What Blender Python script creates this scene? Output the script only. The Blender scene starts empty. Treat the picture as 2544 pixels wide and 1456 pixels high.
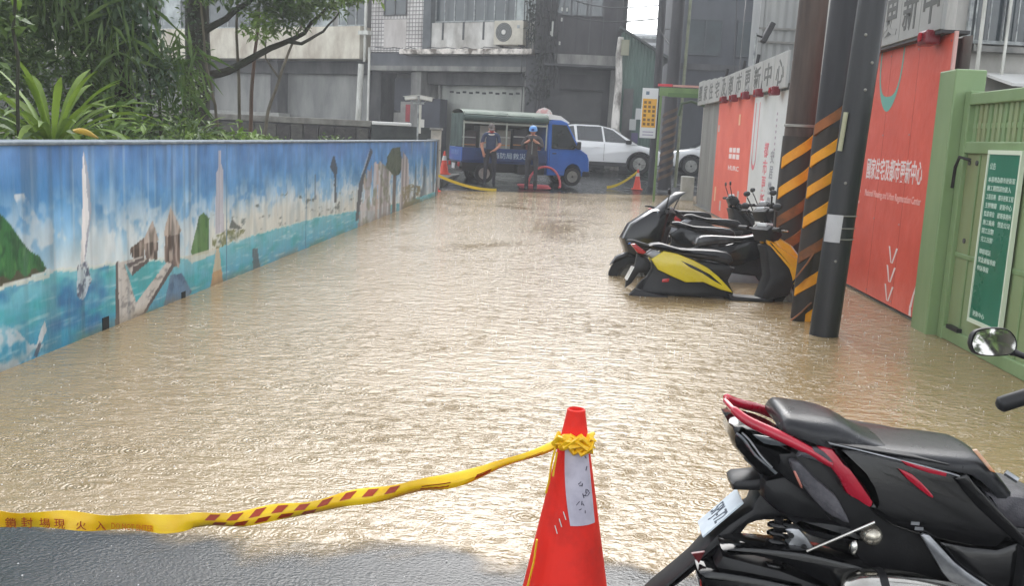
import bpy, bmesh, math, random
import numpy as np
from mathutils import Vector, Matrix, noise as mnoise
R = math.radians
scene = bpy.context.scene
col = scene.collection
random.seed(7); rng = np.random.default_rng(7)

# ------------------------------------------------------------------ camera
CAM_H = 1.42
rt = Vector((0.9969049, 0.06120451, 0.04934189)); up = Vector((-0.05838611, 0.15609204, 0.98601538)); fw = Vector((-0.05264671, 0.98584445, -0.15918241))
cam_data = bpy.data.cameras.new('camera'); cam = bpy.data.objects.new('camera', cam_data); col.objects.link(cam)
m = Matrix.Identity(4)
for i in range(3):
    m[i][0] = rt[i]; m[i][1] = up[i]; m[i][2] = -fw[i]
m[2][3] = CAM_H
cam.matrix_world = m
cam_data.sensor_width = 36; cam_data.lens = 36 * 2400 / 2544; cam_data.clip_start = 0.05; cam_data.clip_end = 1500
scene.camera = cam

# ------------------------------------------------------------------ world, sun, exposure
HAZE = .003
SUN_EL, SUN_AZ = R(42), R(4)          # azimuth measured from +Y towards +X
world = bpy.data.worlds.new('World'); scene.world = world; world.use_nodes = True
wn = world.node_tree; wn.nodes.clear()
sky = wn.nodes.new('ShaderNodeTexSky'); sky.sky_type = 'NISHITA'; sky.sun_disc = False
sky.sun_elevation = SUN_EL; sky.sun_rotation = SUN_AZ; sky.air_density = 1.0; sky.dust_density = 1.0; sky.ozone_density = 1.0
hs = wn.nodes.new('ShaderNodeHueSaturation'); hs.inputs['Saturation'].default_value = 0.18
bg = wn.nodes.new('ShaderNodeBackground'); bg.inputs['Strength'].default_value = 0.15
wo = wn.nodes.new('ShaderNodeOutputWorld')
wn.links.new(sky.outputs[0], hs.inputs['Color']); wn.links.new(hs.outputs[0], bg.inputs['Color']); wn.links.new(bg.outputs[0], wo.inputs[0])
sd = bpy.data.lights.new('sun', 'SUN'); sd.energy = .6; sd.angle = R(45); sd.color = (1.0, 0.97, 0.92)
sun = bpy.data.objects.new('sun', sd); col.objects.link(sun)
sdir = Vector((math.sin(SUN_AZ) * math.cos(SUN_EL), math.cos(SUN_AZ) * math.cos(SUN_EL), math.sin(SUN_EL)))
sun.rotation_euler = sdir.to_track_quat('Z', 'Y').to_euler(); sun.location = sdir * 60
scene.view_settings.view_transform = 'Standard'; scene.view_settings.look = 'None'
scene.view_settings.exposure = 1.6; scene.view_settings.gamma = 1.0
scene.view_settings.use_curve_mapping = False
scene.render.engine = 'CYCLES'
cy = scene.cycles
cy.use_denoising = True; cy.max_bounces = 6; cy.diffuse_bounces = 3; cy.glossy_bounces = 3; cy.transmission_bounces = 4
cy.volume_bounces = 0; cy.transparent_max_bounces = 8; cy.caustics_reflective = False; cy.caustics_refractive = False
cy.use_adaptive_sampling = True; cy.adaptive_threshold = 0.02; cy.sample_clamp_indirect = 6.0

# ------------------------------------------------------------------ materials
MATS = {}
def srgb(r, g, b):
    return tuple(((c / 255) / 12.92 if c / 255 <= .04045 else ((c / 255 + .055) / 1.055) ** 2.4) for c in (r, g, b))
def pm(name, c1, c2=None, scale=4.0, rough=.6, rvar=.12, bump=0.0, bscale=60.0, metal=0.0, coat=0.0, spec=.5, stretch=(1, 1, 1), detail=5.0,
       lo=.35, hi=.65, trans=0.0, ior=1.45, emit=0.0, attr=None, bdist=.004):
    """Principled material, noise between two paint colours, noise roughness and fine relief, all in object space."""
    if name in MATS: return MATS[name]
    mt = bpy.data.materials.new(name); mt.use_nodes = True; MATS[name] = mt
    nt = mt.node_tree; N = nt.nodes; L = nt.links; b = N['Principled BSDF']
    tc = N.new('ShaderNodeTexCoord'); mp = N.new('ShaderNodeMapping'); mp.inputs['Scale'].default_value = stretch
    L.new(tc.outputs['Object'], mp.inputs['Vector'])
    nz = N.new('ShaderNodeTexNoise'); nz.inputs['Scale'].default_value = scale; nz.inputs['Detail'].default_value = detail; nz.inputs['Roughness'].default_value = .62
    L.new(mp.outputs[0], nz.inputs['Vector'])
    if attr:
        at = N.new('ShaderNodeAttribute'); at.attribute_name = attr
        mx = N.new('ShaderNodeMix'); mx.data_type = 'RGBA'; mx.blend_type = 'MULTIPLY'; mx.inputs[0].default_value = .5
        rp = N.new('ShaderNodeValToRGB'); rp.color_ramp.elements[0].position = lo; rp.color_ramp.elements[1].position = hi
        rp.color_ramp.elements[0].color = (.6, .6, .58, 1); rp.color_ramp.elements[1].color = (1, 1, 1, 1)
        L.new(nz.outputs[0], rp.inputs[0]); L.new(at.outputs['Color'], mx.inputs[6]); L.new(rp.outputs[0], mx.inputs[7]); L.new(mx.outputs[2], b.inputs['Base Color'])
    elif c2:
        rp = N.new('ShaderNodeValToRGB'); rp.color_ramp.elements[0].position = lo; rp.color_ramp.elements[1].position = hi
        rp.color_ramp.elements[0].color = (*c1, 1); rp.color_ramp.elements[1].color = (*c2, 1)
        L.new(nz.outputs[0], rp.inputs[0]); L.new(rp.outputs[0], b.inputs['Base Color'])
    else:
        b.inputs['Base Color'].default_value = (*c1, 1)
    mr = N.new('ShaderNodeMapRange'); mr.inputs[3].default_value = max(0.02, rough - rvar); mr.inputs[4].default_value = min(1, rough + rvar)
    L.new(nz.outputs[0], mr.inputs[0]); L.new(mr.outputs[0], b.inputs['Roughness'])
    b.inputs['Metallic'].default_value = metal; b.inputs['Specular IOR Level'].default_value = spec
    b.inputs['Coat Weight'].default_value = coat; b.inputs['Coat Roughness'].default_value = .08
    b.inputs['Transmission Weight'].default_value = trans; b.inputs['IOR'].default_value = ior
    if bump:
        n2 = N.new('ShaderNodeTexNoise'); n2.inputs['Scale'].default_value = bscale; n2.inputs['Detail'].default_value = 4
        L.new(mp.outputs[0], n2.inputs['Vector'])
        bp = N.new('ShaderNodeBump'); bp.inputs['Strength'].default_value = bump; bp.inputs['Distance'].default_value = bdist
        L.new(n2.outputs[0], bp.inputs['Height']); L.new(bp.outputs[0], b.inputs['Normal'])
    return mt

# ------------------------------------------------------------------ mesh helpers
class MB:
    def __init__(s): s.v = []; s.f = []; s.mi = []
    def add(s, vs, fs, mi=0):
        o = len(s.v); s.v += [tuple(p) for p in vs]; s.f += [tuple(i + o for i in f) for f in fs]; s.mi += [mi] * len(fs); return s
    def box(s, x0, x1, y0, y1, z0, z1, mi=0, M=None):
        vs = [(x, y, z) for z in (z0, z1) for y in (y0, y1) for x in (x0, x1)]
        if M is not None: vs = [M @ Vector(p) for p in vs]
        return s.add(vs, [(0, 2, 3, 1), (4, 5, 7, 6), (0, 1, 5, 4), (1, 3, 7, 5), (3, 2, 6, 7), (2, 0, 4, 6)], mi)
    def rings(s, rs, mi=0, cap=True, closed=True):
        n = len(rs[0]); vs = [p for r in rs for p in r]; fs = []
        for i in range(len(rs) - 1):
            for j in range(n if closed else n - 1):
                k = (j + 1) % n
                fs.append((i * n + j, i * n + k, (i + 1) * n + k, (i + 1) * n + j))
        if cap: fs.append(tuple(range(n - 1, -1, -1))); fs.append(tuple(range((len(rs) - 1) * n, len(rs) * n)))
        return s.add(vs, fs, mi)
    def tube(s, pts, r, n=8, mi=0, cap=True, flat=1.0):
        pts = [Vector(p) for p in pts]; rs = r if isinstance(r, (list, tuple)) else [r] * len(pts)
        ref = Vector((0, 0, 1)); out = []; u = None
        for i, p in enumerate(pts):
            t = (pts[min(i + 1, len(pts) - 1)] - pts[max(i - 1, 0)]).normalized()
            if u is None:
                u = t.cross(ref if abs(t.z) < .9 else Vector((1, 0, 0))).normalized()
            else:
                u = (u - t * u.dot(t)).normalized()
            w = t.cross(u)
            out.append([p + (u * math.cos(2 * math.pi * k / n) + w * math.sin(2 * math.pi * k / n) * flat) * rs[i] for k in range(n)])
        return s.rings(out, mi, cap)
    def lathe(s, prof, n=20, c=(0, 0, 0), axis='z', mi=0, cap=True):
        rs = []
        for r, h in prof:
            ring = []
            for k in range(n):
                a = 2 * math.pi * k / n; x, y = r * math.cos(a), r * math.sin(a)
                p = (x, y, h) if axis == 'z' else ((h, x, y) if axis == 'x' else (y, h, x))
                ring.append((p[0] + c[0], p[1] + c[1], p[2] + c[2]))
            rs.append(ring)
        return s.rings(rs, mi, cap)
    def puff(s, outline, y0, hw, rnd=.012, mi=0):
        """side outline (x, z) given thickness across y with rounded-over edges"""
        P = [Vector((a, b)) for a, b in outline]; n = len(P)
        ar = sum(P[i].x * P[(i + 1) % n].y - P[(i + 1) % n].x * P[i].y for i in range(n))
        if ar < 0: P.reverse()
        N = []
        for i in range(n):
            e1 = (P[i] - P[i - 1]); e2 = (P[(i + 1) % n] - P[i])
            n1 = Vector((-e1.y, e1.x)); n2 = Vector((-e2.y, e2.x))
            if n1.length > 0: n1.normalize()
            if n2.length > 0: n2.normalize()
            q = n1 + n2
            N.append(q.normalized() if q.length > 1e-6 else n1)
        rnd = min(rnd, hw)
        rs = []
        for t, ins in ((-1, 1), (-1 + .3 * rnd / hw, .3), (-1 + rnd / hw, 0), (1 - rnd / hw, 0), (1 - .3 * rnd / hw, .3), (1, 1)):
            rs.append([(P[i].x + N[i].x * rnd * ins, y0 + t * hw, P[i].y + N[i].y * rnd * ins) for i in range(n)])
        rs.reverse()
        return s.rings(rs, mi)
    def prism(s, outline, y0, y1, mi=0):
        return s.rings([[(a, y0, b) for a, b in outline], [(a, y1, b) for a, b in outline]], mi)
    def ball(s, c, r, n=8, mi=0, sq=(1, 1, 1)):
        prof = [(max(1e-4, math.sin(math.pi * i / n)) , -math.cos(math.pi * i / n)) for i in range(n + 1)]
        rs = [[(c[0] + a * r * sq[0] * math.cos(2 * math.pi * k / (n + 2)), c[1] + a * r * sq[1] * math.sin(2 * math.pi * k / (n + 2)), c[2] + h * r * sq[2]) for k in range(n + 2)] for a, h in prof]
        return s.rings(rs, mi)
    def build(s, name, mat, parent=None, smooth=None, bevel=0, sub=0, fixn=True):
        me = bpy.data.meshes.new(name); me.from_pydata(s.v, [], s.f)
        mats = mat if isinstance(mat, (list, tuple)) else [mat]
        for q in mats: me.materials.append(q)
        if len(mats) > 1: me.polygons.foreach_set('material_index', s.mi)
        if fixn:
            bm = bmesh.new(); bm.from_mesh(me); bmesh.ops.recalc_face_normals(bm, faces=bm.faces); bm.to_mesh(me); bm.free()
        if smooth is not None:
            me.polygons.foreach_set('use_smooth', [True] * len(me.polygons)); me.set_sharp_from_angle(angle=R(smooth))
        me.update()
        return link(name, me, parent, bevel, sub)
WORLDP = {}
def link(name, me, parent=None, bevel=0, sub=0):
    o = bpy.data.objects.new(name, me); col.objects.link(o)
    if parent is not None:
        o.parent = parent
        root = parent
        if root.name in WORLDP: o.matrix_parent_inverse = WORLDP[root.name]; WORLDP[o.name] = WORLDP[root.name] if False else Matrix.Identity(4)
    if bevel:
        b = o.modifiers.new('bevel', 'BEVEL'); b.width = bevel; b.segments = 2; b.limit_method = 'ANGLE'; b.angle_limit = R(35); b.harden_normals = False
    if sub:
        q = o.modifiers.new('sub', 'SUBSURF'); q.levels = sub; q.render_levels = sub
    return o
def tag(o, label, cat, group=None, kind=None):
    if label: o['label'] = label
    if cat: o['category'] = cat
    if group: o['group'] = group
    if kind: o['kind'] = kind
    return o
def struct(o): o['kind'] = 'structure'; return o
def thing(name, label, cat, loc=(0, 0, 0), rotz=0.0, group=None, world=False):
    """Empty at a thing's base. world=True: its parts are given in world coordinates, else in its own."""
    o = bpy.data.objects.new(name, None); col.objects.link(o); o.location = loc; o.rotation_euler = (0, 0, rotz); o.empty_display_size = .2
    tag(o, label, cat, group, 'thing')
    if world: WORLDP[o.name] = (Matrix.Translation(loc) @ Matrix.Rotation(rotz, 4, 'Z')).inverted()
    return o
def copy_tree(o, parent=None):
    c = o.copy(); col.objects.link(c)
    if parent is not None: c.parent = parent
    for ch in list(o.children): copy_tree(ch, c)
    return c
def text(name, body, size, mat, parent, M, extrude=.002, width=None, height=None, res=2, bold=0.0):
    cu = bpy.data.curves.new(name, 'FONT'); cu.body = body; cu.size = size; cu.align_x = 'LEFT'; cu.align_y = 'BOTTOM'; cu.extrude = extrude; cu.resolution_u = res; cu.offset = bold
    t = bpy.data.objects.new(name, cu); col.objects.link(t)
    me = bpy.data.meshes.new_from_object(t.evaluated_get(bpy.context.evaluated_depsgraph_get()))
    bpy.data.objects.remove(t); bpy.data.curves.remove(cu)
    if not len(me.vertices): return None
    co = np.empty(len(me.vertices) * 3); me.vertices.foreach_get('co', co); co = co.reshape(-1, 3)
    lo, hi = co.min(0), co.max(0); co -= (lo[0], lo[1], 0)
    if width: co[:, 0] *= width / (hi[0] - lo[0])
    if height: co[:, 1] *= height / (hi[1] - lo[1])
    Mn = np.array(M); co = co @ Mn[:3, :3].T + Mn[:3, 3]
    me.vertices.foreach_set('co', co.ravel()); me.materials.clear(); me.materials.append(mat); me.update(); me.name = name
    return link(name, me, parent)
def frame_right(x, y, z):     # text on a face that looks to -X: reads from +Y to -Y
    return Matrix(((0, 0, -1, x), (-1, 0, 0, y), (0, 1, 0, z), (0, 0, 0, 1)))
def frame_front(x, y, z):     # text on a face that looks to -Y
    return Matrix(((1, 0, 0, x), (0, 0, -1, y), (0, 1, 0, z), (0, 0, 0, 1)))
def fbm(x, y, s, seed=0.0, o=3):
    return mnoise.fractal(Vector((x * s + seed * 17.3, y * s - seed * 9.1, seed)), 1.0, 2.0, o)

# ------------------------------------------------------------------ ground
def ground_z(x, y):
    ye = 26.2 + .6 * (max(-4, min(5, x)) + 1)
    if y < 3.0: z = .014 * (3.0 - y) if y > 0 else .042
    elif y < 8: t = (y - 3.0) / 5.0; z = -.30 * (t * t * (3 - 2 * t)) - .022 * max(0, min(1, t * 7) - max(0, t - .5) * 2)
    elif y < 17: z = -.30
    elif y < ye: t = (y - 17) / (ye - 17); z = -.30 * (1 - t * t * (3 - 2 * t)) if t < 1 else 0
    else: z = min(.42, (y - ye) * .05)
    if y < 5: z += .003 * fbm(x, y, 1.3, 3) + .004 * fbm(x, y, 5, 4)
    return z
def axis(pts):
    out = []
    for a, b, st in pts:
        n = max(1, int(round((b - a) / st))); out += [a + (b - a) * i / n for i in range(n)]
    return out + [pts[-1][1]]
gx_ = axis([(-400, -60, 170), (-60, -8, 8), (-8, -3.5, .5), (-3.5, 3.5, .08), (3.5, 8, .5), (8, 60, 8), (60, 400, 170)])
gy_ = axis([(-200, -10, 95), (-10, 0, 2), (0, 5.2, .06), (5.2, 36, .5), (36, 60, 6), (60, 600, 180)])
gm = MB(); nx = len(gx_)
gm.v = [(x, y, ground_z(x, y)) for y in gy_ for x in gx_]
gm.f = [(j * nx + i, j * nx + i + 1, (j + 1) * nx + i + 1, (j + 1) * nx + i) for j in range(len(gy_) - 1) for i in range(nx - 1)]; gm.mi = [0] * len(gm.f)

def wet_asphalt():
    mt = bpy.data.materials.new('wet_asphalt'); mt.use_nodes = True; nt = mt.node_tree; N = nt.nodes; L = nt.links; b = N['Principled BSDF']
    tc = N.new('ShaderNodeTexCoord')
    n1 = N.new('ShaderNodeTexNoise'); n1.inputs['Scale'].default_value = 1.3; n1.inputs['Detail'].default_value = 6
    n2 = N.new('ShaderNodeTexNoise'); n2.inputs['Scale'].default_value = 130; n2.inputs['Detail'].default_value = 3
    n3 = N.new('ShaderNodeTexNoise'); n3.inputs['Scale'].default_value = 70; n3.inputs['Detail'].default_value = 3
    for n in (n1, n2, n3): L.new(tc.outputs['Object'], n.inputs['Vector'])
    rp = N.new('ShaderNodeValToRGB'); rp.color_ramp.elements[0].color = (.014, .016, .017, 1); rp.color_ramp.elements[1].color = (.042, .044, .045, 1)
    rp.color_ramp.elements[0].position = .3; rp.color_ramp.elements[1].position = .7
    L.new(n1.outputs[0], rp.inputs[0]); L.new(rp.outputs[0], b.inputs['Base Color'])
    mr = N.new('ShaderNodeMapRange'); mr.inputs[1].default_value = .35; mr.inputs[2].default_value = .65; mr.inputs[3].default_value = .06; mr.inputs[4].default_value = .3
    L.new(n1.outputs[0], mr.inputs[0]); L.new(mr.outputs[0], b.inputs['Roughness'])
    ad = N.new('ShaderNodeMath'); ad.operation = 'MULTIPLY_ADD'; ad.inputs[1].default_value = 2.2
    L.new(n3.outputs[0], ad.inputs[0]); L.new(n2.outputs[0], ad.inputs[2])
    bp = N.new('ShaderNodeBump'); bp.inputs['Strength'].default_value = 1.0; bp.inputs['Distance'].default_value = .0014
    L.new(ad.outputs[0], bp.inputs['Height']); L.new(bp.outputs[0], b.inputs['Normal'])
    b.inputs['IOR'].default_value = 1.4
    return mt
struct(gm.build('road', wet_asphalt(), smooth=60, fixn=False))

# flood water: one sheet at z = 0, the road dips under it
def flood_mat():
    mt = bpy.data.materials.new('muddy_water'); mt.use_nodes = True; nt = mt.node_tree; N = nt.nodes; L = nt.links; b = N['Principled BSDF']
    tc = N.new('ShaderNodeTexCoord')
    def nz(scale, det, st, seed=0):
        mp = N.new('ShaderNodeMapping'); mp.inputs['Scale'].default_value = st; mp.inputs['Location'].default_value = (seed, seed * 2, 0); L.new(tc.outputs['Object'], mp.inputs[0])
        n = N.new('ShaderNodeTexNoise'); n.inputs['Scale'].default_value = scale; n.inputs['Detail'].default_value = det; n.inputs['Roughness'].default_value = .55; L.new(mp.outputs[0], n.inputs[0]); return n
    big = nz(.5, 4, (1, .6, 1)); rp = N.new('ShaderNodeValToRGB')
    rp.color_ramp.elements[0].color = (.30, .21, .098, 1); rp.color_ramp.elements[1].color = (.37, .275, .15, 1); rp.color_ramp.elements[0].position = .3; rp.color_ramp.elements[1].position = .7
    L.new(big.outputs[0], rp.inputs[0]); L.new(rp.outputs[0], b.inputs['Base Color'])
    w1 = nz(7.5, 3, (.7, 1.35, 1)); w2 = nz(24, 3, (.75, 1.3, 1), 3); w3 = nz(60, 2, (1, 1, 1), 7); gust = nz(.7, 2, (1, .7, 1), 5)
    a = N.new('ShaderNodeMath'); a.operation = 'MULTIPLY_ADD'; a.inputs[1].default_value = .55; L.new(w2.outputs[0], a.inputs[0]); L.new(w1.outputs[0], a.inputs[2])
    a2 = N.new('ShaderNodeMath'); a2.operation = 'MULTIPLY_ADD'; a2.inputs[1].default_value = .16; L.new(w3.outputs[0], a2.inputs[0]); L.new(a.outputs[0], a2.inputs[2])
    # rings left by raindrops
    hsum = a2.outputs[0]
    for sc_, fr_, am_, sd_ in ((4.0, 66.0, .16, 1.3), (8.0, 54.0, .15, 4.4), (15.0, 38.0, .10, 8.1), (24.0, 30.0, .06, 2.7)):
        mp = N.new('ShaderNodeMapping'); mp.inputs['Location'].default_value = (sd_, sd_ * 3, 0); L.new(tc.outputs['Object'], mp.inputs[0])
        vo = N.new('ShaderNodeTexVoronoi'); vo.voronoi_dimensions = '2D'; vo.inputs['Scale'].default_value = sc_; L.new(mp.outputs[0], vo.inputs['Vector'])
        m1 = N.new('ShaderNodeMath'); m1.operation = 'MULTIPLY'; m1.inputs[1].default_value = fr_; L.new(vo.outputs['Distance'], m1.inputs[0])
        m2 = N.new('ShaderNodeMath'); m2.operation = 'SINE'; L.new(m1.outputs[0], m2.inputs[0])
        m3 = N.new('ShaderNodeMapRange'); m3.interpolation_type = 'SMOOTHSTEP'; m3.inputs[1].default_value = .05; m3.inputs[2].default_value = .42; m3.inputs[3].default_value = am_; m3.inputs[4].default_value = 0; L.new(vo.outputs['Distance'], m3.inputs[0])
        sr = N.new('ShaderNodeSeparateColor'); L.new(vo.outputs['Color'], sr.inputs[0]); mk = N.new('ShaderNodeMapRange'); mk.inputs[1].default_value = .35; mk.inputs[2].default_value = 1.0; L.new(sr.outputs[0], mk.inputs[0])
        m5 = N.new('ShaderNodeMath'); m5.operation = 'MULTIPLY'; L.new(m3.outputs[0], m5.inputs[0]); L.new(mk.outputs[0], m5.inputs[1])
        m4 = N.new('ShaderNodeMath'); m4.operation = 'MULTIPLY_ADD'; L.new(m2.outputs[0], m4.inputs[0]); L.new(m5.outputs[0], m4.inputs[1]); L.new(hsum, m4.inputs[2]); hsum = m4.outputs[0]
    gr = N.new('ShaderNodeMapRange'); gr.inputs[1].default_value = .3; gr.inputs[2].default_value = .7; gr.inputs[3].default_value = .28; gr.inputs[4].default_value = 1.0
    L.new(gust.outputs[0], gr.inputs[0])
    bp = N.new('ShaderNodeBump'); bp.inputs['Distance'].default_value = .030; L.new(gr.outputs[0], bp.inputs['Strength']); L.new(hsum, bp.inputs['Height'])
    L.new(bp.outputs[0], b.inputs['Normal'])
    dp = N.new('ShaderNodeAttribute'); dp.attribute_name = 'depth'; dm = N.new('ShaderNodeMapRange'); dm.interpolation_type = 'SMOOTHSTEP'
    dm.inputs[1].default_value = .0; dm.inputs[2].default_value = .006; L.new(dp.outputs['Fac'], dm.inputs[0]); L.new(dm.outputs[0], b.inputs['Alpha'])     # clear where it is only a film
    b.inputs['Roughness'].default_value = .11; b.inputs['IOR'].default_value = 1.62; b.inputs['Specular IOR Level'].default_value = .5
    return mt
wm = MB(); wx = axis([(-3.4, 4.6, .08)]); wy = axis([(2.3, 3.8, .05), (3.8, 31, .6)])
wm.v = [(x, y, 0.0) for y in wy for x in wx]
wm.f = [(j * len(wx) + i, j * len(wx) + i + 1, (j + 1) * len(wx) + i + 1, (j + 1) * len(wx) + i) for j in range(len(wy) - 1) for i in range(len(wx) - 1)]; wm.mi = [0] * len(wm.f)
wo_ = struct(wm.build('flood_water', flood_mat(), fixn=False))
da = wo_.data.attributes.new('depth', 'FLOAT', 'POINT'); da.data.foreach_set('value', [-ground_z(x, y) for y in wy for x in wx])

# splashes of rain on the water and the wet road
sp = MB()
for k in range(2600):
    y = 2.0 + 22 * rng.random() ** 1.5; x = rng.uniform(-3.0, 3.0)
    z = max(0, ground_z(x, y)); r = rng.uniform(.0015, .0045) * (1 + .03 * y); h = r * rng.uniform(.7, 1.6)
    a = rng.uniform(0, 3)
    vs = [(x + r * math.cos(a + i * 2.094), y + r * math.sin(a + i * 2.094), z + .3 * h) for i in range(3)] + [(x, y, z + h), (x, y, z - .002)]
    sp.add(vs, [(0, 1, 3), (1, 2, 3), (2, 0, 3), (1, 0, 4), (2, 1, 4), (0, 2, 4)])
o = sp.build('rain_splashes', pm('splash', (.85, .85, .84), rough=.15, spec=.8), fixn=False)
tag(o, 'tiny white splashes of rain on the flood water', 'rain', kind='stuff')
# ------------------------------------------------------------------ mural wall (left)
XL = -3.07; WT = 1.24
def in_poly(py, pz, poly):
    inside = np.zeros(py.shape, bool); n = len(poly)
    for i in range(n):
        y1, z1 = poly[i]; y2, z2 = poly[(i + 1) % n]
        c = ((z1 > pz) != (z2 > pz)) & (py < (y2 - y1) * (pz - z1) / (z2 - z1 + 1e-12) + y1)
        inside ^= c
    return inside
def vnoise(a, b, seed):                       # cheap vectorised value noise
    def h(i, j): 
        q = np.sin(i * 127.1 + j * 311.7 + seed * 74.7) * 43758.5453; return q - np.floor(q)
    i, j = np.floor(a), np.floor(b); u, v = a - i, b - j; u = u * u * (3 - 2 * u); v = v * v * (3 - 2 * v)
    return (h(i, j) * (1 - u) + h(i + 1, j) * u) * (1 - v) + (h(i, j + 1) * (1 - u) + h(i + 1, j + 1) * u) * v
def fn(a, b, seed): return .5 * vnoise(a, b, seed) + .3 * vnoise(a * 2.1, b * 2.1, seed + 1) + .2 * vnoise(a * 4.3, b * 4.3, seed + 2)
def paint_mural(Y, Z):
    C = np.zeros(Y.shape + (3,))
    def S(*c): return np.array([x / 255 for x in c])
    U = 20 / Y * 5                                   # strokes get longer along the receding wall
    # wobble for hand-painted edges
    Yw = Y + (.012 * Y / 6) * (fn(Y * 9, Z * 22, 1) - .5) * 2; Zw = Z + .018 * (fn(Y * 11, Z * 15, 4) - .5) * 2
    hz = np.interp(Yw, [4.4, 5.04, 5.52, 6.42, 7.72, 9.23, 10.4, 11.8, 14, 15, 22], [.46, .471, .494, .43, .32, .35, .345, .335, .26, .18, .1])
    t = np.clip((Zw - hz) / (WT - hz), 0, 1) ; t = np.clip(t + .16 * (fn(Y * 2.2, Z * 5, 9) - .5), 0, 1)
    skyc = np.where((t > .55)[..., None], S(84, 150, 208) + (S(96, 144, 206) - S(84, 150, 208)) * ((t - .55) / .45)[..., None], S(188, 222, 238) + (S(84, 150, 208) - S(188, 222, 238)) * (t / .55)[..., None])
    skyc = skyc + .10 * (vnoise(Y * 14, Z * 3.0, 17)[..., None] - .5) * S(150, 200, 230) + .22 * (fn(Y * 3, Z * 4, 19)[..., None] - .5)
    C[:] = skyc
    pur = np.clip((fn(Y * 1.1, Z * 3, 21) - .5) * 4, 0, 1) * np.clip((Z - .85) * 4, 0, 1); C += (S(112, 112, 186) - C) * (.18 * pur)[..., None]
    def mixp(mask, c, a=1.0):
        w = (mask * a)[..., None] if not np.isscalar(mask) else mask
        C[:] = C + (c - C) * w
    # cloud wisps with vertical brush strokes
    cl = np.clip((fn(Y * 6, Z * 7, 13) - .46) * 7, 0, 1) * np.clip(1.5 - t * 2.2, 0, 1); mixp(cl, S(222, 234, 240), .9)
    spk = vnoise(Y * 11, Y * 0, 31) * .42 + .1; mixp(np.clip((spk * .8 - (Zw - hz)) / .18, 0, 1) * (Zw > hz) * (Y > 5.6), S(220, 232, 238), .8)
    # sea
    sea = Zw < hz; d = np.clip((hz - Zw) / .5, 0, 1)
    seac = S(122, 198, 214) + (S(44, 140, 184) - S(122, 198, 214)) * d[..., None]
    seac = seac + (S(44, 164, 170) - seac) * (np.clip((fn(Y * 2.5, Z * 7, 40) - .45) * 4, 0, 1) * .7)[..., None]
    mixp(sea, seac)
    wv = np.clip((fn(Y * 3.5, Z * 38, 44) - .6) * 6, 0, 1); mixp(sea * wv, S(196, 222, 230), .6)
    deep = sea & (Y < 6.3); mixp(deep * np.clip((fn(Y * 3, Z * 6, 47) - .5) * 4, 0, 1), S(26, 92, 158), .7)
    mixp(np.abs(Zw - hz) < .012, S(226, 232, 226), .8)
    # pale far shore with ragged top, right of the tower
    st = np.interp(Y, [8.3, 8.74, 9.42, 9.87, 10.65, 11.08, 11.77, 12.56, 13.96, 14.3], [.66, .72, .66, .72, .64, .65, .62, .48, .60, .3]) + .16 * (vnoise(Y * 9, Y * 0, 51) - .5) + .10 * (vnoise(Y * 23, Y * 0, 52) - .5)
    shore = (Zw < st) & (Zw > hz) & (Y > 8.15) & (Y < 14.4); mixp(shore * np.clip((st - Zw) / .22, 0, 1) ** .7, S(224, 226, 218), .92); mixp(shore * np.clip((vnoise(Y * 12, Z * 2.5, 54) - .5) * 3, 0, 1), S(176, 192, 196), .5)
    mixp((np.clip((fn(Y * 5, Z * 16, 56) - .66) * 8, 0, 1)) * shore, S(84, 100, 98), .8)
    P = lambda poly: in_poly(Y + .25 * (Yw - Y), Z + .25 * (Zw - Z), poly)
    cl = P([(5.2, .969), (5.3, .972), (5.39, .881), (5.46, .788), (5.39, .755), (5.26, .843)]); mixp(cl * np.clip((fn(Y * 9, Z * 9, 16) - .3) * 3, 0, 1), S(226, 232, 236), .85)
    # green headland
    isl = P([(3, 1.1), (4.6, 1.02), (5.06, .876), (5.16, .805), (5.28, .689), (5.35, .634), (5.45, .592), (5.52, .504), (5.34, .489), (5.14, .48), (5.04, .47), (3, .45)])
    mixp(isl, S(52, 112, 66)); mixp(isl * np.clip((fn(Y * 16, Z * 12, 61) - .5) * 5, 0, 1), S(28, 74, 50), .8); mixp(isl * np.clip((fn(Y * 21, Z * 9, 63) - .6) * 6, 0, 1), S(86, 146, 78), .7)
    mixp(isl & (Zw < .515 + .02 * np.sin(Y * 40)), S(78, 72, 60), .9)
    mixp((Zw < .478) & (Zw > .452) & (Y < 5.55), S(222, 226, 216), .85)
    # sail and boat
    sail = P([(5.98, 1.209), (6.02, 1.135), (6.06, .974), (6.07, .812), (6.03, .653), (5.98, .507), (5.92, .483), (5.94, .662), (5.96, .873), (5.96, 1.031)])
    mixp(sail, S(244, 242, 244)); mixp(sail & (Yw > np.interp(Zw, [.5, .8, 1.2], [5.965, 6.04, 5.985])), S(138, 146, 170), .8)
    boat = P([(5.88, .487), (6.0, .494), (6.06, .365), (5.95, .251), (5.86, .286)]); mixp(boat, S(206, 214, 222), .85); mixp(boat * np.clip((fn(Y * 30, Z * 24, 66) - .47) * 7, 0, 1), S(66, 78, 104), .9)
    # water villas on piles
    for poly, c in (([(7.32, .76), (7.53, .559), (7.48, .523), (7.19, .538), (7.22, .612)], S(196, 182, 172)), ([(6.99, .683), (7.1, .522), (7.04, .503), (6.81, .527)], S(188, 176, 168)),
                    ([(6.62, .511), (6.84, .56), (6.84, .49), (6.62, .47)], S(116, 104, 98)),
                    ([(7.21, .537), (7.5, .535), (7.49, .253), (7.2, .343)], S(112, 96, 90)), ([(6.84, .524), (7.09, .511), (7.07, .373), (6.87, .404)], S(104, 92, 88)), ([(6.64, .49), (6.84, .5), (6.84, .414), (6.64, .44)], S(92, 82, 78))):
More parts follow.
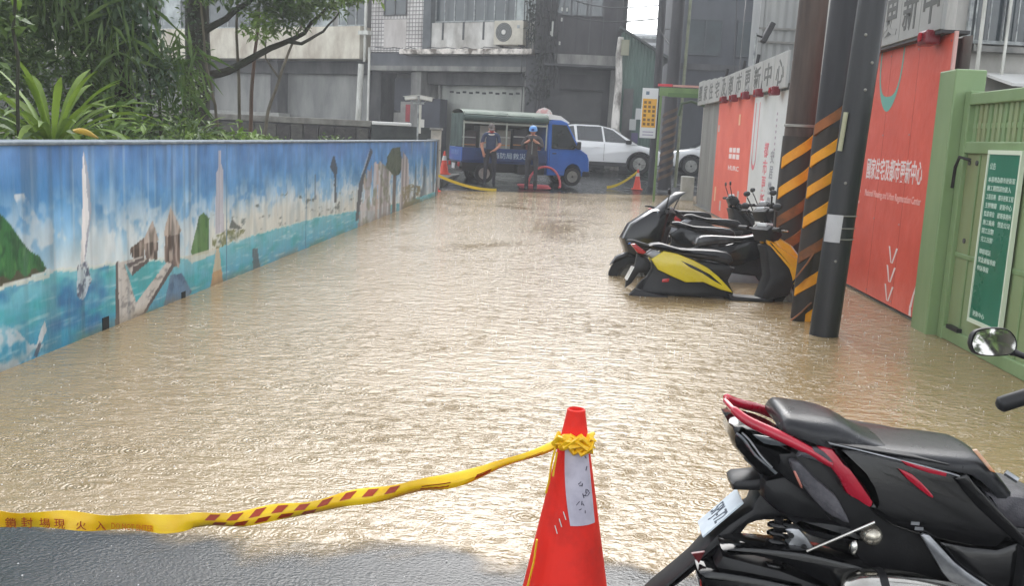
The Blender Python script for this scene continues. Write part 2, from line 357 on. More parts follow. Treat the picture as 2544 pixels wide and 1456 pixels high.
        k = P(poly); mixp(k, c); mixp(k * np.clip((vnoise(Y * 34, Z * 4, 71) - .5) * 6, 0, 1), c * .62, .85); mixp(k * np.clip((vnoise(Y * 40, Z * 8, 73) - .6) * 6, 0, 1), S(206, 192, 182), .7)
    # walkways
    for poly in ([(6.42, .441), (6.52, .429), (6.82, -.1), (6.43, -.1)], [(7.25, .337), (7.38, .295), (6.76, -.02), (6.66, .09)], [(6.52, .429), (6.81, .429), (6.92, .391), (6.64, .317)]):
        k = P(poly); mixp(k, S(206, 202, 198)); mixp(k * np.clip((fn(Y * 14, Z * 26, 75) - .55) * 7, 0, 1), S(120, 118, 120), .7)
    for poly in ([(6.40, .44), (6.43, .44), (6.44, -.1), (6.37, -.1)], [(7.34, .31), (7.40, .29), (6.80, -.03), (6.74, -.03)], [(6.66, .37), (6.92, .40), (6.93, .38), (6.64, .31)], [(6.56, .405), (6.84, .425), (6.84, .405), (6.6, .375)]):
        mixp(P(poly), S(86, 80, 82))
    k = P([(7.15, -.05), (7.31, .224), (7.54, .205), (7.74, .02), (7.5, -.06)]); mixp(k, S(92, 128, 162)); mixp(k * np.clip((fn(Y * 12, Z * 14, 78) - .5) * 6, 0, 1), S(60, 92, 126), .8)
    isl = P([(7.9, .637), (8.0, .66), (8.13, .605), (8.13, .301), (7.75, .316), (7.72, .362)]); mixp(isl, S(82, 130, 72)); mixp(isl * np.clip((fn(Y * 18, Z * 9, 81) - .5) * 6, 0, 1), S(50, 96, 58), .8)
    mixp(P([(7.6, .33), (8.3, .33), (8.25, .28), (7.75, .26)]), S(216, 214, 204), .85)
    # tall pale tower and the rusty mark below it
    tw = P([(8.36, 1.18), (8.40, 1.18), (8.42, 1.05), (8.47, 1.009), (8.48, .45), (8.27, .45), (8.29, .98), (8.35, 1.03)]); mixp(tw, S(204, 204, 214), .9); mixp(tw & (np.mod(Y * 30, 1) < .4), S(150, 152, 172), .55)
    k = P([(8.30, .33), (8.36, .33), (8.50, -.1), (8.12, -.1)]); mixp(k, S(206, 188, 160), .9); mixp(k & (Z < .12), S(184, 132, 82), .6)
    pr = P([(8.2, .43), (8.6, .46), (9.08, .42), (8.94, .366), (8.45, .323), (8.2, .327)]); mixp(pr * np.clip((fn(Y * 12, Z * 16, 85) - .4) * 6, 0, 1), S(112, 122, 78), .9)
    mixp(P([(8.7, .56), (8.8, .5), (9.0, .44), (8.78, .45), (8.62, .48)]), S(72, 84, 84), .8)
    k = P([(9.28, .215), (9.43, .199), (9.54, -.05), (9.29, -.05)]); mixp(k, S(70, 78, 88), .75)
    # palm
    mixp(P([(12.45, 1.061), (12.54, 1.068), (12.72, .887), (12.66, .811), (12.69, .451), (12.56, .459), (12.54, .815), (12.31, .929)]), S(62, 72, 84), .85)
    mixp(P([(11.55, .86), (11.62, .86), (11.66, .55), (11.56, .55)]), S(84, 108, 132), .6)
    # rock arch, castle, tree, columns
    ca = .85 * (vnoise(Y * 7, Z * 2.2, 89) > .22) * (Zw < .80 + .32 * (vnoise(Y * 5, Y * 0, 88) - .35)) * P([(14.36, .733), (14.85, .896), (15.49, .955), (16.0, .848), (16.98, .864), (17.2, -.1), (14.0, -.1)]); mixp(ca, S(206, 204, 208)); mixp(ca * np.clip((vnoise(Y * 9, Z * 1.0, 90) - .45) * 4, 0, 1), S(124, 116, 122), .75); mixp(ca * np.clip((vnoise(Y * 6, Z * .8, 93) - .62) * 6, 0, 1), S(228, 226, 228), .8); mixp(ca * np.clip((fn(Y * 4, Z * 7, 94) - .58) * 6, 0, 1), S(110, 124, 96), .7); mixp(ca * np.clip((vnoise(Y * 5, Z * 2, 92) - .6) * 6, 0, 1), S(206, 180, 168), .6)
    mixp(P([(14.82, 1.148), (15.0, 1.1), (14.42, .751), (14.05, .1), (13.86, .1), (14.04, .641)]), S(74, 80, 90), .9)
    mixp(P([(14.70, 1.10), (14.82, 1.16), (14.4, .84), (14.1, .7)]), S(196, 210, 220), .7)
    tr = P([(16.2, 1.0), (16.6, 1.13), (17.4, 1.15), (17.73, .8), (17.4, .66), (16.9, .639), (16.1, .82)]); mixp(tr, S(88, 100, 84)); mixp(tr * np.clip((fn(Y * 8, Z * 16, 95) - .5) * 6, 0, 1), S(52, 68, 56), .8)
    mixp(P([(16.75, .66), (17.1, .66), (17.1, -.1), (16.8, -.1)]), S(84, 76, 72), .8)
    k = P([(17.66, 1.083), (18.34, .898), (18.7, -.1), (17.5, -.1)]); mixp(k, S(190, 188, 190)); mixp(k & (np.mod(Y * 2.6, 1) < .45), S(120, 120, 126), .7)
    k = P([(17.66, .40), (18.5, .44), (19.9, .33), (20.0, -.1), (17.9, -.1)]); mixp(k * np.clip((fn(Y * 5, Z * 16, 97) - .35) * 6, 0, 1), S(128, 124, 88), .9)
    k = (Y > 18.6) & (Y < 22) & (Zw > .1); mixp(k * np.clip((vnoise(Y * 3.1, Z * 1.5, 99) - .5) * 5, 0, 1), S(176, 190, 202), .8); mixp(k * np.clip((vnoise(Y * 2.7, Z * 1.7, 101) - .62) * 7, 0, 1), S(74, 92, 104), .8)
    # surf bottom left
    k = P([(3, .3), (5.03, .273), (5.19, .204), (5.32, .089), (5.53, .053), (5.35, -.1), (3, -.1)]); mixp(k * np.clip((fn(Y * 8, Z * 12, 103) - .35) * 5, 0, 1), S(206, 216, 226), .85)
    mixp(P([(5.48, .206), (5.5, .142), (5.42, .056), (5.37, .028), (5.42, .138)]), S(216, 218, 222), .9); mixp(P([(5.42, .09), (5.44, .07), (5.38, .0), (5.35, .02)]), S(70, 86, 110), .9)
    # rain streaks and grime run down the paint
    run = np.clip((vnoise(Y * 26 * 8 / np.maximum(Y, 8), Z * 1.1, 110) - .62) * 4, 0, 1) * np.clip((Z - .2) * 2, 0, 1); mixp(run, S(206, 220, 230), .34)
    run = np.clip((vnoise(Y * 17 * 8 / np.maximum(Y, 8), Z * .8, 112) - .62) * 4, 0, 1); mixp(run, S(74, 90, 104), .28)
    gr = np.clip(1 - (Z + .02) / .10, 0, 1) * np.clip((fn(Y * 3, Z * 9, 114) - .3) * 3, 0, 1); mixp(gr, S(122, 108, 86), .75)
    return np.clip(C, 0, 1)
ys = np.concatenate([np.linspace(1.2, 4.5, 40)[:-1], 1 / np.linspace(1 / 4.5, 1 / 22.2, 640)]); zs = np.linspace(-.40, WT, 150)
YY, ZZ = np.meshgrid(ys, zs); colr = (paint_mural(YY, ZZ) * .96 + .03) ** 2.2
relief = np.vectorize(lambda a, b: mnoise.noise(Vector((a * 1.7, b * 2.3, 2))))(YY[::5, ::5], ZZ[::5, ::5]) * 0
wall = thing('mural_wall', 'long low concrete wall painted with a seaside mural of islands, sailboat and huts', 'wall', (XL - .1, 12, -.4), world=True)
me = bpy.data.meshes.new('mural'); ny, nz_ = len(ys), len(zs)
me.from_pydata(list(zip(np.full(YY.size, XL).tolist(), YY.ravel().tolist(), ZZ.ravel().tolist())), [], [(j * ny + i, (j + 1) * ny + i, (j + 1) * ny + i + 1, j * ny + i + 1) for j in range(nz_ - 1) for i in range(ny - 1)])
at = me.color_attributes.new('Col', 'FLOAT_COLOR', 'POINT'); at.data.foreach_set('color', np.concatenate([colr.reshape(-1, 3), np.ones((YY.size, 1))], 1).ravel())
me.materials.append(pm('mural_paint', (1, 1, 1), attr='Col', scale=9, rough=.42, rvar=.16, bump=.5, bscale=34, stretch=(1, 1, .35), bdist=.006)); me.update()
link('mural', me, wall)
M_CONC = pm('wall_concrete', srgb(128, 128, 122), srgb(92, 92, 86), 3, .8, bump=.6, bscale=40, stretch=(1, 1, .4))
b = MB(); b.box(XL - .20, XL - .003, 1.2, 22.2, -.4, WT - .002); b.build('core', M_CONC, wall)
b = MB(); b.box(XL - .22, XL + .018, 1.2, 22.21, WT, WT + .022); b.build('coping', pm('coping', srgb(126, 140, 150), srgb(94, 106, 118), 6, .6, bump=.3), wall, bevel=.006)
b = MB(); b.box(XL - .24, XL + .03, 22.21, 22.42, -.4, WT + .05); b.build('end_post', pm('end_post', srgb(150, 150, 148), srgb(104, 106, 106), 5, .7, bump=.4, stretch=(1, 1, .3)), wall, bevel=.01)
M_HOLE = pm('drain_dark', srgb(24, 30, 32), rough=.8)
for ya, yb, za, zb in ((6.19, 6.28, -.03, .086), (7.52, 7.60, -.03, .052)):
    b = MB(); b.box(XL - .001, XL + .004, ya, yb, za, zb); b.build('drain_hole', M_HOLE, wall)
for yj in (8.55, 11.2):
    b = MB(); b.box(XL - .001, XL + .0022, yj, yj + .006 + .0006 * yj, -.3, WT); b.build('joint', pm('joint_dark', srgb(112, 146, 176), rough=.8), wall)

# ------------------------------------------------------------------ garden behind the wall
gm = MB(); xs_ = axis([(-14, XL - .2, .6)]); yg_ = axis([(1.2, 24.4, .6)])
gm.v = [(x, y, 1.02 + .10 * fbm(x, y, .7, 5)) for y in yg_ for x in xs_]; n_ = len(xs_)
gm.f = [(j * n_ + i, j * n_ + i + 1, (j + 1) * n_ + i + 1, (j + 1) * n_ + i) for j in range(len(yg_) - 1) for i in range(n_ - 1)]; gm.mi = [0] * len(gm.f)
struct(gm.build('garden_soil', pm('soil', (.035, .026, .018), (.05, .06, .02), 3, .9, bump=1, bscale=20, bdist=.03), smooth=60))
def leafmat(name, a, b, rough=.45, tr=.25):
    if name in MATS: return MATS[name]
    mt = pm(name, a, b, 2.6, rough, .1, lo=.4, hi=.6); nt = mt.node_tree; bs = nt.nodes['Principled BSDF']
    out = nt.nodes['Material Output']; t = nt.nodes.new('ShaderNodeBsdfTranslucent'); mx = nt.nodes.new('ShaderNodeMixShader'); mx.inputs[0].default_value = tr
    src = bs.inputs['Base Color'].links[0].from_socket; nt.links.new(src, t.inputs[0])
    nt.links.new(bs.outputs[0], mx.inputs[1]); nt.links.new(t.outputs[0], mx.inputs[2]); nt.links.new(mx.outputs[0], out.inputs[0]); return mt
LF_D = leafmat('leaf_dark', (.060, .105, .034), (.115, .175, .06))
LF_M = leafmat('leaf_mid', (.075, .135, .035), (.14, .215, .06))
LF_L = leafmat('leaf_light', (.14, .24, .04), (.23, .34, .075))
LF_B = leafmat('leaf_blue', (.08, .135, .075), (.15, .22, .12))
LF_F = leafmat('leaf_fern', (.14, .22, .032), (.21, .31, .05), .6, .35)
BARK = pm('bark', (.055, .048, .034), (.03, .036, .02), 6, .85, bump=1, bscale=26, stretch=(1, 1, .3), bdist=.02)
BARK_L = pm('bark_light', (.17, .145, .10), (.08, .075, .055), 8, .8, bump=.8, bscale=30, stretch=(1, 1, .25), bdist=.01)
def leaves(mb, c, rad, n, size, r, mi=0, droop=0.0, flat=0.4, hollow=.0, asp=.42):
    """n small bent leaves in an ellipsoid round c"""
    for _ in range(n):
        while True:
            p = np.array([r.uniform(-1, 1) for _ in range(3)])
            q = p @ p
            if q < 1 and q > hollow * r.random(): break
        p = np.array(c) + p * np.array(rad)
        a = r.uniform(0, 6.283); el = r.uniform(-.9, .7) - droop; L = size * r.uniform(.6, 1.35); w = L * asp * r.uniform(.7, 1.2)
        d = np.array([math.cos(a) * math.cos(el), math.sin(a) * math.cos(el), math.sin(el)])
        s = np.cross(d, [0, 0, 1.0]); s /= (np.linalg.norm(s) + 1e-6); ro = r.uniform(-.9, .9) ; nrm = np.cross(s, d)
        s = s * math.cos(ro) + nrm * math.sin(ro); nn = np.cross(s, d)
        m1 = p + d * L * .5; e = p + d * L + np.array([0, 0, -.18 * L])
        mb.add([p, m1 + s * w * .5 - nn * .12 * L * 0, e, m1 - s * w * .5, m1 + nn * .0], [(0, 1, 2), (0, 2, 3)], mi)
def tree(name, label, base, trunk, branches, clumps, mats, seed, bark=BARK, group=None, vines=None):
    r = random.Random(seed); t = thing(name, label, 'tree' if 'tree' in name else 'plant', base, group=group, world=True)
    mb = MB(); mb.tube(*trunk, n=10)
    tr = mb.build('trunk', bark, t, smooth=50)
    for pts, rr in branches:
        q = MB(); q.tube(pts, rr, n=7); q.build('branch', bark, t, smooth=50)
    mb = MB()
    for c, rad, n, size, mi, *ex in clumps: leaves(mb, c, rad, n, size, r, mi, *ex)
    if mb.v: mb.build('crown', mats, t, fixn=False)
    return t
def lerp3(a, b, t): return tuple(a[i] + (b[i] - a[i]) * t for i in range(3))
def wig(pts, amp, seed, n=4):
    r = random.Random(seed); out = []
    for i in range(len(pts) - 1):
        for k in range(n):
            p = lerp3(pts[i], pts[i + 1], k / n); out.append((p[0] + r.uniform(-amp, amp) * (k > 0), p[1] + r.uniform(-amp, amp) * (k > 0), p[2]))
    return out + [pts[-1]]
def rad_lin(n, a, b): return [a + (b - a) * i / (n - 1) for i in range(n)]

# thick leaning tree with the long branch over the street
TB = (-6.45, 16.4, 1.0)
p = wig([TB, (-6.40, 16.4, 2.2), (-6.44, 16.5, 3.4), (-6.3, 16.6, 5.2)], .03, 1)
br = []
def bpts(pts, r0, r1, seed, amp=.03):
    q = wig(pts, amp, seed, 3); br.append((q, rad_lin(len(q), r0, r1))); return q
bpts([(-6.42, 16.45, 2.15), (-5.9, 16.5, 2.30), (-5.2, 16.6, 2.72), (-4.65, 16.7, 3.0), (-4.25, 16.8, 3.5)], .085, .022, 2)
bpts([(-6.42, 16.4, 2.85), (-5.9, 16.4, 3.15), (-5.4, 16.5, 3.6), (-5.0, 16.5, 4.3)], .07, .02, 3)
bpts([(-4.95, 16.65, 2.85), (-4.7, 16.7, 2.82), (-4.35, 16.8, 3.05), (-4.1, 16.9, 3.4)], .04, .012, 4, .02)
bpts([(-6.42, 16.4, 2.2), (-6.8, 16.3, 1.95), (-7.2, 16.2, 1.75)], .06, .03, 5)
bpts([(-6.4, 16.5, 3.4), (-7.2, 16.3, 4.2), (-8.2, 16.0, 4.9)], .07, .02, 6)
bpts([(-6.35, 16.55, 4.2), (-5.2, 16.8, 4.9), (-4.0, 17.0, 5.2)], .06, .015, 7)
cl = []
r_ = random.Random(11)
for c, rad, n, mi in [((-5.5, 16.4, 3.75), (.75, .7, .55), 900, 0), ((-4.9, 16.5, 3.65), (.6, .6, .42), 700, 1), ((-4.1, 16.8, 3.78), (.55, .5, .30), 420, 2), ((-3.4, 17.0, 4.05), (.6, .5, .28), 380, 2),
                      ((-5.3, 16.3, 3.05), (.35, .3, .25), 240, 2), ((-4.85, 16.4, 3.2), (.4, .35, .25), 300, 1), ((-4.3, 16.7, 4.5), (1.3, .9, .5), 1000, 1), ((-4.6, 16.6, 3.55), (.9, .5, .35), 620, 1), ((-3.7, 16.9, 3.85), (.8, .5, .25), 420, 2), ((-6.2, 16.3, 4.3), (1.2, .9, .7), 1100, 0), ((-7.6, 16.0, 4.4), (1.4, 1, .9), 1200, 0), ((-5.8, 16.3, 5.2), (2.4, 1.4, .7), 1600, 1)]:
    cl.append((c, rad, n, .13, mi))
for z in np.linspace(1.2, 3.3, 14): cl.append(((-6.42 + r_.uniform(-.12, .16), 16.25, z), (.2, .14, .16), 30, .10, r_.choice([0, 1, 3])))
tree('mossy_tree', 'thick mossy tree trunk whose long branch reaches over the grey shutters', TB, (p, rad_lin(len(p), .235, .17)), br, cl, [LF_D, LF_M, LF_L, LF_B], 21)

# big banyan mass at far left
TA = (-5.2, 11.1, 1.0)
p = wig([TA, (-5.25, 11.1, 1.9), (-5.3, 11.1, 2.8), (-5.5, 11.2, 4.2)], .04, 8); br = []
bpts([(-5.27, 11.1, 2.0), (-5.8, 11.0, 2.6), (-6.4, 10.8, 3.2)], .07, .03, 9); bpts([(-5.3, 11.1, 2.5), (-4.9, 11.0, 3.1), (-4.4, 10.9, 3.8)], .06, .02, 10)
for k in range(9):
    x = -5.7 + .12 * k + r_.uniform(-.05, .05); br.append(([(x, 10.95, 3.2), (x + .02, 10.9, 2.3), (x + .05, 10.95, 1.05)], [.012, .014, .02]))
cl = []
for c, rad, n, sz, mi, dr in [((-5.6, 10.8, 2.75), (.55, .5, .65), 900, .13, 0, .5), ((-4.95, 10.7, 2.75), (.35, .4, .6), 650, .13, 3, .6), ((-6.3, 10.6, 2.5), (.6, .5, .6), 800, .12, 0, .3), ((-5.3, 10.6, 2.0), (.35, .3, .4), 420, .11, 1, .2),
                              ((-4.75, 10.8, 2.05), (.28, .3, .45), 420, .11, 3, .4), ((-4.55, 11.2, 1.75), (.3, .3, .4), 360, .10, 1, .2), ((-5.0, 10.4, 1.45), (.6, .4, .3), 520, .11, 1, 0), ((-5.7, 10.4, 1.7), (.5, .4, .45), 500, .11, 0, 0),
                              ((-6.6, 10.2, 1.9), (.6, .5, .7), 620, .11, 1, 0), ((-7.3, 10.4, 2.7), (.8, .6, .9), 700, .12, 2, 0), ((-5.2, 11.0, 3.9), (1.8, 1, .6), 1500, .13, 0, .2), ((-7.2, 11.0, 3.9), (1.5, 1, .7), 1100, .13, 1, 0), ((-4.3, 11.4, 3.3), (.6, .6, .5), 600, .12, 0, .4)]:
    cl.append((c, rad, n, sz, mi, dr))
for c, rad, n in [((-5.6, 10.6, 2.75), (.5, .3, .5), 150), ((-4.95, 10.5, 2.5), (.35, .3, .6), 130), ((-6.4, 10.3, 2.9), (.6, .3, .5), 120), ((-4.5, 11.0, 2.1), (.3, .3, .5), 90)]: cl.append((c, rad, n, .38, 1, .75, .4, 0, .10))
tree('banyan_tree', 'dense dark tree with hanging aerial roots behind the large bright fern', TA, (p, rad_lin(len(p), .13, .09)), br, cl, [LF_D, LF_M, LF_L, LF_B], 22)
# back row of leafy shrubs far left
for k, (x, y, h, lab) in enumerate([(-6.0, 8.6, 2.1, 'loose pale green bush at the left edge above the fern'), (-9.0, 15.5, 3.2, 'tall dim bush far behind the dense dark tree')]):
    t = thing('garden_bush', lab, 'bush', (x, y, 1.0), world=True); r = random.Random(30 + k)
    mb = MB()
    for j in range(6):
        a = r.uniform(0, 6.28); mb.tube([(x, y, 1.0), (x + .2 * math.cos(a), y + .2 * math.sin(a), 1.4), (x + .5 * math.cos(a), y + .5 * math.sin(a), 1.0 + h * .8)], [.018, .012, .006], n=5)
    mb.build('stem', BARK, t, smooth=50)
    mb = MB()
    for j in range(12): leaves(mb, (x + r.uniform(-.6, .6), y + r.uniform(-.4, .4), 1.2 + r.uniform(.1, 1) * h), (.35, .35, .3), 110, .11, r, r.choice([0, 1]))
    mb.build('foliage', [LF_M, LF_L] if k == 0 else [LF_D, LF_M], t, fixn=False)

# leafy screen closing the garden on the left
for k, (x, y, h, lab) in enumerate([(-7.6, 9.0, 3.2, 'broad bush filling the upper left corner behind the fern'), (-8.2, 12.4, 3.4, 'leafy screen bush left of the dense dark tree'), (-7.0, 13.6, 3.0, 'green bush between the dense dark tree and the mossy trunk')]):
    t = thing('screen_bush', lab, 'bush', (x, y, 1.0), world=True); r = random.Random(60 + k)
    mb = MB()
    for j in range(7):
        a = r.uniform(0, 6.28); mb.tube([(x, y, 1.0), (x + .25 * math.cos(a), y + .25 * math.sin(a), 1.7), (x + .8 * math.cos(a), y + .6 * math.sin(a), 1.0 + h * .8)], [.03, .02, .008], n=5)
    mb.build('stem', BARK, t, smooth=50)
    mb = MB()
    for j in range(26): leaves(mb, (x + r.uniform(-1.1, 1.1), y + r.uniform(-.5, .5), 1.1 + r.uniform(.05, 1) * h), (.5, .4, .4), 130, .13, r, r.choice([0, 1, 2]))
    mb.build('foliage', [LF_M, LF_L, LF_D] if k != 1 else [LF_M, LF_D, LF_B], t, fixn=False)

# slender young stems
def stem(label, pts, r0, r1, bark, forks=(), clumps=()):
    t = thing('young_tree', label, 'tree', pts[0], world=True, group='thin stems behind the mural wall')
    q = wig(pts, .012, int(pts[0][0] * 100) % 97, 4); mb = MB(); mb.tube(q, rad_lin(len(q), r0, r1), n=7); mb.build('trunk', bark, t, smooth=50)
    for f in forks: mb = MB(); mb.tube(wig(f, .01, 3, 3), rad_lin(3 * (len(f) - 1) + 1, r0 * .6, r1 * .6), n=6); mb.build('branch', bark, t, smooth=50)
    if clumps:
        mb = MB(); r = random.Random(5)
        for c, rad, n in clumps: leaves(mb, c, rad, n, .11, r, r.choice([0, 1]))
        mb.build('crown', [LF_M, LF_L], t, fixn=False)
stem('thin pale stem nearest the mossy trunk, leaning left', [(-6.0, 16.4, 1.0), (-6.05, 16.3, 1.7), (-6.12, 16.1, 2.3), (-6.2, 16.0, 3.6)], .028, .018, BARK_L, (), [((-6.2, 16, 3.6), (.4, .4, .3), 160)])
stem('straight thin grey stem, second of four beside the mossy trunk', [(-5.98, 17.3, 1.0), (-5.99, 17.3, 2.2), (-6.02, 17.25, 3.2), (-6.0, 17.2, 4.0)], .032, .02, BARK_L, (), [((-6.0, 17.2, 4.0), (.6, .5, .35), 260)])
stem('reddish brown thin stem, third of four beside the mossy trunk', [(-5.98, 17.9, 1.0), (-5.96, 17.9, 2.0), (-5.9, 18.0, 3.0), (-5.85, 18.0, 4.2)], .040, .024, pm('bark_red', (.15, .085, .055), (.085, .06, .042), 6, .8, bump=.6, stretch=(1, 1, .3)), (), [((-5.85, 18, 4.2), (.6, .5, .35), 260)])
stem('forked thin stem farthest right, bending up under the leaves', [(-6.0, 18.75, 1.0), (-5.96, 18.9, 1.7), (-5.80, 19.2, 2.45), (-5.66, 19.4, 3.0), (-5.3, 19.5, 3.75)], .038, .02, BARK_L, ([(-5.82, 19.1, 2.35), (-6.05, 19.0, 2.7), (-6.05, 19.0, 3.4)],), [((-5.2, 19.4, 4.1), (.7, .5, .4), 360)])
# slim dark stem at far left
stem('slim almost black stem standing in front of the large fern', [(-4.05, 6.95, 1.0), (-4.05, 6.95, 1.6), (-4.06, 6.95, 2.4), (-4.1, 6.9, 3.2)], .014, .010, BARK, (), [((-4.1, 6.95, 2.35), (.25, .25, .14), 70), ((-4.15, 7, 2.05), (.22, .22, .1), 50), ((-4.1, 6.9, 3.0), (.4, .4, .3), 160)])

# bird's nest ferns
def fern(label, c, L, n, seed, mats, up=.9):
    t = thing('nest_fern', label, 'fern', c, world=True, group='ferns on the garden bed'); r = random.Random(seed)
    for k in range(n):
        a = 6.283 * k / n + r.uniform(-.25, .25); inner = (k % 3) / 2.0; el = r.uniform(.5, .75) + .6 * inner * up; Lk = L * r.uniform(.75, 1.1); w = Lk * r.uniform(.052, .076)
        d = np.array([math.cos(a), math.sin(a), 0]); s = np.array([-math.sin(a), math.cos(a), 0]); p = np.array(c) + d * .04; e = el; rows = []
        tw = r.uniform(-.25, .25); S = 9
        for i in range(S + 1):
            u = i / S; ww = w * (.35 + .65 * math.sin(min(1, u * 1.5) * math.pi / 2)) * (1 - max(0, (u - .72) / .28) ** 1.6 * .93) * (1 + .06 * math.sin(u * 19 + k))
            fold = .22 * ww; sv = s * math.cos(tw * u) + np.array([0, 0, 1]) * math.sin(tw * u)
            rows.append([p + sv * ww * .5 + np.array([0, 0, fold]), p.copy(), p - sv * ww * .5 + np.array([0, 0, fold])])
            p = p + (d * math.cos(e) + np.array([0, 0, 1]) * math.sin(e)) * Lk / S; e -= (1.15 - .5 * inner) / S * (1 + u)
        mb = MB(); mb.rings(rows, cap=False, closed=False); mb.build('frond', r.choice(mats), t, smooth=70, fixn=False)
    return t
fern('large bright green fern with long upright fronds above the mural', (-4.15, 7.6, 1.12), .90, 52, 41, [LF_F, LF_F, LF_L])
fern('smaller bright fern at the foot of the mossy trunk', (-4.6, 11.5, 1.12), .62, 34, 43, [LF_F, LF_L])
fern('low dull fern half hidden beside the large bright one', (-4.4, 9.3, 1.08), .55, 16, 44, [LF_M, LF_D], .5)
b = MB(); rows = []
for i in range(8):
    u = i / 7; w = .022 * math.sin(math.pi * (.12 + .8 * u)); x = -3.42 + .05 * u; y = 6.52 + .26 * u; z = 1.315 + .02 * math.sin(u * 3) - .05 * u
    rows.append([(x, y, z + w), (x + .01, y, z), (x, y, z - w)])
b.rings(rows, cap=False, closed=False); tag(b.build('dead_leaf', pm('leaf_yellow', (.55, .36, .05), (.42, .30, .06), 6, .5), smooth=70, fixn=False), 'yellow withered leaf lying on top of the mural wall', 'leaf')
# undergrowth nobody could count
mb = MB(); r = random.Random(50)
for k in range(85):
    y = r.uniform(5.2, 13.5) if k > 9 else r.uniform(13.5, 19); x = r.uniform(-6.2, -3.55) - (y > 12) * .8; hgt = (.32 if y < 12 else .10)
    leaves(mb, (x, y, 1.08 + .2 * r.random()), (.32, .32, hgt * r.uniform(.4, 1)), 42, .11, r, r.choice([0, 0, 1, 2]))
tag(mb.build('undergrowth', [LF_D, LF_M, LF_L], fixn=False), 'low tangled ground plants along the top of the mural wall', 'plants', kind='stuff')
# ------------------------------------------------------------------ street buildings at the end of the alley
FO = (-9.012, 42.0); FA = -math.atan(.5)           # facade line: u runs right along it, v runs back
M_CREAM = pm('cream_plaster', srgb(228, 222, 204), srgb(168, 154, 136), 1.2, .85, bump=.5, bscale=20, stretch=(1, 1, .5), lo=.38, hi=.72)
M_GREYW = pm('grey_plaster', srgb(160, 158, 152), srgb(104, 104, 102), 1.4, .85, bump=.4, bscale=18, stretch=(1, 1, .35))
M_DARKP = pm('dark_plaster', srgb(94, 93, 92), srgb(56, 57, 60), 1.6, .85, bump=.4, stretch=(1, 1, .4))
M_SHUT = pm('shutter_metal', srgb(158, 158, 154), srgb(112, 114, 112), .9, .55, metal=.2, stretch=(1, 1, .3))
M_SHUT2 = pm('shutter_light', srgb(176, 178, 170), srgb(134, 136, 130), .9, .55, metal=.2, stretch=(1, 1, .3))
M_FRAME = pm('window_alu', srgb(180, 184, 182), srgb(118, 122, 124), 8, .45, metal=.3)
M_GLASS = pm('window_glass', srgb(70, 80, 84), srgb(50, 58, 62), .8, .12, .05, spec=.8)
M_CURT = pm('window_pale', srgb(186, 194, 192), srgb(112, 120, 122), 1.2, .2, .05)
M_WPIPE = pm('white_pipe', srgb(228, 228, 220), srgb(176, 176, 166), 4, .5, stretch=(1, 1, .3))
M_DKBLUE = pm('dark_bluegrey', srgb(58, 62, 74), srgb(44, 47, 56), 1, .5)
M_BLK = pm('black_rubber', (.012, .012, .013), (.022, .022, .023), 6, .5)
def tile_mat():
    mt = pm('small_white_tiles', srgb(226, 222, 218), srgb(140, 134, 130), 1.0, .5, stretch=(1, 1, .35), lo=.4, hi=.75); nt = mt.node_tree; N = nt.nodes; L = nt.links
    br = N.new('ShaderNodeTexBrick'); br.inputs['Scale'].default_value = 1; br.offset = 0; br.inputs['Mortar Size'].default_value = .018
    br.inputs['Brick Width'].default_value = .16; br.inputs['Row Height'].default_value = .16; br.inputs['Mortar Smooth'].default_value = .1
    br.inputs['Color1'].default_value = (1, 1, 1, 1); br.inputs['Color2'].default_value = (.86, .85, .85, 1); br.inputs['Mortar'].default_value = (.30, .29, .28, 1)
    tc = [n for n in N if n.type == 'TEX_COORD'][0]; sx = N.new('ShaderNodeSeparateXYZ'); cb = N.new('ShaderNodeCombineXYZ')
    L.new(tc.outputs['Object'], sx.inputs[0]); L.new(sx.outputs[0], cb.inputs[0]); L.new(sx.outputs[2], cb.inputs[1]); L.new(cb.outputs[0], br.inputs['Vector'])
    b = N['Principled BSDF']; src = b.inputs['Base Color'].links[0].from_socket
    mx = N.new('ShaderNodeMix'); mx.data_type = 'RGBA'; mx.blend_type = 'MULTIPLY'; mx.inputs[0].default_value = 1; L.new(src, mx.inputs[6]); L.new(br.outputs[0], mx.inputs[7]); L.new(mx.outputs[2], b.inputs['Base Color'])
    bp = N.new('ShaderNodeBump'); bp.inputs['Distance'].default_value = .01; bp.inputs['Strength'].default_value = .6; L.new(br.outputs[1], bp.inputs['Height']); bp.invert = True; L.new(bp.outputs[0], b.inputs['Normal'])
    return mt
M_TILE = tile_mat()
def slats(name, u0, u1, v, z0, z1, mat, parent, pitch=.085):
    mb = MB(); n = max(2, int((z1 - z0) / pitch)); rows = []
    for i in range(n + 1):
        z = z0 + (z1 - z0) * i / n
        rows.append([(u0, v, z), (u1, v, z)])
        if i < n: rows.append([(u0, v - .018, z + .5 * (z1 - z0) / n), (u1, v - .018, z + .5 * (z1 - z0) / n)])
    mb.rings(rows, cap=False, closed=False); return mb.build(name, mat, parent, smooth=60)
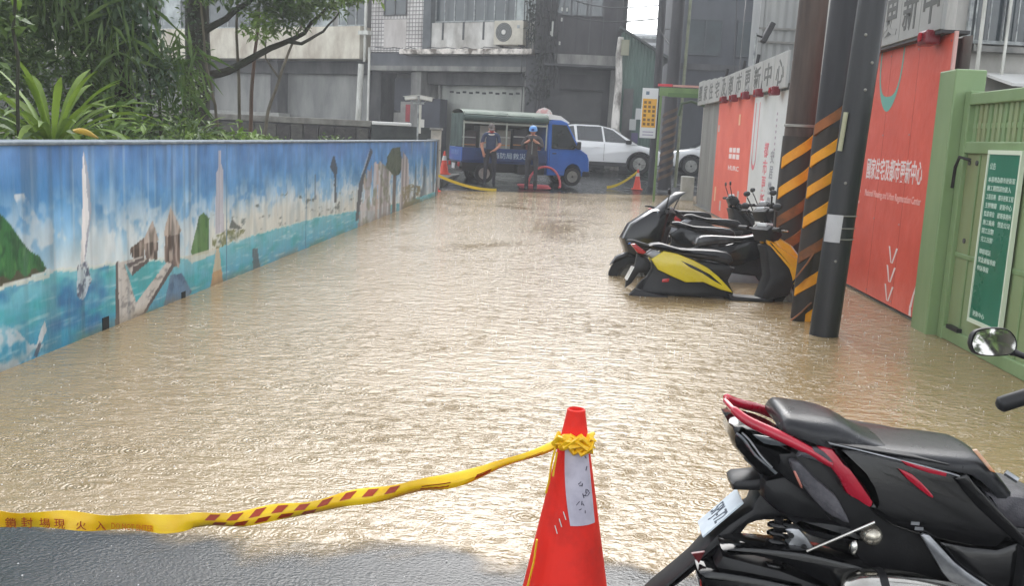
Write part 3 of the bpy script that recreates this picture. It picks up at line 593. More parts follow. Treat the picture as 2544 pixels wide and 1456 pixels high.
def window(parent, u0, u1, z0, z1, v, n, pane=M_GLASS, frame=M_FRAME, fw_=.05, pale=()):
    w = MB(); f = fw_
    w.box(u0, u1, v - .05, v + .04, z0, z0 + f); w.box(u0, u1, v - .05, v + .04, z1 - f, z1); w.box(u0, u0 + f, v - .048, v + .038, z0 + f, z1 - f); w.box(u1 - f, u1, v - .048, v + .038, z0 + f, z1 - f)
    for i in range(1, n): x = u0 + (u1 - u0) * i / n; w.box(x - f * .5, x + f * .5, v - .046, v + .036, z0 + f, z1 - f)
    fr = w.build('window', frame, parent)
    for i in range(n):
        a, c = u0 + (u1 - u0) * i / n, u0 + (u1 - u0) * (i + 1) / n
        q = MB(); q.box(a + f * .5 + .002, c - f * .5 - .002, v - .006 - .01 * (i % 2), v + .004 - .01 * (i % 2), z0 + f, z1 - f); q.build('pane', M_CURT if i in pale else pane, fr)
    return fr
def pipe(parent, pts, r, mat, name='downpipe', n=8): mb = MB(); mb.tube(pts, r, n=n); return mb.build(name, mat, parent, smooth=50)

# --- left: cream building with grey shutters
B = thing('cream_building', 'weathered cream building with a stained concrete band above grey roller shutters', 'building', (FO[0], FO[1], .3), FA)
zb = -.3
def Bx(name, u0, u1, v0, v1, z0, z1, mat, par, bevel=0): mb = MB(); mb.box(u0, u1, v0, v1, z0 + zb, z1 + zb); return mb.build(name, mat, par, bevel=bevel)
Bx('wall', -34, -.15, 1.3, 9, 0, 4.5, M_DARKP, B); Bx('upper_wall', -34, -.32, .45, 9, 5.82, 9.6, M_GREYW, B); Bx('balcony_band', -34, -.32, -.05, 1.299, 4.42, 5.80, M_CREAM, B, .02)
Bx('cornice', -34.1, -.3, -.2, 9.2, 9.6, 9.85, M_CREAM, B)
for a, c in ((-15.5, -10.9), (-10.4, -6.0), (-5.6, -.75)): slats('shutter', a, c, 1.25, .1, 3.55, M_SHUT, B); Bx('shutter_box', a - .1, c + .1, .95, 1.29, 3.84, 4.40, M_DARKP, B)
for a in (-15.8, -10.65, -5.8): Bx('pillar', a - .22, a + .22, .55, 1.28, 0, 4.41, M_DARKP, B)
Bx('counter', -11.2, -5.2, .25, 1.0, 1.35, 2.0, pm('pale_counter', srgb(168, 168, 162), srgb(140, 140, 134), 3, .7), B, .02)
for a, c, pl in ((-14.5, -10.5, (1,)), (-9.9, -6.0, ()), (-5.2, -2.2, (2,)), (-1.9, -.4, (0,))): window(B, a, c, 5.86 + zb, 7.6 + zb, .42, 3, pale=pl)
pipe(B, [(.05, -.12, 9.5 + zb), (.02, -.12, 4.3 + zb)], .06, M_WPIPE); pipe(B, [(-.08, -.2, 4.2 + zb), (-.2, -.2, 1.0 + zb), (-.2, -.2, .3 + zb)], .13, M_WPIPE, 'column_pipe'); Bx('pipe_bracket', -.25, .28, -.26, -.02, 5.42, 5.58, M_WPIPE, B)

# --- centre: tiled building
B = thing('tiled_building', 'grey town house with small white tiles, air conditioner and garage shutter', 'building', (FO[0], FO[1], .3), FA)
Bx('upper_wall', .25, 2.95, .0, 8, 4.72, 9.8, M_TILE, B); Bx('back_wall', 2.96, 8.5, .5, 8, 4.72, 9.8, M_DARKP, B); Bx('pier', 2.97, 3.34, -.06, .49, 4.75, 9.8, pm('grey_pier', srgb(104, 108, 110), srgb(82, 86, 90), 2, .8), B)
Bx('parapet', 3.345, 8.2, .05, .35, 4.80, 5.88, pm('tile_panel', srgb(226, 224, 218), srgb(126, 120, 110), .9, .6, stretch=(1, 1, .5), lo=.36, hi=.7, bump=.3), B)
for x in (3.9, 4.9, 5.85, 6.55): Bx('panel_joint', x - .04, x + .04, .03, .06, 5.2, 5.9, M_DARKP, B)
Bx('spandrel', .25, 8.5, .02, 1.2, 4.15, 4.70, pm('grey_spandrel', srgb(112, 114, 116), srgb(86, 88, 94), 1.2, .8, stretch=(1, 1, .5)), B); Bx('lintel', .2, 8.45, -.1, .9, 3.95, 4.148, M_GREYW, B)
lg = Bx('ledge', 2.15, 8.42, -.55, .3, 4.58, 4.79, pm('ledge_white', srgb(238, 230, 220), srgb(112, 102, 92), 2.4, .8, bump=.6, lo=.42, hi=.6), B, .03)
Bx('ground_wall', .25, 8.4, 1.9, 8, 0, 3.96, M_DARKP, B); Bx('side_pillar', 7.9, 8.5, -.05, 1.89, 0, 3.94, M_GREYW, B); Bx('mid_pillar', 2.35, 2.85, .1, 1.89, 0, 3.94, M_GREYW, B)
Bx('garage_housing', 2.86, 7.88, .6, 1.89, 3.45, 3.94, M_DARKP, B); slats('garage_shutter', 3.35, 7.5, .98, .1, 3.44, M_SHUT2, B, .10)
Bx('shutter_rail', 3.22, 3.34, .85, 1.1, .05, 3.44, M_GREYW, B); Bx('shutter_rail', 7.51, 7.63, .85, 1.1, .05, 3.44, M_GREYW, B)
for i in range(11): Bx('vent_slot', 3.75 + i * .32, 3.92 + i * .32, .945, .99, 3.14 - .03 * (i % 2), 3.22 - .03 * (i % 2), M_BLK, B)
Bx('dark_window', .45, 2.2, 1.5, 1.88, 2.35, 3.75, M_DKBLUE, B); Bx('notice_board', .55, 1.55, 1.35, 1.88, 1.25, 2.25, M_GREYW, B); Bx('meter_cabinet', 1.55, 2.5, .5, 1.2, .6, 2.7, pm('cabinet', srgb(150, 148, 142), srgb(128, 126, 122), 3, .6), B)
rs_ = Bx('red_plate', 1.86, 2.24, .44, .497, 1.85, 2.58, pm('red_enamel', srgb(170, 44, 52), srgb(140, 40, 48), 4, .4), B); Bx('side_stripe', 2.44, 2.5, .44, .497, 1.3, 2.3, MATS['red_enamel'], B)
Bx('dark_door', 3.0, 3.95, -.02, .5, .2, 2.83, M_DKBLUE, B)
window(B, .92, 2.11, 6.2 + zb, 8.0 + zb, -.01, 2, frame=M_DARKP); Bx('window_panel', .95, 2.1, -.02, .01, 4.9, 6.05, pm('lighter_tiles', srgb(206, 200, 194), srgb(164, 156, 150), 1.2, .5, stretch=(1, 1, .3)), B)
window(B, 3.36, 8.1, 5.92 + zb, 8.2 + zb, .28, 5, pale=(4,)); Bx('roof_slab', .1, 8.7, -.3, 8.2, 9.8, 10.1, M_GREYW, B)
pipe(B, [(.30, -.14, 4.9 + zb), (.30, -.14, .3 + zb)], .055, M_WPIPE); pipe(B, [(8.46, -.1, 9.8 + zb), (8.44, -.1, .3 + zb)], .06, M_FRAME); pipe(B, [(8.30, -.1, 9.8 + zb), (8.28, -.1, 4.2 + zb)], .04, M_DARKP)
for k in range(9): pipe(B, wig([(.6 + .9 * k, -.12, 4.9 + zb), (1.2 + .9 * k, -.14, 4.86 + zb - .05 * (k % 3)), (1.5 + .9 * k, -.12, 4.88 + zb)], .02, k), .014, M_BLK, 'cable')
for k in range(4): pipe(B, wig([(8.1 - .12 * k, -.16, 8.5 + zb), (8.15 - .1 * k, -.2, 5.5 + zb), (8.35 - .15 * k, -.2, 2.4 + zb)], .05, 20 + k), .02, M_DARKP, 'cable')
for x in (3.9, 4.85, 5.8, 6.75, 7.7): pipe(B, [(x, .14, 5.95 + zb), (x, .14, 8.1 + zb)], .018, M_FRAME, 'window_bar', 5)
# air conditioner on the ledge
ca, sa = math.cos(FA), math.sin(FA)
def fw2(u, v, z=0): return (FO[0] + u * ca - v * sa, FO[1] + u * sa + v * ca, z)
A = thing('air_conditioner', 'cream air conditioner unit with round fan on the stained ledge', 'air conditioner', fw2(7.3, -.25, 4.9), FA)
M_AC = pm('ac_case', srgb(214, 208, 192), srgb(190, 184, 168), 3, .5)
mb = MB(); mb.box(-.66, .66, -.22, .22, .04, .96); mb.build('case', M_AC, A, bevel=.03)
mb = MB(); mb.lathe([(.36, -.235), (.36, -.222)], 24, (-.2, 0, .52), 'y'); gr_ = mb.build('fan_guard', pm('fan_dark', srgb(84, 84, 80), rough=.6), A)
for k in range(4): mb = MB(); mb.lathe([(.10 + .07 * k, -.242), (.112 + .07 * k, -.242), (.112 + .07 * k, -.236), (.10 + .07 * k, -.236)], 20, (-.2, 0, .52), 'y', cap=False); mb.build('ring', M_FRAME, gr_)
mb = MB(); mb.lathe([(.09, -.25), (.09, -.236)], 16, (-.2, 0, .52), 'y'); mb.build('fan_hub', pm('hub_white', srgb(220, 218, 210), rough=.5), A)
for x in (-.5, .5): mb = MB(); mb.box(x - .05, x + .05, -.2, .2, 0, .04); mb.build('foot', M_DARKP, A)
mb = MB(); mb.box(.38, .5, -.228, -.22, .66, .78); mb.build('logo_plate', M_FRAME, A)
mb = MB(); mb.tube([(.62, .0, .3), (.85, -.02, .28), (1.1, .05, .75), (1.2, .1, 1.2)], .025, 6); mb.build('hose', M_DARKP, A, smooth=60)

# --- dark building right of it
B = thing('dark_building', 'dark soot-stained building behind the truck with vines and shop shutter', 'building', (0, 38, .35), world=True)
M_SOOT = pm('soot_wall', srgb(86, 86, 88), srgb(58, 59, 62), 1.2, .85, bump=.5, stretch=(1, 1, .35)); M_SOOT2 = pm('soot_panel', srgb(76, 74, 76), srgb(60, 59, 62), 2, .8, stretch=(1, 1, .3))
def Wx(name, x0, x1, y0, y1, z0, z1, mat, par, bevel=0): mb = MB(); mb.box(x0, x1, y0, y1, z0, z1); return mb.build(name, mat, par, bevel=bevel)
Wx('wall', -1.9, 1.62, 38, 46, .3, 4.62, M_SOOT, B); Wx('upper_wall', -1.6, 1.62, 37.4, 46, 4.62, 9.5, M_SOOT2, B); Wx('canopy', -1.2, 1.50, 36.6, 37.99, 4.12, 4.20, M_SOOT, B); Wx('fascia', -.8, 1.45, 37.2, 37.99, 4.24, 4.60, M_GREYW, B)
for k in range(6): Wx('cladding_rib', -1.1 + k * .5, -1.06 + k * .5, 37.36, 37.399, 4.7, 9.4, M_SOOT, B)
slats('shop_shutter', -.55, 1.05, 37.95, .4, 3.3, pm('shutter_dark', srgb(84, 84, 84), srgb(68, 68, 70), 1, .6), B, .09)
Wx('post', 1.32, 1.60, 37.5, 37.99, .3, 4.11, M_GREYW, B); Wx('sign_box', -.6, 1.1, 37.6, 37.93, 3.34, 3.9, M_SOOT2, B)
window(B, -.9, .9, 6.0, 7.4, 37.38, 3, frame=M_SOOT)
mb = MB(); r = random.Random(60)
for k in range(26):
    x = -1.5 + r.uniform(-.25, .55); z = r.uniform(2.4, 7.0); leaves(mb, (x, 36.9 + r.uniform(-.2, .2), z), (.26, .2, .4), 34, .16, r, 0, .4)
mb.build('vines', leafmat('vine_dark', (.018, .024, .018), (.035, .045, .03)), B, fixn=False)
for k in range(7): pipe(B, wig([(-1.5 + .12 * k, 36.9, 7.5), (-1.35 + .1 * k, 36.85, 4.6), (-1.45 + .13 * k, 36.9, 2.3 + .2 * k)], .06, k), .022, M_BLK, 'cable')
for k in range(6): x = r.uniform(-1.3, -.3); z = r.uniform(4.2, 6.4); Wx('insulator', x, x + .06, 36.7, 36.8, z, z + .12 + .4 * (k == 1), pm('porcelain', srgb(176, 178, 170), rough=.4), B)
t = thing('market_parasol', 'folded pink and white parasol standing behind the truck roof', 'parasol', (-1.05, 35.2, .3), world=True)
pipe(t, [(-1.05, 35.2, .3), (-1.05, 35.2, 2.54)], .02, M_FRAME, 'pole'); mb = MB(); mb.lathe([(.30, 2.30), (.28, 2.37), (.20, 2.46), (.04, 2.52)], 12, (-1.05, 35.2, 0)); mb.build('canopy', pm('parasol_pink', srgb(196, 150, 146), srgb(206, 202, 196), 3, .7, lo=.45, hi=.55), t, smooth=40)
mb = MB(); mb.lathe([(.30, 2.30), (.32, 2.16), (.29, 2.16)], 12, (-1.05, 35.2, 0), cap=False); mb.build('valance', pm('parasol_white', srgb(222, 220, 216), rough=.7), t)

# --- green tin shed with white pier
B = thing('green_shed', 'green corrugated shed with sloping roof and flaking white pier', 'shed', (2.2, 36.6, .35), world=True)
M_GTIN = pm('green_tin', srgb(92, 116, 106), srgb(72, 94, 88), 1.6, .6, stretch=(1, 1, .25))
def corr(name, x0, x1, y, z0f, z1f, mat, par, pitch=.12, amp=.02, axis_='x'):
    mb = MB(); n = max(2, int((x1 - x0) / pitch * 4)); a, b_ = [], []
    for i in range(n + 1):
        x = x0 + (x1 - x0) * i / n; d = amp * math.sin(2 * math.pi * i / 4 + .8)
        if axis_ == 'x': a.append((x, y + d, z0f(x))); b_.append((x, y + d, z1f(x)))
        else: a.append((y + d, x, z0f(x))); b_.append((y + d, x, z1f(x)))
    mb.rings([a, b_], cap=False, closed=False); return mb.build(name, mat, par, smooth=60)
corr('front_wall', 1.62, 3.1, 36.5, lambda x: .35, lambda x: 5.5 - .55 * (x - 1.55), M_GTIN, B); corr('side_wall', 36.5, 40, 1.62, lambda x: .35, lambda x: 5.4, M_GTIN, B, axis_='y')
mb = MB(); mb.add([(1.5, 36.2, 5.60), (3.4, 36.2, 4.55), (3.4, 41, 4.55), (1.5, 41, 5.60), (1.5, 36.2, 5.52), (3.4, 36.2, 4.47), (3.4, 41, 4.47), (1.5, 41, 5.52)], [(0, 1, 2, 3), (7, 6, 5, 4), (0, 4, 5, 1), (1, 5, 6, 2), (2, 6, 7, 3), (3, 7, 4, 0)]); mb.build('roof', pm('roof_edge', srgb(70, 76, 76), rough=.6), B)
M_WP = pm('flaking_white', srgb(226, 222, 214), srgb(120, 114, 108), 2.6, .8, bump=.6, lo=.42, hi=.62, stretch=(1, 1, .4))
mb = MB(); mb.tube([(1.62, 36.2, .35), (1.55, 36.2, 2.2), (1.58, 36.2, 3.6), (1.52, 36.2, 4.6), (1.55, 36.2, 5.2)], [.17, .15, .13, .12, .10], 8); mb.build('pier', M_WP, B, smooth=50)
Wx('doorway', 1.80, 2.15, 36.44, 36.47, .4, 3.4, M_DARKP, B); Wx('meter_box', 1.58, 1.86, 36.02, 36.12, 4.55, 5.1, pm('meter', srgb(146, 146, 124), rough=.6), B)
for k, (x, z, c) in enumerate([(2.2, 2.1, (176, 178, 176)), (2.3, 1.6, (90, 84, 116)), (2.15, 1.2, (150, 160, 130)), (2.4, 2.5, (196, 198, 196))]): Wx('poster', x - .12, x + .12, 36.43, 36.45, z - .2, z + .2, pm('bill%d' % k, srgb(*c), rough=.7), B)
# far pale roofs in the gap
t = thing('pale_roof_house', 'far pale house with white sheet roofs in the bright gap', 'house', (5, 62, .4), world=True)
M_PALE = pm('pale_sheet', srgb(224, 226, 226), srgb(204, 206, 208), .7, .7)
Wx('wall', 2.0, 9, 62, 68, .4, 7.4, M_PALE, t)
for k, (z, y) in enumerate([(7.4, 61.5), (8.2, 64)]):
    mb = MB(); mb.box(1.5, 9.5, y, y + 5, z, z + .18); mb.build('roof', M_PALE, t)
    mb = MB(); mb.box(1.5, 9.5, y - .05, y - .002, z - .12, z + .02); mb.build('gutter', M_FRAME, t)
# dark block behind the fence and grey sheet building
B = thing('slate_block', 'tall slate-grey apartment block behind the far fence', 'building', (7, 44, .4), world=True)
M_SLATE = pm('slate_wall', srgb(78, 82, 88), srgb(62, 65, 72), .8, .8, stretch=(1, 1, .4))
Wx('wall', 4.1, 13, 42, 52, .4, 14, M_SLATE, B)
for zz in (4.6, 7.7, 10.8): Wx('floor_band', 4.05, 13, 41.9, 41.999, zz, zz + .25, M_SOOT, B)
for k in range(4):
    for zz in (5.2, 8.3): window(B, 4.6 + k * 2.0, 6.0 + k * 2.0, zz, zz + 1.5, 41.96, 2, frame=M_SLATE)
B = thing('sheet_metal_building', 'pale grey ribbed sheet metal building above the far fence', 'building', (8, 28, 0), world=True)
M_SHEET = pm('grey_sheet', srgb(176, 178, 176), srgb(156, 158, 158), .8, .55, stretch=(1, 1, .25))
corr('front_wall', 4.85, 12, 27, lambda x: .2, lambda x: 8.5, M_SHEET, B, .22, .03); corr('side_wall', 27, 28.4, 4.85, lambda x: .2, lambda x: 8.5, M_SHEET, B, .22, .03, 'y')
for zz in (4.25, 4.6): Wx('flashing', 4.8, 12, 26.92, 26.96, zz, zz + .05, M_GREYW, B)
Wx('corner_trim', 4.80, 4.9, 26.93, 27.03, .2, 8.5, M_SHEET, B); Wx('roof', 4.7, 12.2, 26.8, 28.5, 8.5, 8.65, M_SHEET, B)
B = thing('grey_house', 'grey house with barred windows and white pipes above the green gate', 'house', (8, 16, 0), world=True)
Wx('wall', 5.55, 12, 15.1, 24, 0, 8, pm('pale_wall', srgb(186, 184, 178), srgb(150, 148, 142), 1.5, .8, stretch=(1, 1, .4)), B)
w_ = window(B, 5.7, 7.4, 3.12, 4.6, 15.05, 3, frame=M_FRAME)
for k in range(8): pipe(w_, [(5.78 + .2 * k, 14.95, 3.15), (5.78 + .2 * k, 14.95, 4.6)], .012, M_FRAME, 'bar', 5)
Wx('sill', 5.6, 7.5, 14.9, 15.09, 3.0, 3.08, M_GREYW, B); pipe(B, [(5.86, 14.9, 8), (5.86, 14.9, 2.0)], .03, M_WPIPE); pipe(B, [(6.25, 14.9, 8), (6.22, 14.9, 2.6)], .025, M_WPIPE)
mb = MB(); mb.add([(6.0, 14.0, 2.50), (7.6, 14.0, 2.46), (7.6, 15.08, 2.72), (6.0, 15.08, 2.72), (6.0, 14.0, 2.46), (7.6, 14.0, 2.42), (7.6, 15.08, 2.68), (6.0, 15.08, 2.68)], [(0, 1, 2, 3), (7, 6, 5, 4), (0, 4, 5, 1), (1, 5, 6, 2), (2, 6, 7, 3), (3, 7, 4, 0)]); mb.build('awning', pm('awning_sheet', srgb(214, 214, 210), rough=.6), B)

# --- low stone wall and planter behind the garden
t = thing('stone_wall', 'low dark stone wall with grey capstone behind the garden', 'wall', (-8.7, 25.2, 0), world=True)
M_STONE = pm('stone', srgb(96, 94, 88), srgb(66, 66, 62), 5, .85, bump=1, bscale=18, bdist=.02); M_STONE2 = pm('stone2', srgb(80, 76, 74), srgb(54, 53, 52), 5, .85, bump=1, bscale=18, bdist=.02)
Wx('core', -13, -5.22, 25.06, 25.4, 0, 1.5, M_DARKP, t); Wx('capstone', -13.05, -5.18, 24.98, 25.45, 1.50, 1.66, pm('capstone', srgb(142, 140, 132), srgb(108, 106, 100), 3, .8, bump=.5), t, .015)
r = random.Random(70); x = -13.0
mesh_cache = []
while x < -5.3:
    w = r.uniform(.32, .6); w = min(w, -5.24 - x)
    for z0, z1 in ((.55, .98), (1.0, 1.48)):
        d = r.uniform(0, .03); mb = MB(); mb.box(x + .01, x + w - .01, 25.0 - d, 25.058, z0, z1 - r.uniform(0, .03)); mb.build('stone', r.choice([M_STONE, M_STONE2]), t, bevel=.015)
    x += w
t = thing('planter_wall', 'dark planter block with white board on top beside the camera pole', 'planter', (-4.4, 25.2, 0), world=True)
Wx('body', -5.16, -3.62, 24.9, 25.5, 0, 1.56, pm('planter_dark', srgb(70, 74, 72), srgb(52, 56, 55), 4, .85, bump=.6), t, .01); Wx('white_board', -5.14, -4.2, 24.86, 25.4, 1.563, 1.65, pm('white_board', srgb(226, 226, 222), rough=.5), t, .02)
t = thing('gate_pillar', 'short pale gatepost at the end of the dark planter', 'post', (-3.5, 24.9, 0), world=True)
Wx('shaft', -3.60, -3.36, 24.8, 25.1, 0, 1.50, pm('pale_post', srgb(196, 192, 182), srgb(150, 148, 140), 4, .7), t, .02); Wx('cap', -3.63, -3.33, 24.77, 25.13, 1.502, 1.56, M_GREYW, t, .01)
# --- twin camera pole
t = thing('camera_pole', 'thin grey pole carrying two white security cameras at the wall end', 'camera pole', (-3.86, 24.3, 1.0), world=True)
pipe(t, [(-3.86, 24.3, 1.0), (-3.86, 24.3, 2.30)], .022, M_FRAME, 'pole')
mb = MB(); mb.box(-4.0, -3.72, 24.27, 24.33, 2.12, 2.17); mb.build('arm', M_FRAME, t)
M_CAMW = pm('camera_white', srgb(226, 226, 220), srgb(206, 206, 200), 4, .35)
for s in (-1, 1):
    cx = -3.86 + s * .19
    mb = MB(); Mx = Matrix.Translation((cx, 24.3, 2.26)) @ Matrix.Rotation(R(8 * s), 4, 'Y')
    mb.box(-.16, .16, -.055, .055, -.045, .05, M=Mx); c_ = mb.build('camera_body', M_CAMW, t, bevel=.02)
    mb = MB(); mb.box(-.19, .19, -.065, .065, .052, .062, M=Mx); mb.build('sun_hood', M_CAMW, c_)
    mb = MB(); mb.lathe([(.04, 0), (.04, .012)], 12, (0, 0, 0), 'x'); mb.v = [tuple(Mx @ Vector((q[0] + s * .162 - (.012 if s < 0 else 0), q[1], q[2]))) for q in mb.v]; mb.build('lens', M_BLK, c_)
    mb = MB(); mb.tube([(cx, 24.3, 2.21), (cx * .6 - 3.86 * .4, 24.3, 2.15)], .014, 6); mb.build('mount', M_FRAME, t)
mb = MB(); mb.box(-3.80, -3.70, 24.24, 24.3, 1.55, 1.75); mb.build('junction_box', M_CAMW, t)
mb = MB(); mb.box(-3.835, -3.78, 24.26, 24.3, 1.4, 2.1); mb.build('conduit', M_WPIPE, t)
struct(Wx('pavement', -14, -3.34, 25.5, 33, -.2, .24, pm('pave', srgb(110, 110, 106), srgb(88, 88, 84), 3, .5), None))
# ------------------------------------------------------------------ right side: hoarding, posters, green gate
XR = 3.10
M_RED = pm('poster_red', srgb(230, 102, 84), srgb(214, 88, 70), 1.3, .38, .12, bump=.35, bscale=5, bdist=.03)
M_RED2 = pm('poster_red_far', srgb(236, 118, 98), srgb(222, 104, 88), 1.0, .45)
M_WHT = pm('poster_white', srgb(222, 224, 224), srgb(204, 208, 206), 1.0, .45); M_TXTW = pm('print_white', srgb(240, 226, 224), rough=.5); M_TXTP = pm('print_pink', srgb(244, 186, 178), rough=.5)
M_TEAL = pm('print_teal', srgb(104, 172, 158), rough=.5); M_TXTG = pm('print_grey', srgb(92, 94, 92), rough=.6); M_GREYB = pm('band_grey', srgb(170, 171, 168), srgb(150, 151, 149), 1.6, .6, stretch=(1, 1, .4))
M_TIN = pm('hoarding_tin', srgb(150, 150, 146), srgb(118, 118, 114), 1.2, .6, metal=.2, stretch=(1, 1, .25))
H = thing('sheet_hoarding', 'long ribbed grey sheet hoarding along the right side of the alley', 'hoarding', (XR + .1, 16, -.3), world=True)
y = 8.24; k = 0
while y < 24:
    y2 = min(24.1, y + 1.32); corr('sheet', y + .004, y2 - .004, XR + .07, lambda q: -.35, lambda q: 2.42, M_TIN, H, .2, .018, 'y'); y = y2
    mb = MB(); mb.box(XR + .11, XR + .17, y - .03, y + .03, -.35, 2.95); mb.build('post', M_GREYW, H)
for z in (.4, 1.4, 2.3): mb = MB(); mb.box(XR + .095, XR + .109, 8.24, 24.1, z, z + .05); mb.build('rail', M_GREYW, H)
mb = MB(); mb.box(XR - .03, XR + .16, 8.24, 24.1, -.35, .015); mb.build('plinth', M_CONC, H)
# near red poster
P_ = thing('red_poster', 'large red poster with white Chinese title beside the green gate', 'poster', (XR - .04, 9.4, 0), world=True)
px_ = XR - .045
mb = MB(); mb.box(px_, px_ + .02, 8.30, 10.62, .035, 2.44); mb.build('panel', M_RED, P_)
for ya, yb, za, zb_ in ((8.27, 8.30, .03, 2.45), (10.62, 10.645, .03, 2.45)): mb = MB(); mb.box(px_ - .004, px_ + .022, ya, yb, za, zb_); mb.build('pale_edge', pm('trim_pink', srgb(214, 170, 164), rough=.5), P_)
def rtext(nm, body, par, y, z, w, h, mat, x=None, bold=.003): return text(nm, body, .2, mat, par, frame_right((px_ - .001) if x is None else x, y, z), .0015, w, h, bold=bold)
rtext('title', '國家住宅及都市更新中心', P_, 10.26, 1.18, 1.60, .215, M_TXTW); rtext('subtitle', 'National Housing and Urban Regeneration Center', P_, 10.24, .985, 1.62, .09, M_TXTP)
for z in (1.36, 1.22, 1.04, .93):
    mb = MB(); mb.box(px_ - .003, px_ - .0005, 10.40, 10.44, z - .015, z + .015); mb.build('dot', M_TXTP, P_)
for yy in (8.34, 9.1, 9.85, 10.58):
    for zz in (.08, .8, 1.62, 2.38): mb = MB(); mb.lathe([(.009, -.0035), (.007, -.006)], 8, (px_, yy, zz), 'x'); mb.build('screw', M_FRAME, P_)
for yy in (9.07, 9.84): mb = MB(); mb.box(px_ - .0012, px_ - .0002, yy, yy + .004, .04, 2.43); mb.build('panel_seam', pm('seam_red', srgb(176, 84, 70), rough=.5), P_)
# teal loop
mb = MB(); prof = []
for i in range(25):
    a = math.pi * i / 24; yy = 9.82 + .34 * math.cos(a) * (1 if a < 1.57 else .95); zz = 2.44 - (.52 * math.sin(a) ** .72); wv = .022 + .05 * math.sin(a) ** 6
    prof.append((yy, zz, wv))
for i in range(24):
    (a0, b0, w0), (a1, b1, w1) = prof[i], prof[i + 1]; cy0, cz0 = 9.82, 2.60
    def off(a, b, w, s): d = Vector((a - cy0, b - cz0)).normalized(); return (px_ - .002, a + d.x * w * s, b + d.y * w * s)
    mb.add([off(a0, b0, w0, 1), off(a1, b1, w1, 1), off(a1, b1, w1, -1), off(a0, b0, w0, -1)], [(0, 1, 2, 3)])
mb.build('teal_loop', M_TEAL, P_)
for z in (.58, .40, .22):
    mb = MB(); 
    for s in (-1, 1): mb.add([(px_ - .002, 9.19 + s * .13, z), (px_ - .002, 9.19 + s * .085, z), (px_ - .002, 9.19 + s * .0, z - .15), (px_ - .002, 9.19 + s * .03, z - .15)], [(0, 1, 2, 3)])
    mb.build('chevron', M_TXTW, P_)
mb = MB(); cv = [(8.36, .50), (8.47, .38), (8.55, .24), (8.60, .12), (8.60, .04)]
for i in range(4): mb.add([(px_ - .002, cv[i][0], cv[i][1]), (px_ - .002, cv[i + 1][0], cv[i + 1][1]), (px_ - .002, cv[i + 1][0] - .03 - .012 * i, cv[i + 1][1]), (px_ - .002, cv[i][0] - .005 - .012 * i, cv[i][1])], [(0, 1, 2, 3)])
mb.build('white_sweep', M_TXTW, P_)
r = random.Random(80)
for k, c in enumerate([(222, 176, 160), (150, 170, 130), (206, 204, 160), (96, 120, 150), (216, 190, 180)]):
    mb = MB(); z = 1.62 - .14 * k; mb.box(px_ - .0025, px_ - .0004, 8.33, 8.40 + .03 * r.random(), z, z + .12); mb.build('side_print', pm('sideprint%d' % k, srgb(*c), rough=.5), P_)
# near sign board above it
S_ = thing('hoarding_sign', 'grey board with large Chinese characters above the red poster by the gate', 'sign', (XR - .1, 9.4, 2.45), world=True)
names = '都市更新中心'
for k in range(4):
    ya = 10.45 - .52 * k; mb = MB(); mb.box(XR - .14, XR - .10, ya - .515, ya, 2.47, 3.12); pn = mb.build('board', M_GREYB, S_, bevel=.006)
    rtext('character', names[k + 1], pn, ya - .06, 2.545, .38, .42, M_TXTG, XR - .1415)
mb = MB(); mb.box(XR - .13, XR + .1, 8.36, 10.46, 2.44, 2.467); mb.build('bottom_rail', M_DARKP, S_)
# small red lamps clipped under the boards
M_LAMP = pm('lamp_red', srgb(128, 26, 40), srgb(104, 22, 34), 6, .3)
def clip_lamp(y, z, s, lab):
    t = thing('warning_lamp', lab, 'lamp', (XR - .13, y, z), world=True, group='red warning lamps on the hoarding')
    mb = MB(); mb.box(XR - .20, XR - .07, y - .10 * s, y + .10 * s, z - .06 * s, z + .05 * s); mb.build('housing', M_LAMP, t, bevel=.02)
    mb = MB(); mb.tube([(XR - .10, y, z + .05 * s), (XR - .09, y, z + .16 * s)], .012, 6); mb.build('bracket', M_BLK, t)
    mb = MB(); mb.lathe([(.035 * s, -.22), (.035 * s, -.205)], 10, (XR, y, z), 'x'); mb.build('lens', pm('lens_red', srgb(176, 40, 52), rough=.2), t)
clip_lamp(8.62, 2.43, 1.1, 'red lamp with black bracket under the big-character board near the gate')
ords = ['nearest the leaning poles', 'second from the leaning poles', 'third from the leaning poles', 'fourth from the leaning poles', 'fifth and farthest from the leaning poles']
for k, (y, z) in enumerate([(14.9, 2.30), (16.15, 2.33), (17.35, 2.345), (18.6, 2.35), (19.8, 2.37)]): clip_lamp(y, z, 1.2, 'small red lamp under the far grey board, ' + ords[k])
# far posters
P_ = thing('red_poster', 'faded red poster with white logo at the far end of the hoarding', 'poster', (XR, 19, 0), world=True)
mb = MB(); mb.box(XR - .01, XR + .01, 17.12, 21.2, .02, 2.36); mb.build('panel', M_RED2, P_)
mb = MB()
for k in range(3):
    for j in range(2): mb.box(XR - .014, XR - .0105, 18.2 + .42 * k, 18.52 + .42 * k, 1.22 + .12 * j, 1.31 + .12 * j)
mb.build('logo', M_TXTW, P_); rtext('caption', 'HURC', P_, 19.35, 1.0, 1.2, .09, M_TXTW, XR - .0115)
for k, (y, z, h) in enumerate([(20.9, 1.75, .14), (20.7, .3, .3), (17.9, .3, .35), (18.4, 1.85, .2), (19.9, .15, .2)]): mb = MB(); mb.box(XR - .014, XR - .0105, y, y + .16, z, z + h); mb.build('mark', pm('mark%d' % (k % 2), srgb(236, 190, 150) if k % 2 else srgb(200, 190, 186), rough=.5), P_)
P_ = thing('white_poster', 'white poster with faded red lettering left of the leaning brown pole', 'poster', (XR, 15.8, 0), world=True)
mb = MB(); mb.box(XR - .012, XR + .008, 14.3, 17.1, .02, 2.30); mb.build('panel', M_WHT, P_)
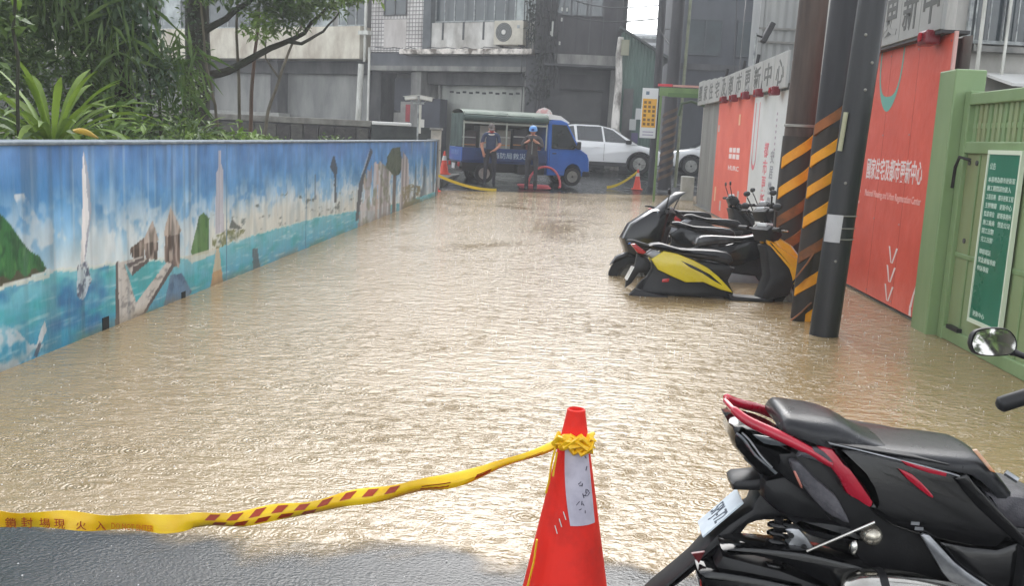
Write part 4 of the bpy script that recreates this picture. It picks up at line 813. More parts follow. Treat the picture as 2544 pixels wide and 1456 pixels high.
M_TXTR = pm('print_red', srgb(214, 92, 104), srgb(222, 150, 156), 6, .5)
for k, ch in enumerate('都市更新'): rtext('character', ch, P_, 15.9, 1.30 - .27 * k, .34, .24, M_TXTR, XR - .0135)
for k, ch in enumerate('安居樂業'): rtext('small_character', ch, P_, 15.35, 1.22 - .24 * k, .26, .2, pm('print_dim', srgb(150, 150, 156), rough=.5), XR - .0135)
for k in range(8): mb = MB(); mb.box(XR - .015, XR - .0125, 15.1, 15.16, 1.95 - .09 * k, 1.99 - .09 * k); mb.build('vertical_text', pm('print_lilac', srgb(170, 150, 166), rough=.5), P_)
mb = MB()
for i in range(13): 
    a = math.pi * i / 12; mb.box(XR - .015, XR - .0125, 16.75 + .16 * math.cos(a) - .02, 16.75 + .16 * math.cos(a) + .02, 1.25 - .16 * math.sin(a) - .02, 1.25 - .16 * math.sin(a) + .06)
mb.box(XR - .0145, XR - .012, 16.57, 16.61, 1.25, 2.2); mb.box(XR - .0145, XR - .012, 16.89, 16.93, 1.25, 2.2); mb.build('loop', M_TXTR, P_)
S_ = thing('hoarding_sign', 'row of grey panels with small Chinese characters above the far posters', 'sign', (XR, 19, 2.3), world=True)
ch_ = '國家住宅及都市更新中心'
for k in range(11):
    ya = 14.35 + .90 * k; zt = 2.84 + .03 * max(0, k - 6); mb = MB(); mb.box(XR - .10, XR - .06, ya, ya + .88, 2.32 + .008 * k, zt); pn = mb.build('board', M_GREYB, S_, bevel=.008)
    rtext('character', ch_[10 - k], pn, ya + .72, 2.40 + .008 * k, .55, .36, M_TXTG, XR - .1015)
for k, y in enumerate((16.9, 18.2, 20.2)): mb = MB(); mb.tube([(XR - .08, y, 2.75), (XR - .05, y, 3.0)], .03, 6); mb.build('post_tip', M_BLK, S_)
# floodlight on a thin post above the hoarding
t = thing('floodlight', 'black tilted floodlight on a thin post above the far hoarding', 'floodlight', (3.55, 20, 2.3), world=True)
pipe(t, [(3.52, 20, 0), (3.52, 20, 3.70)], .022, M_FRAME, 'post'); mb = MB(); mb.box(-.20, .22, -.10, .10, -.055, .055, M=Matrix.Translation((3.74, 20, 3.71)) @ Matrix.Rotation(R(-66), 4, 'Y')); mb.build('head', M_BLK, t, bevel=.02)
mb = MB(); mb.tube([(3.52, 20, 3.66), (3.68, 20, 3.62)], .02, 6); mb.build('arm', M_BLK, t)

# green gate
M_GRN = pm('gate_green', srgb(138, 164, 118), srgb(116, 142, 98), 1.1, .42, .12, bump=.2, bscale=9, stretch=(1, 1, .4), bdist=.01)
M_GRN2 = pm('gate_green_rust', srgb(138, 160, 118), srgb(136, 144, 102), 1.4, .5, .12, stretch=(1, 1, .3), lo=.45, hi=.7)
G = thing('green_gate', 'green sheet metal gate with slotted top on the right edge', 'gate', (XR, 7, -.3), world=True)
mb = MB(); mb.box(XR - .14, XR + .10, 7.92, 8.262, -.35, 2.12); mb.build('post', M_GRN, G, bevel=.012)
mb = MB(); mb.box(XR - .02, XR + .02, 3.6, 7.86, 0.02, 1.50); sh = mb.build('sheet', M_GRN2, G)
for yb in (7.55, 6.6, 5.65, 4.7): mb = MB(); mb.box(XR - .028, XR - .0205, yb - .012, yb + .012, .1, 1.46); mb.build('rib', M_GRN, G)
for z0, z1, d in ((.0, .10, .05), (1.47, 1.56, .05), (1.84, 1.93, .055), (.66, .70, .03)): mb = MB(); mb.box(XR - d, XR + d, 3.6, 7.86, z0, z1); mb.build('rail', M_GRN, G, bevel=.008)
for ya in (7.80, 3.6): mb = MB(); mb.box(XR - .056, XR + .056, ya, ya + .10, -.02, 1.95); mb.build('stile', M_GRN, G, bevel=.008)
k = 0; y = 7.76
while y > 3.7:
    mb = MB(); mb.box(XR - .022, XR + .022, y - .052, y, 1.56, 1.84); mb.build('slat', M_GRN2 if k % 3 else M_GRN, G); y -= .085; k += 1
mb = MB(); mb.box(XR - .018, XR + .018, 3.72, 7.78, 1.66, 1.70); mb.build('cross_rail', M_GRN, G)
mb = MB(); mb.tube([(XR - .05, 7.66, 1.42), (XR - .12, 7.70, 1.44), (XR - .12, 7.76, 1.36), (XR - .11, 7.80, 1.20)], .013, 7); mb.build('handle', M_BLK, G, smooth=60)
for (y, z) in ((7.74, 1.40), (7.60, 1.40), (7.66, .80)): mb = MB(); mb.lathe([(.02, -.03), (.02, -.021)], 10, (XR, y, z), 'x'); mb.build('bolt', M_DARKP, G)
mb = MB(); mb.box(XR - .06, XR - .022, 7.5, 7.72, .10, .13); mb.build('floor_bolt', M_BLK, G)
t = thing('notice_sign', 'dark green notice with white frame and text rows on the gate', 'sign', (XR - .05, 7.06, .3), world=True)
sx_ = XR - .062
mb = MB(); mb.box(sx_, sx_ + .02, 6.80, 7.30, .26, 1.47); mb.build('panel', pm('sign_green', srgb(36, 112, 88), srgb(46, 124, 100), 2, .3), t)
for (ya, yb, za, zb_) in ((6.78, 7.32, 1.47, 1.50), (6.78, 7.32, .23, .26), (6.78, 6.80, .26, 1.47), (7.30, 7.32, .26, 1.47)): mb = MB(); mb.box(sx_ - .008, sx_ + .022, ya, yb, za, zb_); mb.build('frame', pm('frame_white', srgb(214, 226, 206), rough=.5), t)
rows = ['公告', '本基地為都市更新案', '施工期間請勿進入', '工程名稱　都市更新工程', '主辦機關　更新中心', '監造單位　建築事務所', '施工廠商　營造公司', '開工日期', '完工日期', '聯絡電話', '緊急通報專線', '申訴專線']
zz = 1.36
for k, s in enumerate(rows):
    h = .05 if k else .06; text('text_row', s, .05, pm('sign_text', srgb(206, 226, 214), rough=.5), t, frame_right(sx_ - .001, 7.27, zz), .001, min(.44, .048 * len(s)), h * .8); zz -= .062 if k not in (0, 8) else .09
    if zz < .34: break
text('text_row', '更新中心', .05, MATS['sign_text'], t, frame_right(sx_ - .001, 7.25, .285), .001, .2, .04)
# drain-side kerb slab by the gate
struct(Wx('pavement_edge', 3.28, 9, 3.4, 7.9, -.35, .03, pm('pave2', srgb(110, 112, 100), srgb(90, 92, 82), 2, .5), None))

# ------------------------------------------------------------------ leaning poles with hazard stripes
M_POLE1 = pm('pole_brown', srgb(102, 88, 80), srgb(66, 56, 52), 3, .7, bump=.8, bscale=22, stretch=(1, 1, .12), bdist=.01)
M_POLE2 = pm('pole_dark', srgb(58, 58, 62), srgb(40, 40, 44), 3, .6, bump=.6, bscale=22, stretch=(1, 1, .12), bdist=.008)
M_POLE3 = pm('pole_black', srgb(44, 45, 48), srgb(30, 31, 33), 4, .42, bump=.5, bscale=26, stretch=(1, 1, .10), bdist=.008)
M_ORG = pm('stripe_orange', srgb(236, 162, 26), srgb(206, 130, 26), 5, .5, .1, lo=.4, hi=.75); M_ORGD = pm('stripe_worn', srgb(150, 88, 40), srgb(104, 66, 40), 6, .6, lo=.35, hi=.65); M_SLV = pm('sleeve_black', srgb(40, 38, 38), srgb(58, 50, 44), 5, .6)
def stripe(par, base, top, r, z0, w, rise, mat, a0=-1.35, a1=1.45, thick=.016, name='hazard_stripe'):
    mb = MB(); n = 12; rs = []
    for i in range(n + 1):
        a = a0 + (a1 - a0) * i / n; z = z0 + rise * (a - a0) / (a1 - a0); ring = []
        for rr, dz in ((r, 0), (r + thick, .004), (r + thick, w - .004), (r, w)):
            q = (z + dz - base[2]) / (top[2] - base[2]); cx = base[0] + (top[0] - base[0]) * q; cyy = base[1] + (top[1] - base[1]) * q
            ring.append((cx + rr * math.sin(a), cyy - rr * math.cos(a), z + dz))
        rs.append(ring)
    mb.rings(rs); return mb.build(name, mat, par, smooth=40)
def pole(label, base, top, r0, r1, mat, cat='utility pole', name='utility_pole'):
    t = thing(name, label, cat, base, world=True, group=None); mb = MB(); n = 14
    pts = [lerp3(base, top, i / n) for i in range(n + 1)]; mb.tube(pts, rad_lin(n + 1, r0, r1), 18); mb.build('shaft', mat, t, smooth=50); return t
b1, t1 = (2.25, 10.05, -.35), (2.42, 10.1, 9.0)
t = pole('brown weathered pole with orange hazard stripes, farthest of the three', b1, t1, .150, .125, M_POLE1)
mb = MB(); mb.tube([lerp3(b1, t1, q) for q in (0, .1, .205)], [.158, .158, .155], 18); mb.build('sleeve', M_SLV, t, smooth=50)
for z, mt in ((1.24, M_ORG), (.93, M_ORG), (.62, M_ORGD), (.31, M_ORGD), (0.0, M_ORGD)): stripe(t, b1, t1, .157, z, .12, .27, mt, -1.15, 1.1)
stripe(t, b1, t1, .150, 1.66, .03, .0, pm('metal_band', srgb(150, 148, 142), metal=.6, rough=.5), -1.5, 1.5, .010, 'strap')
b2, t2 = (2.08, 8.32, -.32), (2.27, 8.34, 7.5)
t = pole('dark striped pole in the middle, just behind the black pole', b2, t2, .112, .10, M_POLE2)
mb = MB(); mb.tube([lerp3(b2, t2, q) for q in (0, .1, .25)], [.120, .120, .116], 18); mb.build('sleeve', M_SLV, t, smooth=50)
for z, mt in ((1.55, M_ORGD), (1.29, M_ORG), (1.03, M_ORG), (.78, M_ORG), (.48, M_ORGD), (.20, M_ORG), (-.12, M_ORG)): stripe(t, b2, t2, .119, z, .10, .20, mt, -1.2, 1.0)
for (xa, za, xb, zb_, w) in ((1.95, .36, 2.10, .62, .16), (1.93, -.02, 2.10, .16, .13)):      # loose curled edges of the sleeve
    mb = MB(); rs = []
    for i in range(7):
        u = i / 6; x = xb + (xa - xb) * u; z = zb_ + (za - zb_) * u; yy = 8.22 - .05 * math.sin(u * 2.6); rs.append([(x, yy, z - w * (1 - .5 * u)), (x, yy + .012, z - w * (1 - .5 * u)), (x, yy + .012, z), (x, yy, z)])
    mb.rings(rs); mb.build('curled_edge', M_SLV, t, smooth=40)
    mb = MB(); mb.tube([(xb, 8.20, zb_ + .005), ((xa + xb) / 2, 8.175, (za + zb_) / 2 + .005), (xa, 8.20, za + .005)], .008, 6); mb.build('orange_rim', M_ORGD, t, smooth=50)
b3, t3 = (2.06, 7.62, -.28), (2.34, 7.62, 6.4)
t = pole('black pole nearest the camera standing in the water', b3, t3, .112, .098, M_POLE3)
def on3(z, a, rr): q = (z - b3[2]) / (t3[2] - b3[2]); return (b3[0] + (t3[0] - b3[0]) * q + rr * math.sin(a), b3[1] - rr * math.cos(a), z)
mb = MB(); rs = []
for i in range(8):
    a = -1.25 + .16 * i; rs.append([on3(.745, a, .114), on3(.745, a, .121), on3(.955, a, .121), on3(.955, a, .114)])
mb.rings(rs); mb.build('plate', pm('plate_grey', srgb(186, 188, 192), srgb(168, 170, 176), 4, .5), t, smooth=40)
for z in (.945, .85, .765): stripe(t, b3, t3, .112, z, .011, .0, MATS['metal_band'], -1.0, 1.5, .006, 'strap')
mb = MB(); mb.tube([on3(1.73, -.9, .125), on3(1.44, -.95, .125)], .018, 8); mb.build('marker_tube', pm('tube_pale', srgb(176, 176, 150), srgb(150, 150, 120), 5, .5), t, smooth=50)
for z, a in ((1.9, .1), (2.1, .3), (1.2, -.3), (.6, -.2), (2.3, -.4)): mb = MB(); mb.ball(on3(z, a, .108), .012, 6); mb.build('nail', MATS['metal_band'], t, smooth=60)
mb = MB(); mb.tube([(2.17, 8.9, 0), (2.18, 8.9, .8), (2.19, 8.85, 1.8), (2.21, 8.8, 2.75), (2.24, 8.8, 6)], [.018, .018, .02, .028, .028], 8); tag(mb.build('conduit_pipe', pm('conduit_pale', srgb(184, 176, 174), srgb(150, 144, 142), 6, .5, stretch=(1, 1, .2)), None, smooth=50), 'slim pale conduit pipe running up between the leaning poles', 'pipe')

# ------------------------------------------------------------------ far right street furniture
pA0, pA1 = (2.55, 30.4, .1), (2.44, 30.4, 9)
t = pole('slim dark street pole carrying the yellow and white notice', pA0, pA1, .13, .11, M_POLE2)
t = thing('notice_board', 'tall white board with yellow text panel on the far pole', 'sign', (2.28, 30.1, 1.6), world=True)
mb = MB(); mb.box(2.05, 2.53, 30.10, 30.14, 1.60, 3.10); mb.build('board', pm('board_white', srgb(232, 234, 234), rough=.45), t)
mb = MB(); mb.box(2.08, 2.50, 30.092, 30.098, 1.92, 2.78); pn = mb.build('yellow_panel', pm('panel_yellow', srgb(244, 188, 60), srgb(236, 176, 50), 3, .45), t)
for j in range(3):
    for k in range(6): 
        if (j * 7 + k * 3) % 8 == 5: continue
        mb = MB(); mb.box(2.12 + .13 * j, 2.20 + .13 * j, 30.087, 30.0915, 1.98 + .13 * k, 2.06 + .13 * k); mb.build('printed_block', pm('print_brown', srgb(128, 92, 36), rough=.5), pn)
mb = MB(); mb.box(2.16, 2.26, 30.092, 30.098, 2.90, 3.0); mb.build('emblem', pm('print_bluegrey', srgb(110, 130, 150), rough=.5), t)
for k in range(2): mb = MB(); mb.box(2.13, 2.46, 30.093, 30.098, 1.68 + .09 * k, 1.71 + .09 * k); mb.build('small_print', pm('print_pale', srgb(176, 170, 190), rough=.5), t)
b4, t4 = (2.80, 28.9, .1), (2.84, 28.9, 9)
t = pole('thick dark street pole wrapped in faded spiral stripes', b4, t4, .20, .165, M_POLE2)
for k in range(9): stripe(t, b4, t4, .196, .35 + .23 * k, .10, .26, pm('stripe_faded', srgb(116, 92, 72), srgb(80, 66, 58), 3, .7), -1.5, 1.5, .012)
mb = MB(); mb.tube([(3.1, 28.8, .2), (3.12, 28.8, 3.0), (3.16, 28.8, 8)], .045, 8); tag(mb.build('service_pipe', pm('pipe_olive', srgb(134, 140, 116), srgb(104, 110, 92), 4, .6), smooth=50), 'thin olive service pipe beside the thick striped street pole', 'pipe')
# green gate frame across the side entrance
t = thing('entrance_frame', 'green steel entrance frame with red lamp strip by the far poles', 'gate frame', (2.9, 24.7, 0), world=True)
M_GF = pm('frame_green', srgb(118, 148, 90), srgb(96, 124, 76), 2, .5)
Wx('beam', 2.10, 3.62, 24.6, 24.75, 2.62, 2.83, M_GF, t, .01); Wx('beam_lip', 2.30, 3.6, 24.56, 24.597, 2.60, 2.70, pm('green_dk', srgb(84, 116, 62), rough=.5), t)
Wx('red_strip', 2.05, 2.40, 24.58, 24.7, 2.85, 2.91, pm('strip_red', srgb(206, 54, 66), rough=.4), t); Wx('pink_cover', 2.42, 3.5, 24.58, 24.7, 2.85, 2.90, pm('cover_pink', srgb(206, 160, 150), srgb(186, 130, 122), 3, .5), t)
mb = MB(); mb.tube([(2.62, 24.68, 2.15), (2.66, 24.68, 2.45), (2.9, 24.68, 2.52), (3.5, 24.68, 2.34)], .035, 8); mb.build('brace', pm('green_brace', srgb(74, 92, 66), rough=.6), t, smooth=50)
Wx('post', 2.12, 2.17, 24.62, 24.74, .0, 2.61, M_GF, t)
t = thing('concrete_post', 'square grey concrete post standing at the entrance frame', 'post', (3.52, 25.5, 0), world=True)
Wx('shaft', 3.33, 3.66, 25.3, 25.6, -.1, 2.60, pm('post_concrete', srgb(160, 156, 152), srgb(128, 124, 120), 2.5, .8, bump=.4, stretch=(1, 1, .3)), t, .015); Wx('base_block', 2.98, 3.30, 26.0, 26.4, -.05, .62, pm('base_pale', srgb(190, 190, 184), srgb(160, 160, 152), 3, .7), t, .02)
t = thing('stacked_tyres', 'dark stack of old ragged tyres between concrete post and red poster', 'tyres', (3.62, 24.2, 0), world=True)
r = random.Random(90)
for k in range(10): mb = MB(); c = (3.60 + r.uniform(-.06, .06), 24.3 + r.uniform(-.06, .06), .05 + .235 * k); mb.lathe([(.13, -.10), (.28, -.105), (.335, -.05), (.335, .05), (.28, .105), (.13, .10)], 16, c); mb.build('tyre', pm('tyre_old', srgb(58, 52, 50), srgb(80, 70, 62), 5, .85, bump=.6), t, smooth=40)
# overhead cables
def cable(lab, a, b, sag, r=.018):
    pts = [(a[0] + (b[0] - a[0]) * i / 16, a[1] + (b[1] - a[1]) * i / 16, a[2] + (b[2] - a[2]) * i / 16 - sag * math.sin(math.pi * i / 16)) for i in range(17)]
    mb = MB(); mb.tube(pts, r, 5); tag(mb.build('overhead_cable', M_BLK, smooth=60), lab, 'cable', 'overhead cables in the gap')
cable('top overhead cable crossing the bright gap beside the slim pole', (-1.6, 38, 7.2), (2.5, 30.4, 5.6), .4)
cable('second overhead cable from the top crossing the bright gap', (-1.6, 38, 6.4), (2.5, 30.4, 5.2), .3, .022)
cable('third overhead cable from the top crossing the bright gap', (1.6, 37, 5.9), (2.82, 28.9, 4.75), .15, .015)
cable('lowest overhead cable, dropping steeply past the shed roof', (2.44, 30.4, 4.9), (2.82, 28.9, 4.1), .05)
cable('cable slanting down in front of the slate-grey block', (4.9, 30, 6.6), (3.9, 24, 2.9), .0, .014)
cable('cable hanging almost straight down before the slate-grey block', (4.3, 28, 6.0), (3.95, 25, 2.6), .0, .010)
# ------------------------------------------------------------------ cones and barrier tape
M_CONE = pm('cone_red', srgb(234, 48, 36), srgb(176, 38, 30), 5, .62, .12, bump=.2, bscale=24, spec=.3, lo=.5, hi=.85); M_CONEW = pm('cone_white', srgb(226, 222, 214), srgb(200, 196, 188), 5, .5)
M_CONEO = pm('cone_orange', srgb(238, 84, 56), srgb(222, 70, 48), 3, .45)
def cone(label, c, h, band=None, mat=M_CONE, rb=None):
    t = thing('traffic_cone', label, 'traffic cone', c, world=True, group='orange traffic cones'); s = h / .7; x, y, z = c
    mb = MB(); mb.lathe([(.150 * s, .03 * s), (.142 * s, .05 * s), (.026 * s, .685 * s), (.0245 * s, .698 * s), (.020 * s, .70 * s), (.017 * s, .69 * s), (.016 * s, .60 * s)], 28, c); mb.build('body', mat, t, smooth=40)
    mb = MB(); mb.box(x - .19 * s, x + .19 * s, y - .19 * s, y + .19 * s, z, z + .03 * s); mb.build('base', mat, t, bevel=.01 * s)
    if band:
        a, b_ = band; f = lambda q: (.142 + (.026 - .142) * (q - .05) / .635) * s + .002
        mb = MB(); mb.lathe([(f(a), a * s), (f(b_), b_ * s)], 28, c, cap=False); mb.build('band', M_CONEW, t, smooth=40)
    return t
cx, cyy, cz = .054, 2.53, .006
C1 = cone('large red traffic cone in the foreground with tape knotted round it', (cx, cyy, cz), .70)
def cr(z): return (.142 + (.026 - .142) * (z - cz - .05) / .635) + .0025
mb = MB(); rs = []                                            # paper stuck on the cone
for i in range(8):
    u = i / 7; row = []
    for j in range(9):
        v = j / 8; z = .405 + .22 * v; a0 = -.10 + .12 * (1 - v) + (-.55) * v ; a1 = 1.0; a = a0 + (a1 - a0) * u
        row.append((cx + cr(z) * math.sin(a), cyy - cr(z) * math.cos(a), z))
    rs.append(row)
mb.rings(rs, cap=False, closed=False); lb = mb.build('paper_label', pm('label_grey', srgb(196, 192, 204), srgb(176, 172, 186), 20, .5), C1, smooth=60, fixn=False)
r = random.Random(4)
for k in range(16):
    z = .43 + .17 * r.random(); a = .28 + .45 * r.random(); q = .004 + .012 * r.random(); rr = .0012
    mb = MB(); a2 = a + r.uniform(-.18, .18); z2 = z + r.uniform(-.012, .012)
    mb.tube([(cx + (cr(z) + .001) * math.sin(a), cyy - (cr(z) + .001) * math.cos(a), z), (cx + (cr(z2) + .001) * math.sin(a2), cyy - (cr(z2) + .001) * math.cos(a2), z2)], rr, 4); mb.build('ink_stroke', pm('ink', srgb(82, 80, 92), rough=.6), lb)
for k in range(3): mb = MB(); z = .40 + .02 * k; a = -.5 + .12 * k; mb.tube([(cx + (cr(z) + .0) * math.sin(a), cyy - (cr(z) + .0) * math.cos(a), z), (cx + cr(z - .02) * math.sin(a + .12), cyy - cr(z - .02) * math.cos(a + .12), z - .02)], .0018, 4); mb.build('scratch', M_CONEW, C1)
M_TAPE = pm('tape_yellow', srgb(248, 212, 40), srgb(238, 186, 26), 8, .35, .08, bump=.25, bscale=18, bdist=.004); M_TAPER = pm('tape_red', srgb(172, 62, 26), srgb(150, 48, 24), 8, .4)
T = thing('barrier_tape', 'yellow and red barrier tape sagging from the foreground cone to the left', 'tape', (-.8, 2.53, .3), world=True)
tp = [(.03, .615, .010), (-.007, .601, .012), (-.082, .569, .013), (-.19, .519, .016), (-.30, .479, .020), (-.411, .446, .021), (-.523, .414, .020), (-.635, .385, .021), (-.749, .358, .022), (-.863, .336, .022), (-.979, .318, .023), (-1.095, .302, .024), (-1.212, .293, .024), (-1.329, .289, .024), (-1.447, .293, .024), (-1.565, .285, .025), (-1.744, .27, .026), (-2.2, .262, .03), (-2.7, .28, .03)]
def tape_at(x):
    for i in range(len(tp) - 1):
        if tp[i][0] >= x >= tp[i + 1][0]:
            u = (tp[i][0] - x) / (tp[i][0] - tp[i + 1][0]); return [tp[i][k] + (tp[i + 1][k] - tp[i][k]) * u for k in range(3)]
    return tp[-1]
def tape_y(x, v): return 2.50 + .012 * math.sin(x * 9) + .010 * math.sin(x * 23 + 1) * v + .016 * abs(v) * (1 if x > -1.0 else .2)
mb = MB(); rs = []; xs_ = np.linspace(.03, -2.69, 150)
for x in xs_:
    _, z, w = tape_at(x); ring = []
    for v in (-1, -.6, -.15, .25, .7, 1): ring.append((x, tape_y(x, v), z + v * w + .003 * math.sin(x * 31)))
    for v in (1, .7, .25, -.15, -.6, -1): ring.append((x, tape_y(x, v) + .0012, z + v * w + .003 * math.sin(x * 31)))
    rs.append(ring)
mb.rings(rs); mb.build('ribbon', M_TAPE, T, smooth=60)
def tape_patch(xa, xb, va, vb, slant, name='red_block'):
    mb = MB(); rs = []
    for i in range(6):
        row = []
        for v in (va, vb):
            x = xa + (xb - xa) * i / 5 + slant * (v - va); _, z, w = tape_at(x); row.append((x, tape_y(x, v) - .0015, z + v * w + .003 * math.sin(x * 31)))
        rs.append(row)
    mb.rings(rs, cap=False, closed=False); return mb.build(name, M_TAPER, T)
for k in range(9): tape_patch(-.955 + .062 * k, -.925 + .062 * k, .15, .85, .022)
for k in range(5): tape_patch(-.94 + .062 * k, -.905 + .062 * k, -.75, -.1, .022)
for a, b_ in ((-.36, -.28), (-.21, -.17), (-.08, -.035)): tape_patch(a, b_, -.6, .1, .01)
for x, ch, h in ((-1.62, '線', .026), (-1.52, '鎖', .030), (-1.475, '封', .030), (-1.425, '場', .028), (-1.385, '現', .028), (-1.325, '火', .026), (-1.27, '入', .026)):
    _, z, w = tape_at(x); text('lettering', ch, .03, M_TAPER, T, frame_front(x, tape_y(x, 0) - .010, z - .018), .0006, h * 1.1, h)
_, z, w = tape_at(-1.2); text('small_lettering', 'DO NOT ENTER', .02, pm('tape_orange', srgb(214, 120, 20), rough=.4), T, frame_front(-1.225, tape_y(-1.2, 0) - .010, z - .015), .0006, .12, .018)
# knot and hanging tails
mb = MB(); r = random.Random(6)
for k in range(10):
    a0 = r.uniform(-1.7, .4); z0 = .615 + r.uniform(-.012, .02); pts = []
    for i in range(6):
        a = a0 + i * .34; z = z0 + .014 * math.sin(i * 1.7 + k); rr = cr(z) + .012 + .010 * math.sin(i * 1.3 + k * 2); pts.append((cx + rr * math.sin(a), cyy - rr * math.cos(a), z))
    mb.tube(pts, [.005, .012, .014, .013, .011, .005], 7, flat=.6)
mb.build('knot', M_TAPE, T, smooth=45)
for pts in ([(cx - .05, 2.475, .61), (cx - .058, 2.462, .57), (cx - .062, 2.46, .52), (cx - .068, 2.46, .49)], [(cx - .045, 2.47, .60), (cx - .05, 2.455, .56), (cx - .052, 2.45, .54)], [(cx - .085, 2.45, .36), (cx - .09, 2.44, .30), (cx - .105, 2.43, .22), (cx - .14, 2.42, .06)]):
    mb = MB(); mb.tube(pts, [.009] * len(pts), 6, flat=.35); mb.build('tail', M_TAPE, T, smooth=50)
# far cones and their tape
cone('orange cone with white collar at the left end of the truck', (-3.72, 28.6, .24), .68, (.42, .56), M_CONEO)
cone('red cone half hidden behind the end of the mural wall', (-3.36, 24.0, ground_z(-3.36, 24.0)), .58, (.22, .32), M_CONE)
cone('small red cone beside the far yellow notice pole', (2.02, 29.2, ground_z(2.02, 29.2)), .60, (.46, .58), M_CONEO)
def ribbon(lab, pts, w, name='barrier_tape'):
    mb = MB(); rs = []
    for i, (x, y, z) in enumerate(pts): rs.append([(x, y, z - w), (x, y + .003, z - w), (x, y + .003 + .01, z + w), (x, y + .01, z + w)])
    mb.rings(rs); return tag(mb.build(name, pm('tape_plain', srgb(236, 206, 40), srgb(214, 186, 40), 3, .4), smooth=50), lab, 'tape', kind='thing')
def sagpts(a, b, sag, n=14): return [(a[0] + (b[0] - a[0]) * i / n, a[1] + (b[1] - a[1]) * i / n, a[2] + (b[2] - a[2]) * (1 - (1 - i / n) ** 1.7) - sag * math.sin(math.pi * i / n)) for i in range(n + 1)]
ribbon('far yellow tape sloping from the wall end down to the water', sagpts((-3.36, 23.9, .44), (-1.9, 25.4, .035), .02), .035)
ribbon('far yellow tape rising from the wet road to the small red cone', [(p[0], p[1], p[2]) for p in reversed(sagpts((1.98, 29.1, .58), (1.1, 28.6, ground_z(1.1, 28.6) + .05), .0))], .04)

# ------------------------------------------------------------------ fire hose by the truck
M_HOSE = pm('hose_pink', srgb(206, 104, 110), srgb(184, 72, 82), 4, .5)
gz_ = ground_z(-.8, 27.0)
mb = MB(); pts = []
for i in range(40):
    u = i / 39; a = -.35 + u * 3.5; pts.append((-.72 + .46 * math.cos(a) + .05 * u, 26.95 + .15 * math.sin(u * 5), gz_ + .06 + max(0, .54 * math.sin(a)) + .02))
for k in range(2):
    for i in range(24): a = math.pi + i / 24 * 6.283; pts.append((-.95 + .42 * math.cos(a) - .05 * k, 26.9 + .22 * math.sin(a), gz_ + .04 + .05 * k))
mb.tube(pts, .032, 7); tag(mb.build('fire_hose', M_HOSE, smooth=60), 'pink-red hose looped on the ground by the blue truck', 'hose')

# ------------------------------------------------------------------ vehicles
M_BLUE = pm('truck_blue', srgb(40, 104, 196), srgb(34, 90, 174), 1, .32, .08, coat=.6); M_BLUED = pm('truck_bed_blue', srgb(30, 66, 120), srgb(26, 52, 96), 1.5, .4, coat=.3); M_VGLASS = pm('car_glass', srgb(40, 46, 50), srgb(28, 32, 36), 1, .06, .03, spec=.9)
M_TYRE = pm('tyre_rubber', (.014, .014, .014), (.024, .024, .023), 8, .75); M_RIM = pm('rim_steel', srgb(176, 176, 172), srgb(138, 138, 134), 6, .4, metal=.6); M_TARP = pm('tarp_green', srgb(66, 86, 78), srgb(50, 66, 62), 2, .7, bump=.5, bscale=8, bdist=.02)
M_PAINTW = pm('car_white', srgb(250, 251, 251), srgb(244, 245, 245), .8, .25, .06, coat=.7); M_PLAST = pm('black_plastic', (.016, .016, .017), (.026, .026, .027), 5, .45); M_CHR = pm('chrome', srgb(210, 208, 202), srgb(168, 164, 156), 9, .16, .06, metal=1.0); M_LAMPR = pm('lamp_tail', srgb(176, 24, 28), rough=.2, coat=.6); M_LAMPW = pm('lamp_clear', srgb(222, 224, 226), rough=.12, coat=.6)
def wheel(par, x, y, z, r, w, side=-1, spokes=0, name='wheel'):
    mb = MB(); mb.lathe([(r * .62, -w / 2), (r * .9, -w / 2), (r, -w * .32), (r, w * .32), (r * .9, w / 2), (r * .62, w / 2)], 24, (x, y, z), 'y', cap=False); wl = mb.build(name, M_TYRE, par, smooth=40)
    mb = MB(); mb.lathe([(r * .61, side * w * .42), (r * .55, side * w * .40), (r * .45, side * w * .20), (r * .22, side * w * .30), (r * .10, side * w * .36)], 20, (x, y, z), 'y'); rm = mb.build('rim', M_RIM, wl, smooth=40)
    for k in range(spokes): a = 6.283 * k / spokes; mb = MB(); mb.tube([(x + r * .15 * math.cos(a), y + side * w * .44, z + r * .15 * math.sin(a)), (x + r * .58 * math.cos(a), y + side * w * .44, z + r * .58 * math.sin(a))], r * .07, 6); mb.build('spoke', M_RIM, rm)
    mb = MB(); mb.lathe([(r * .10, side * w * .40), (r * .10, side * w * .48)], 12, (x, y, z), 'y'); mb.build('hub', M_PLAST, rm)
    return wl
# --- blue rescue truck (x forward, near side is y = -.72)
TR = thing('blue_truck', 'small blue truck with open green tarpaulin canopy parked across the alley', 'truck', (-1.50, 28.36, ground_z(-1.4, 27.9) + .01), R(20))
def cab(prof, y0, y1, tum): 
    rs = []
    for y, ins in ((y0, .03), (y0 + .03, 0), (y1 - .03, 0), (y1, .03)):
        s = (y - (y0 + y1) / 2) ; ring = []
        for (x, z) in prof:
            k = 1 - tum * max(0, z - .95); cxx = sum(p[0] for p in prof) / len(prof); czz = sum(p[1] for p in prof) / len(prof)
            d = Vector((x - cxx, z - czz)); d = d * (1 - ins / max(.2, d.length)); ring.append((cxx + d.x, s * k, czz + d.y))
        rs.append(ring)
    mb = MB(); mb.rings(rs); return mb
prof = [(.62, .40), (.62, 1.80), (.72, 1.86), (1.02, 1.86), (1.20, 1.80), (1.62, 1.06), (1.84, .92), (1.90, .78), (1.92, .45), (1.86, .30), (1.70, .28), (1.68, .44), (1.58, .58), (1.42, .63), (1.26, .58), (1.16, .44), (1.14, .28), (.64, .28)]
cab(prof, -.72, .72, .12).build('cab', M_BLUE, TR, smooth=35)
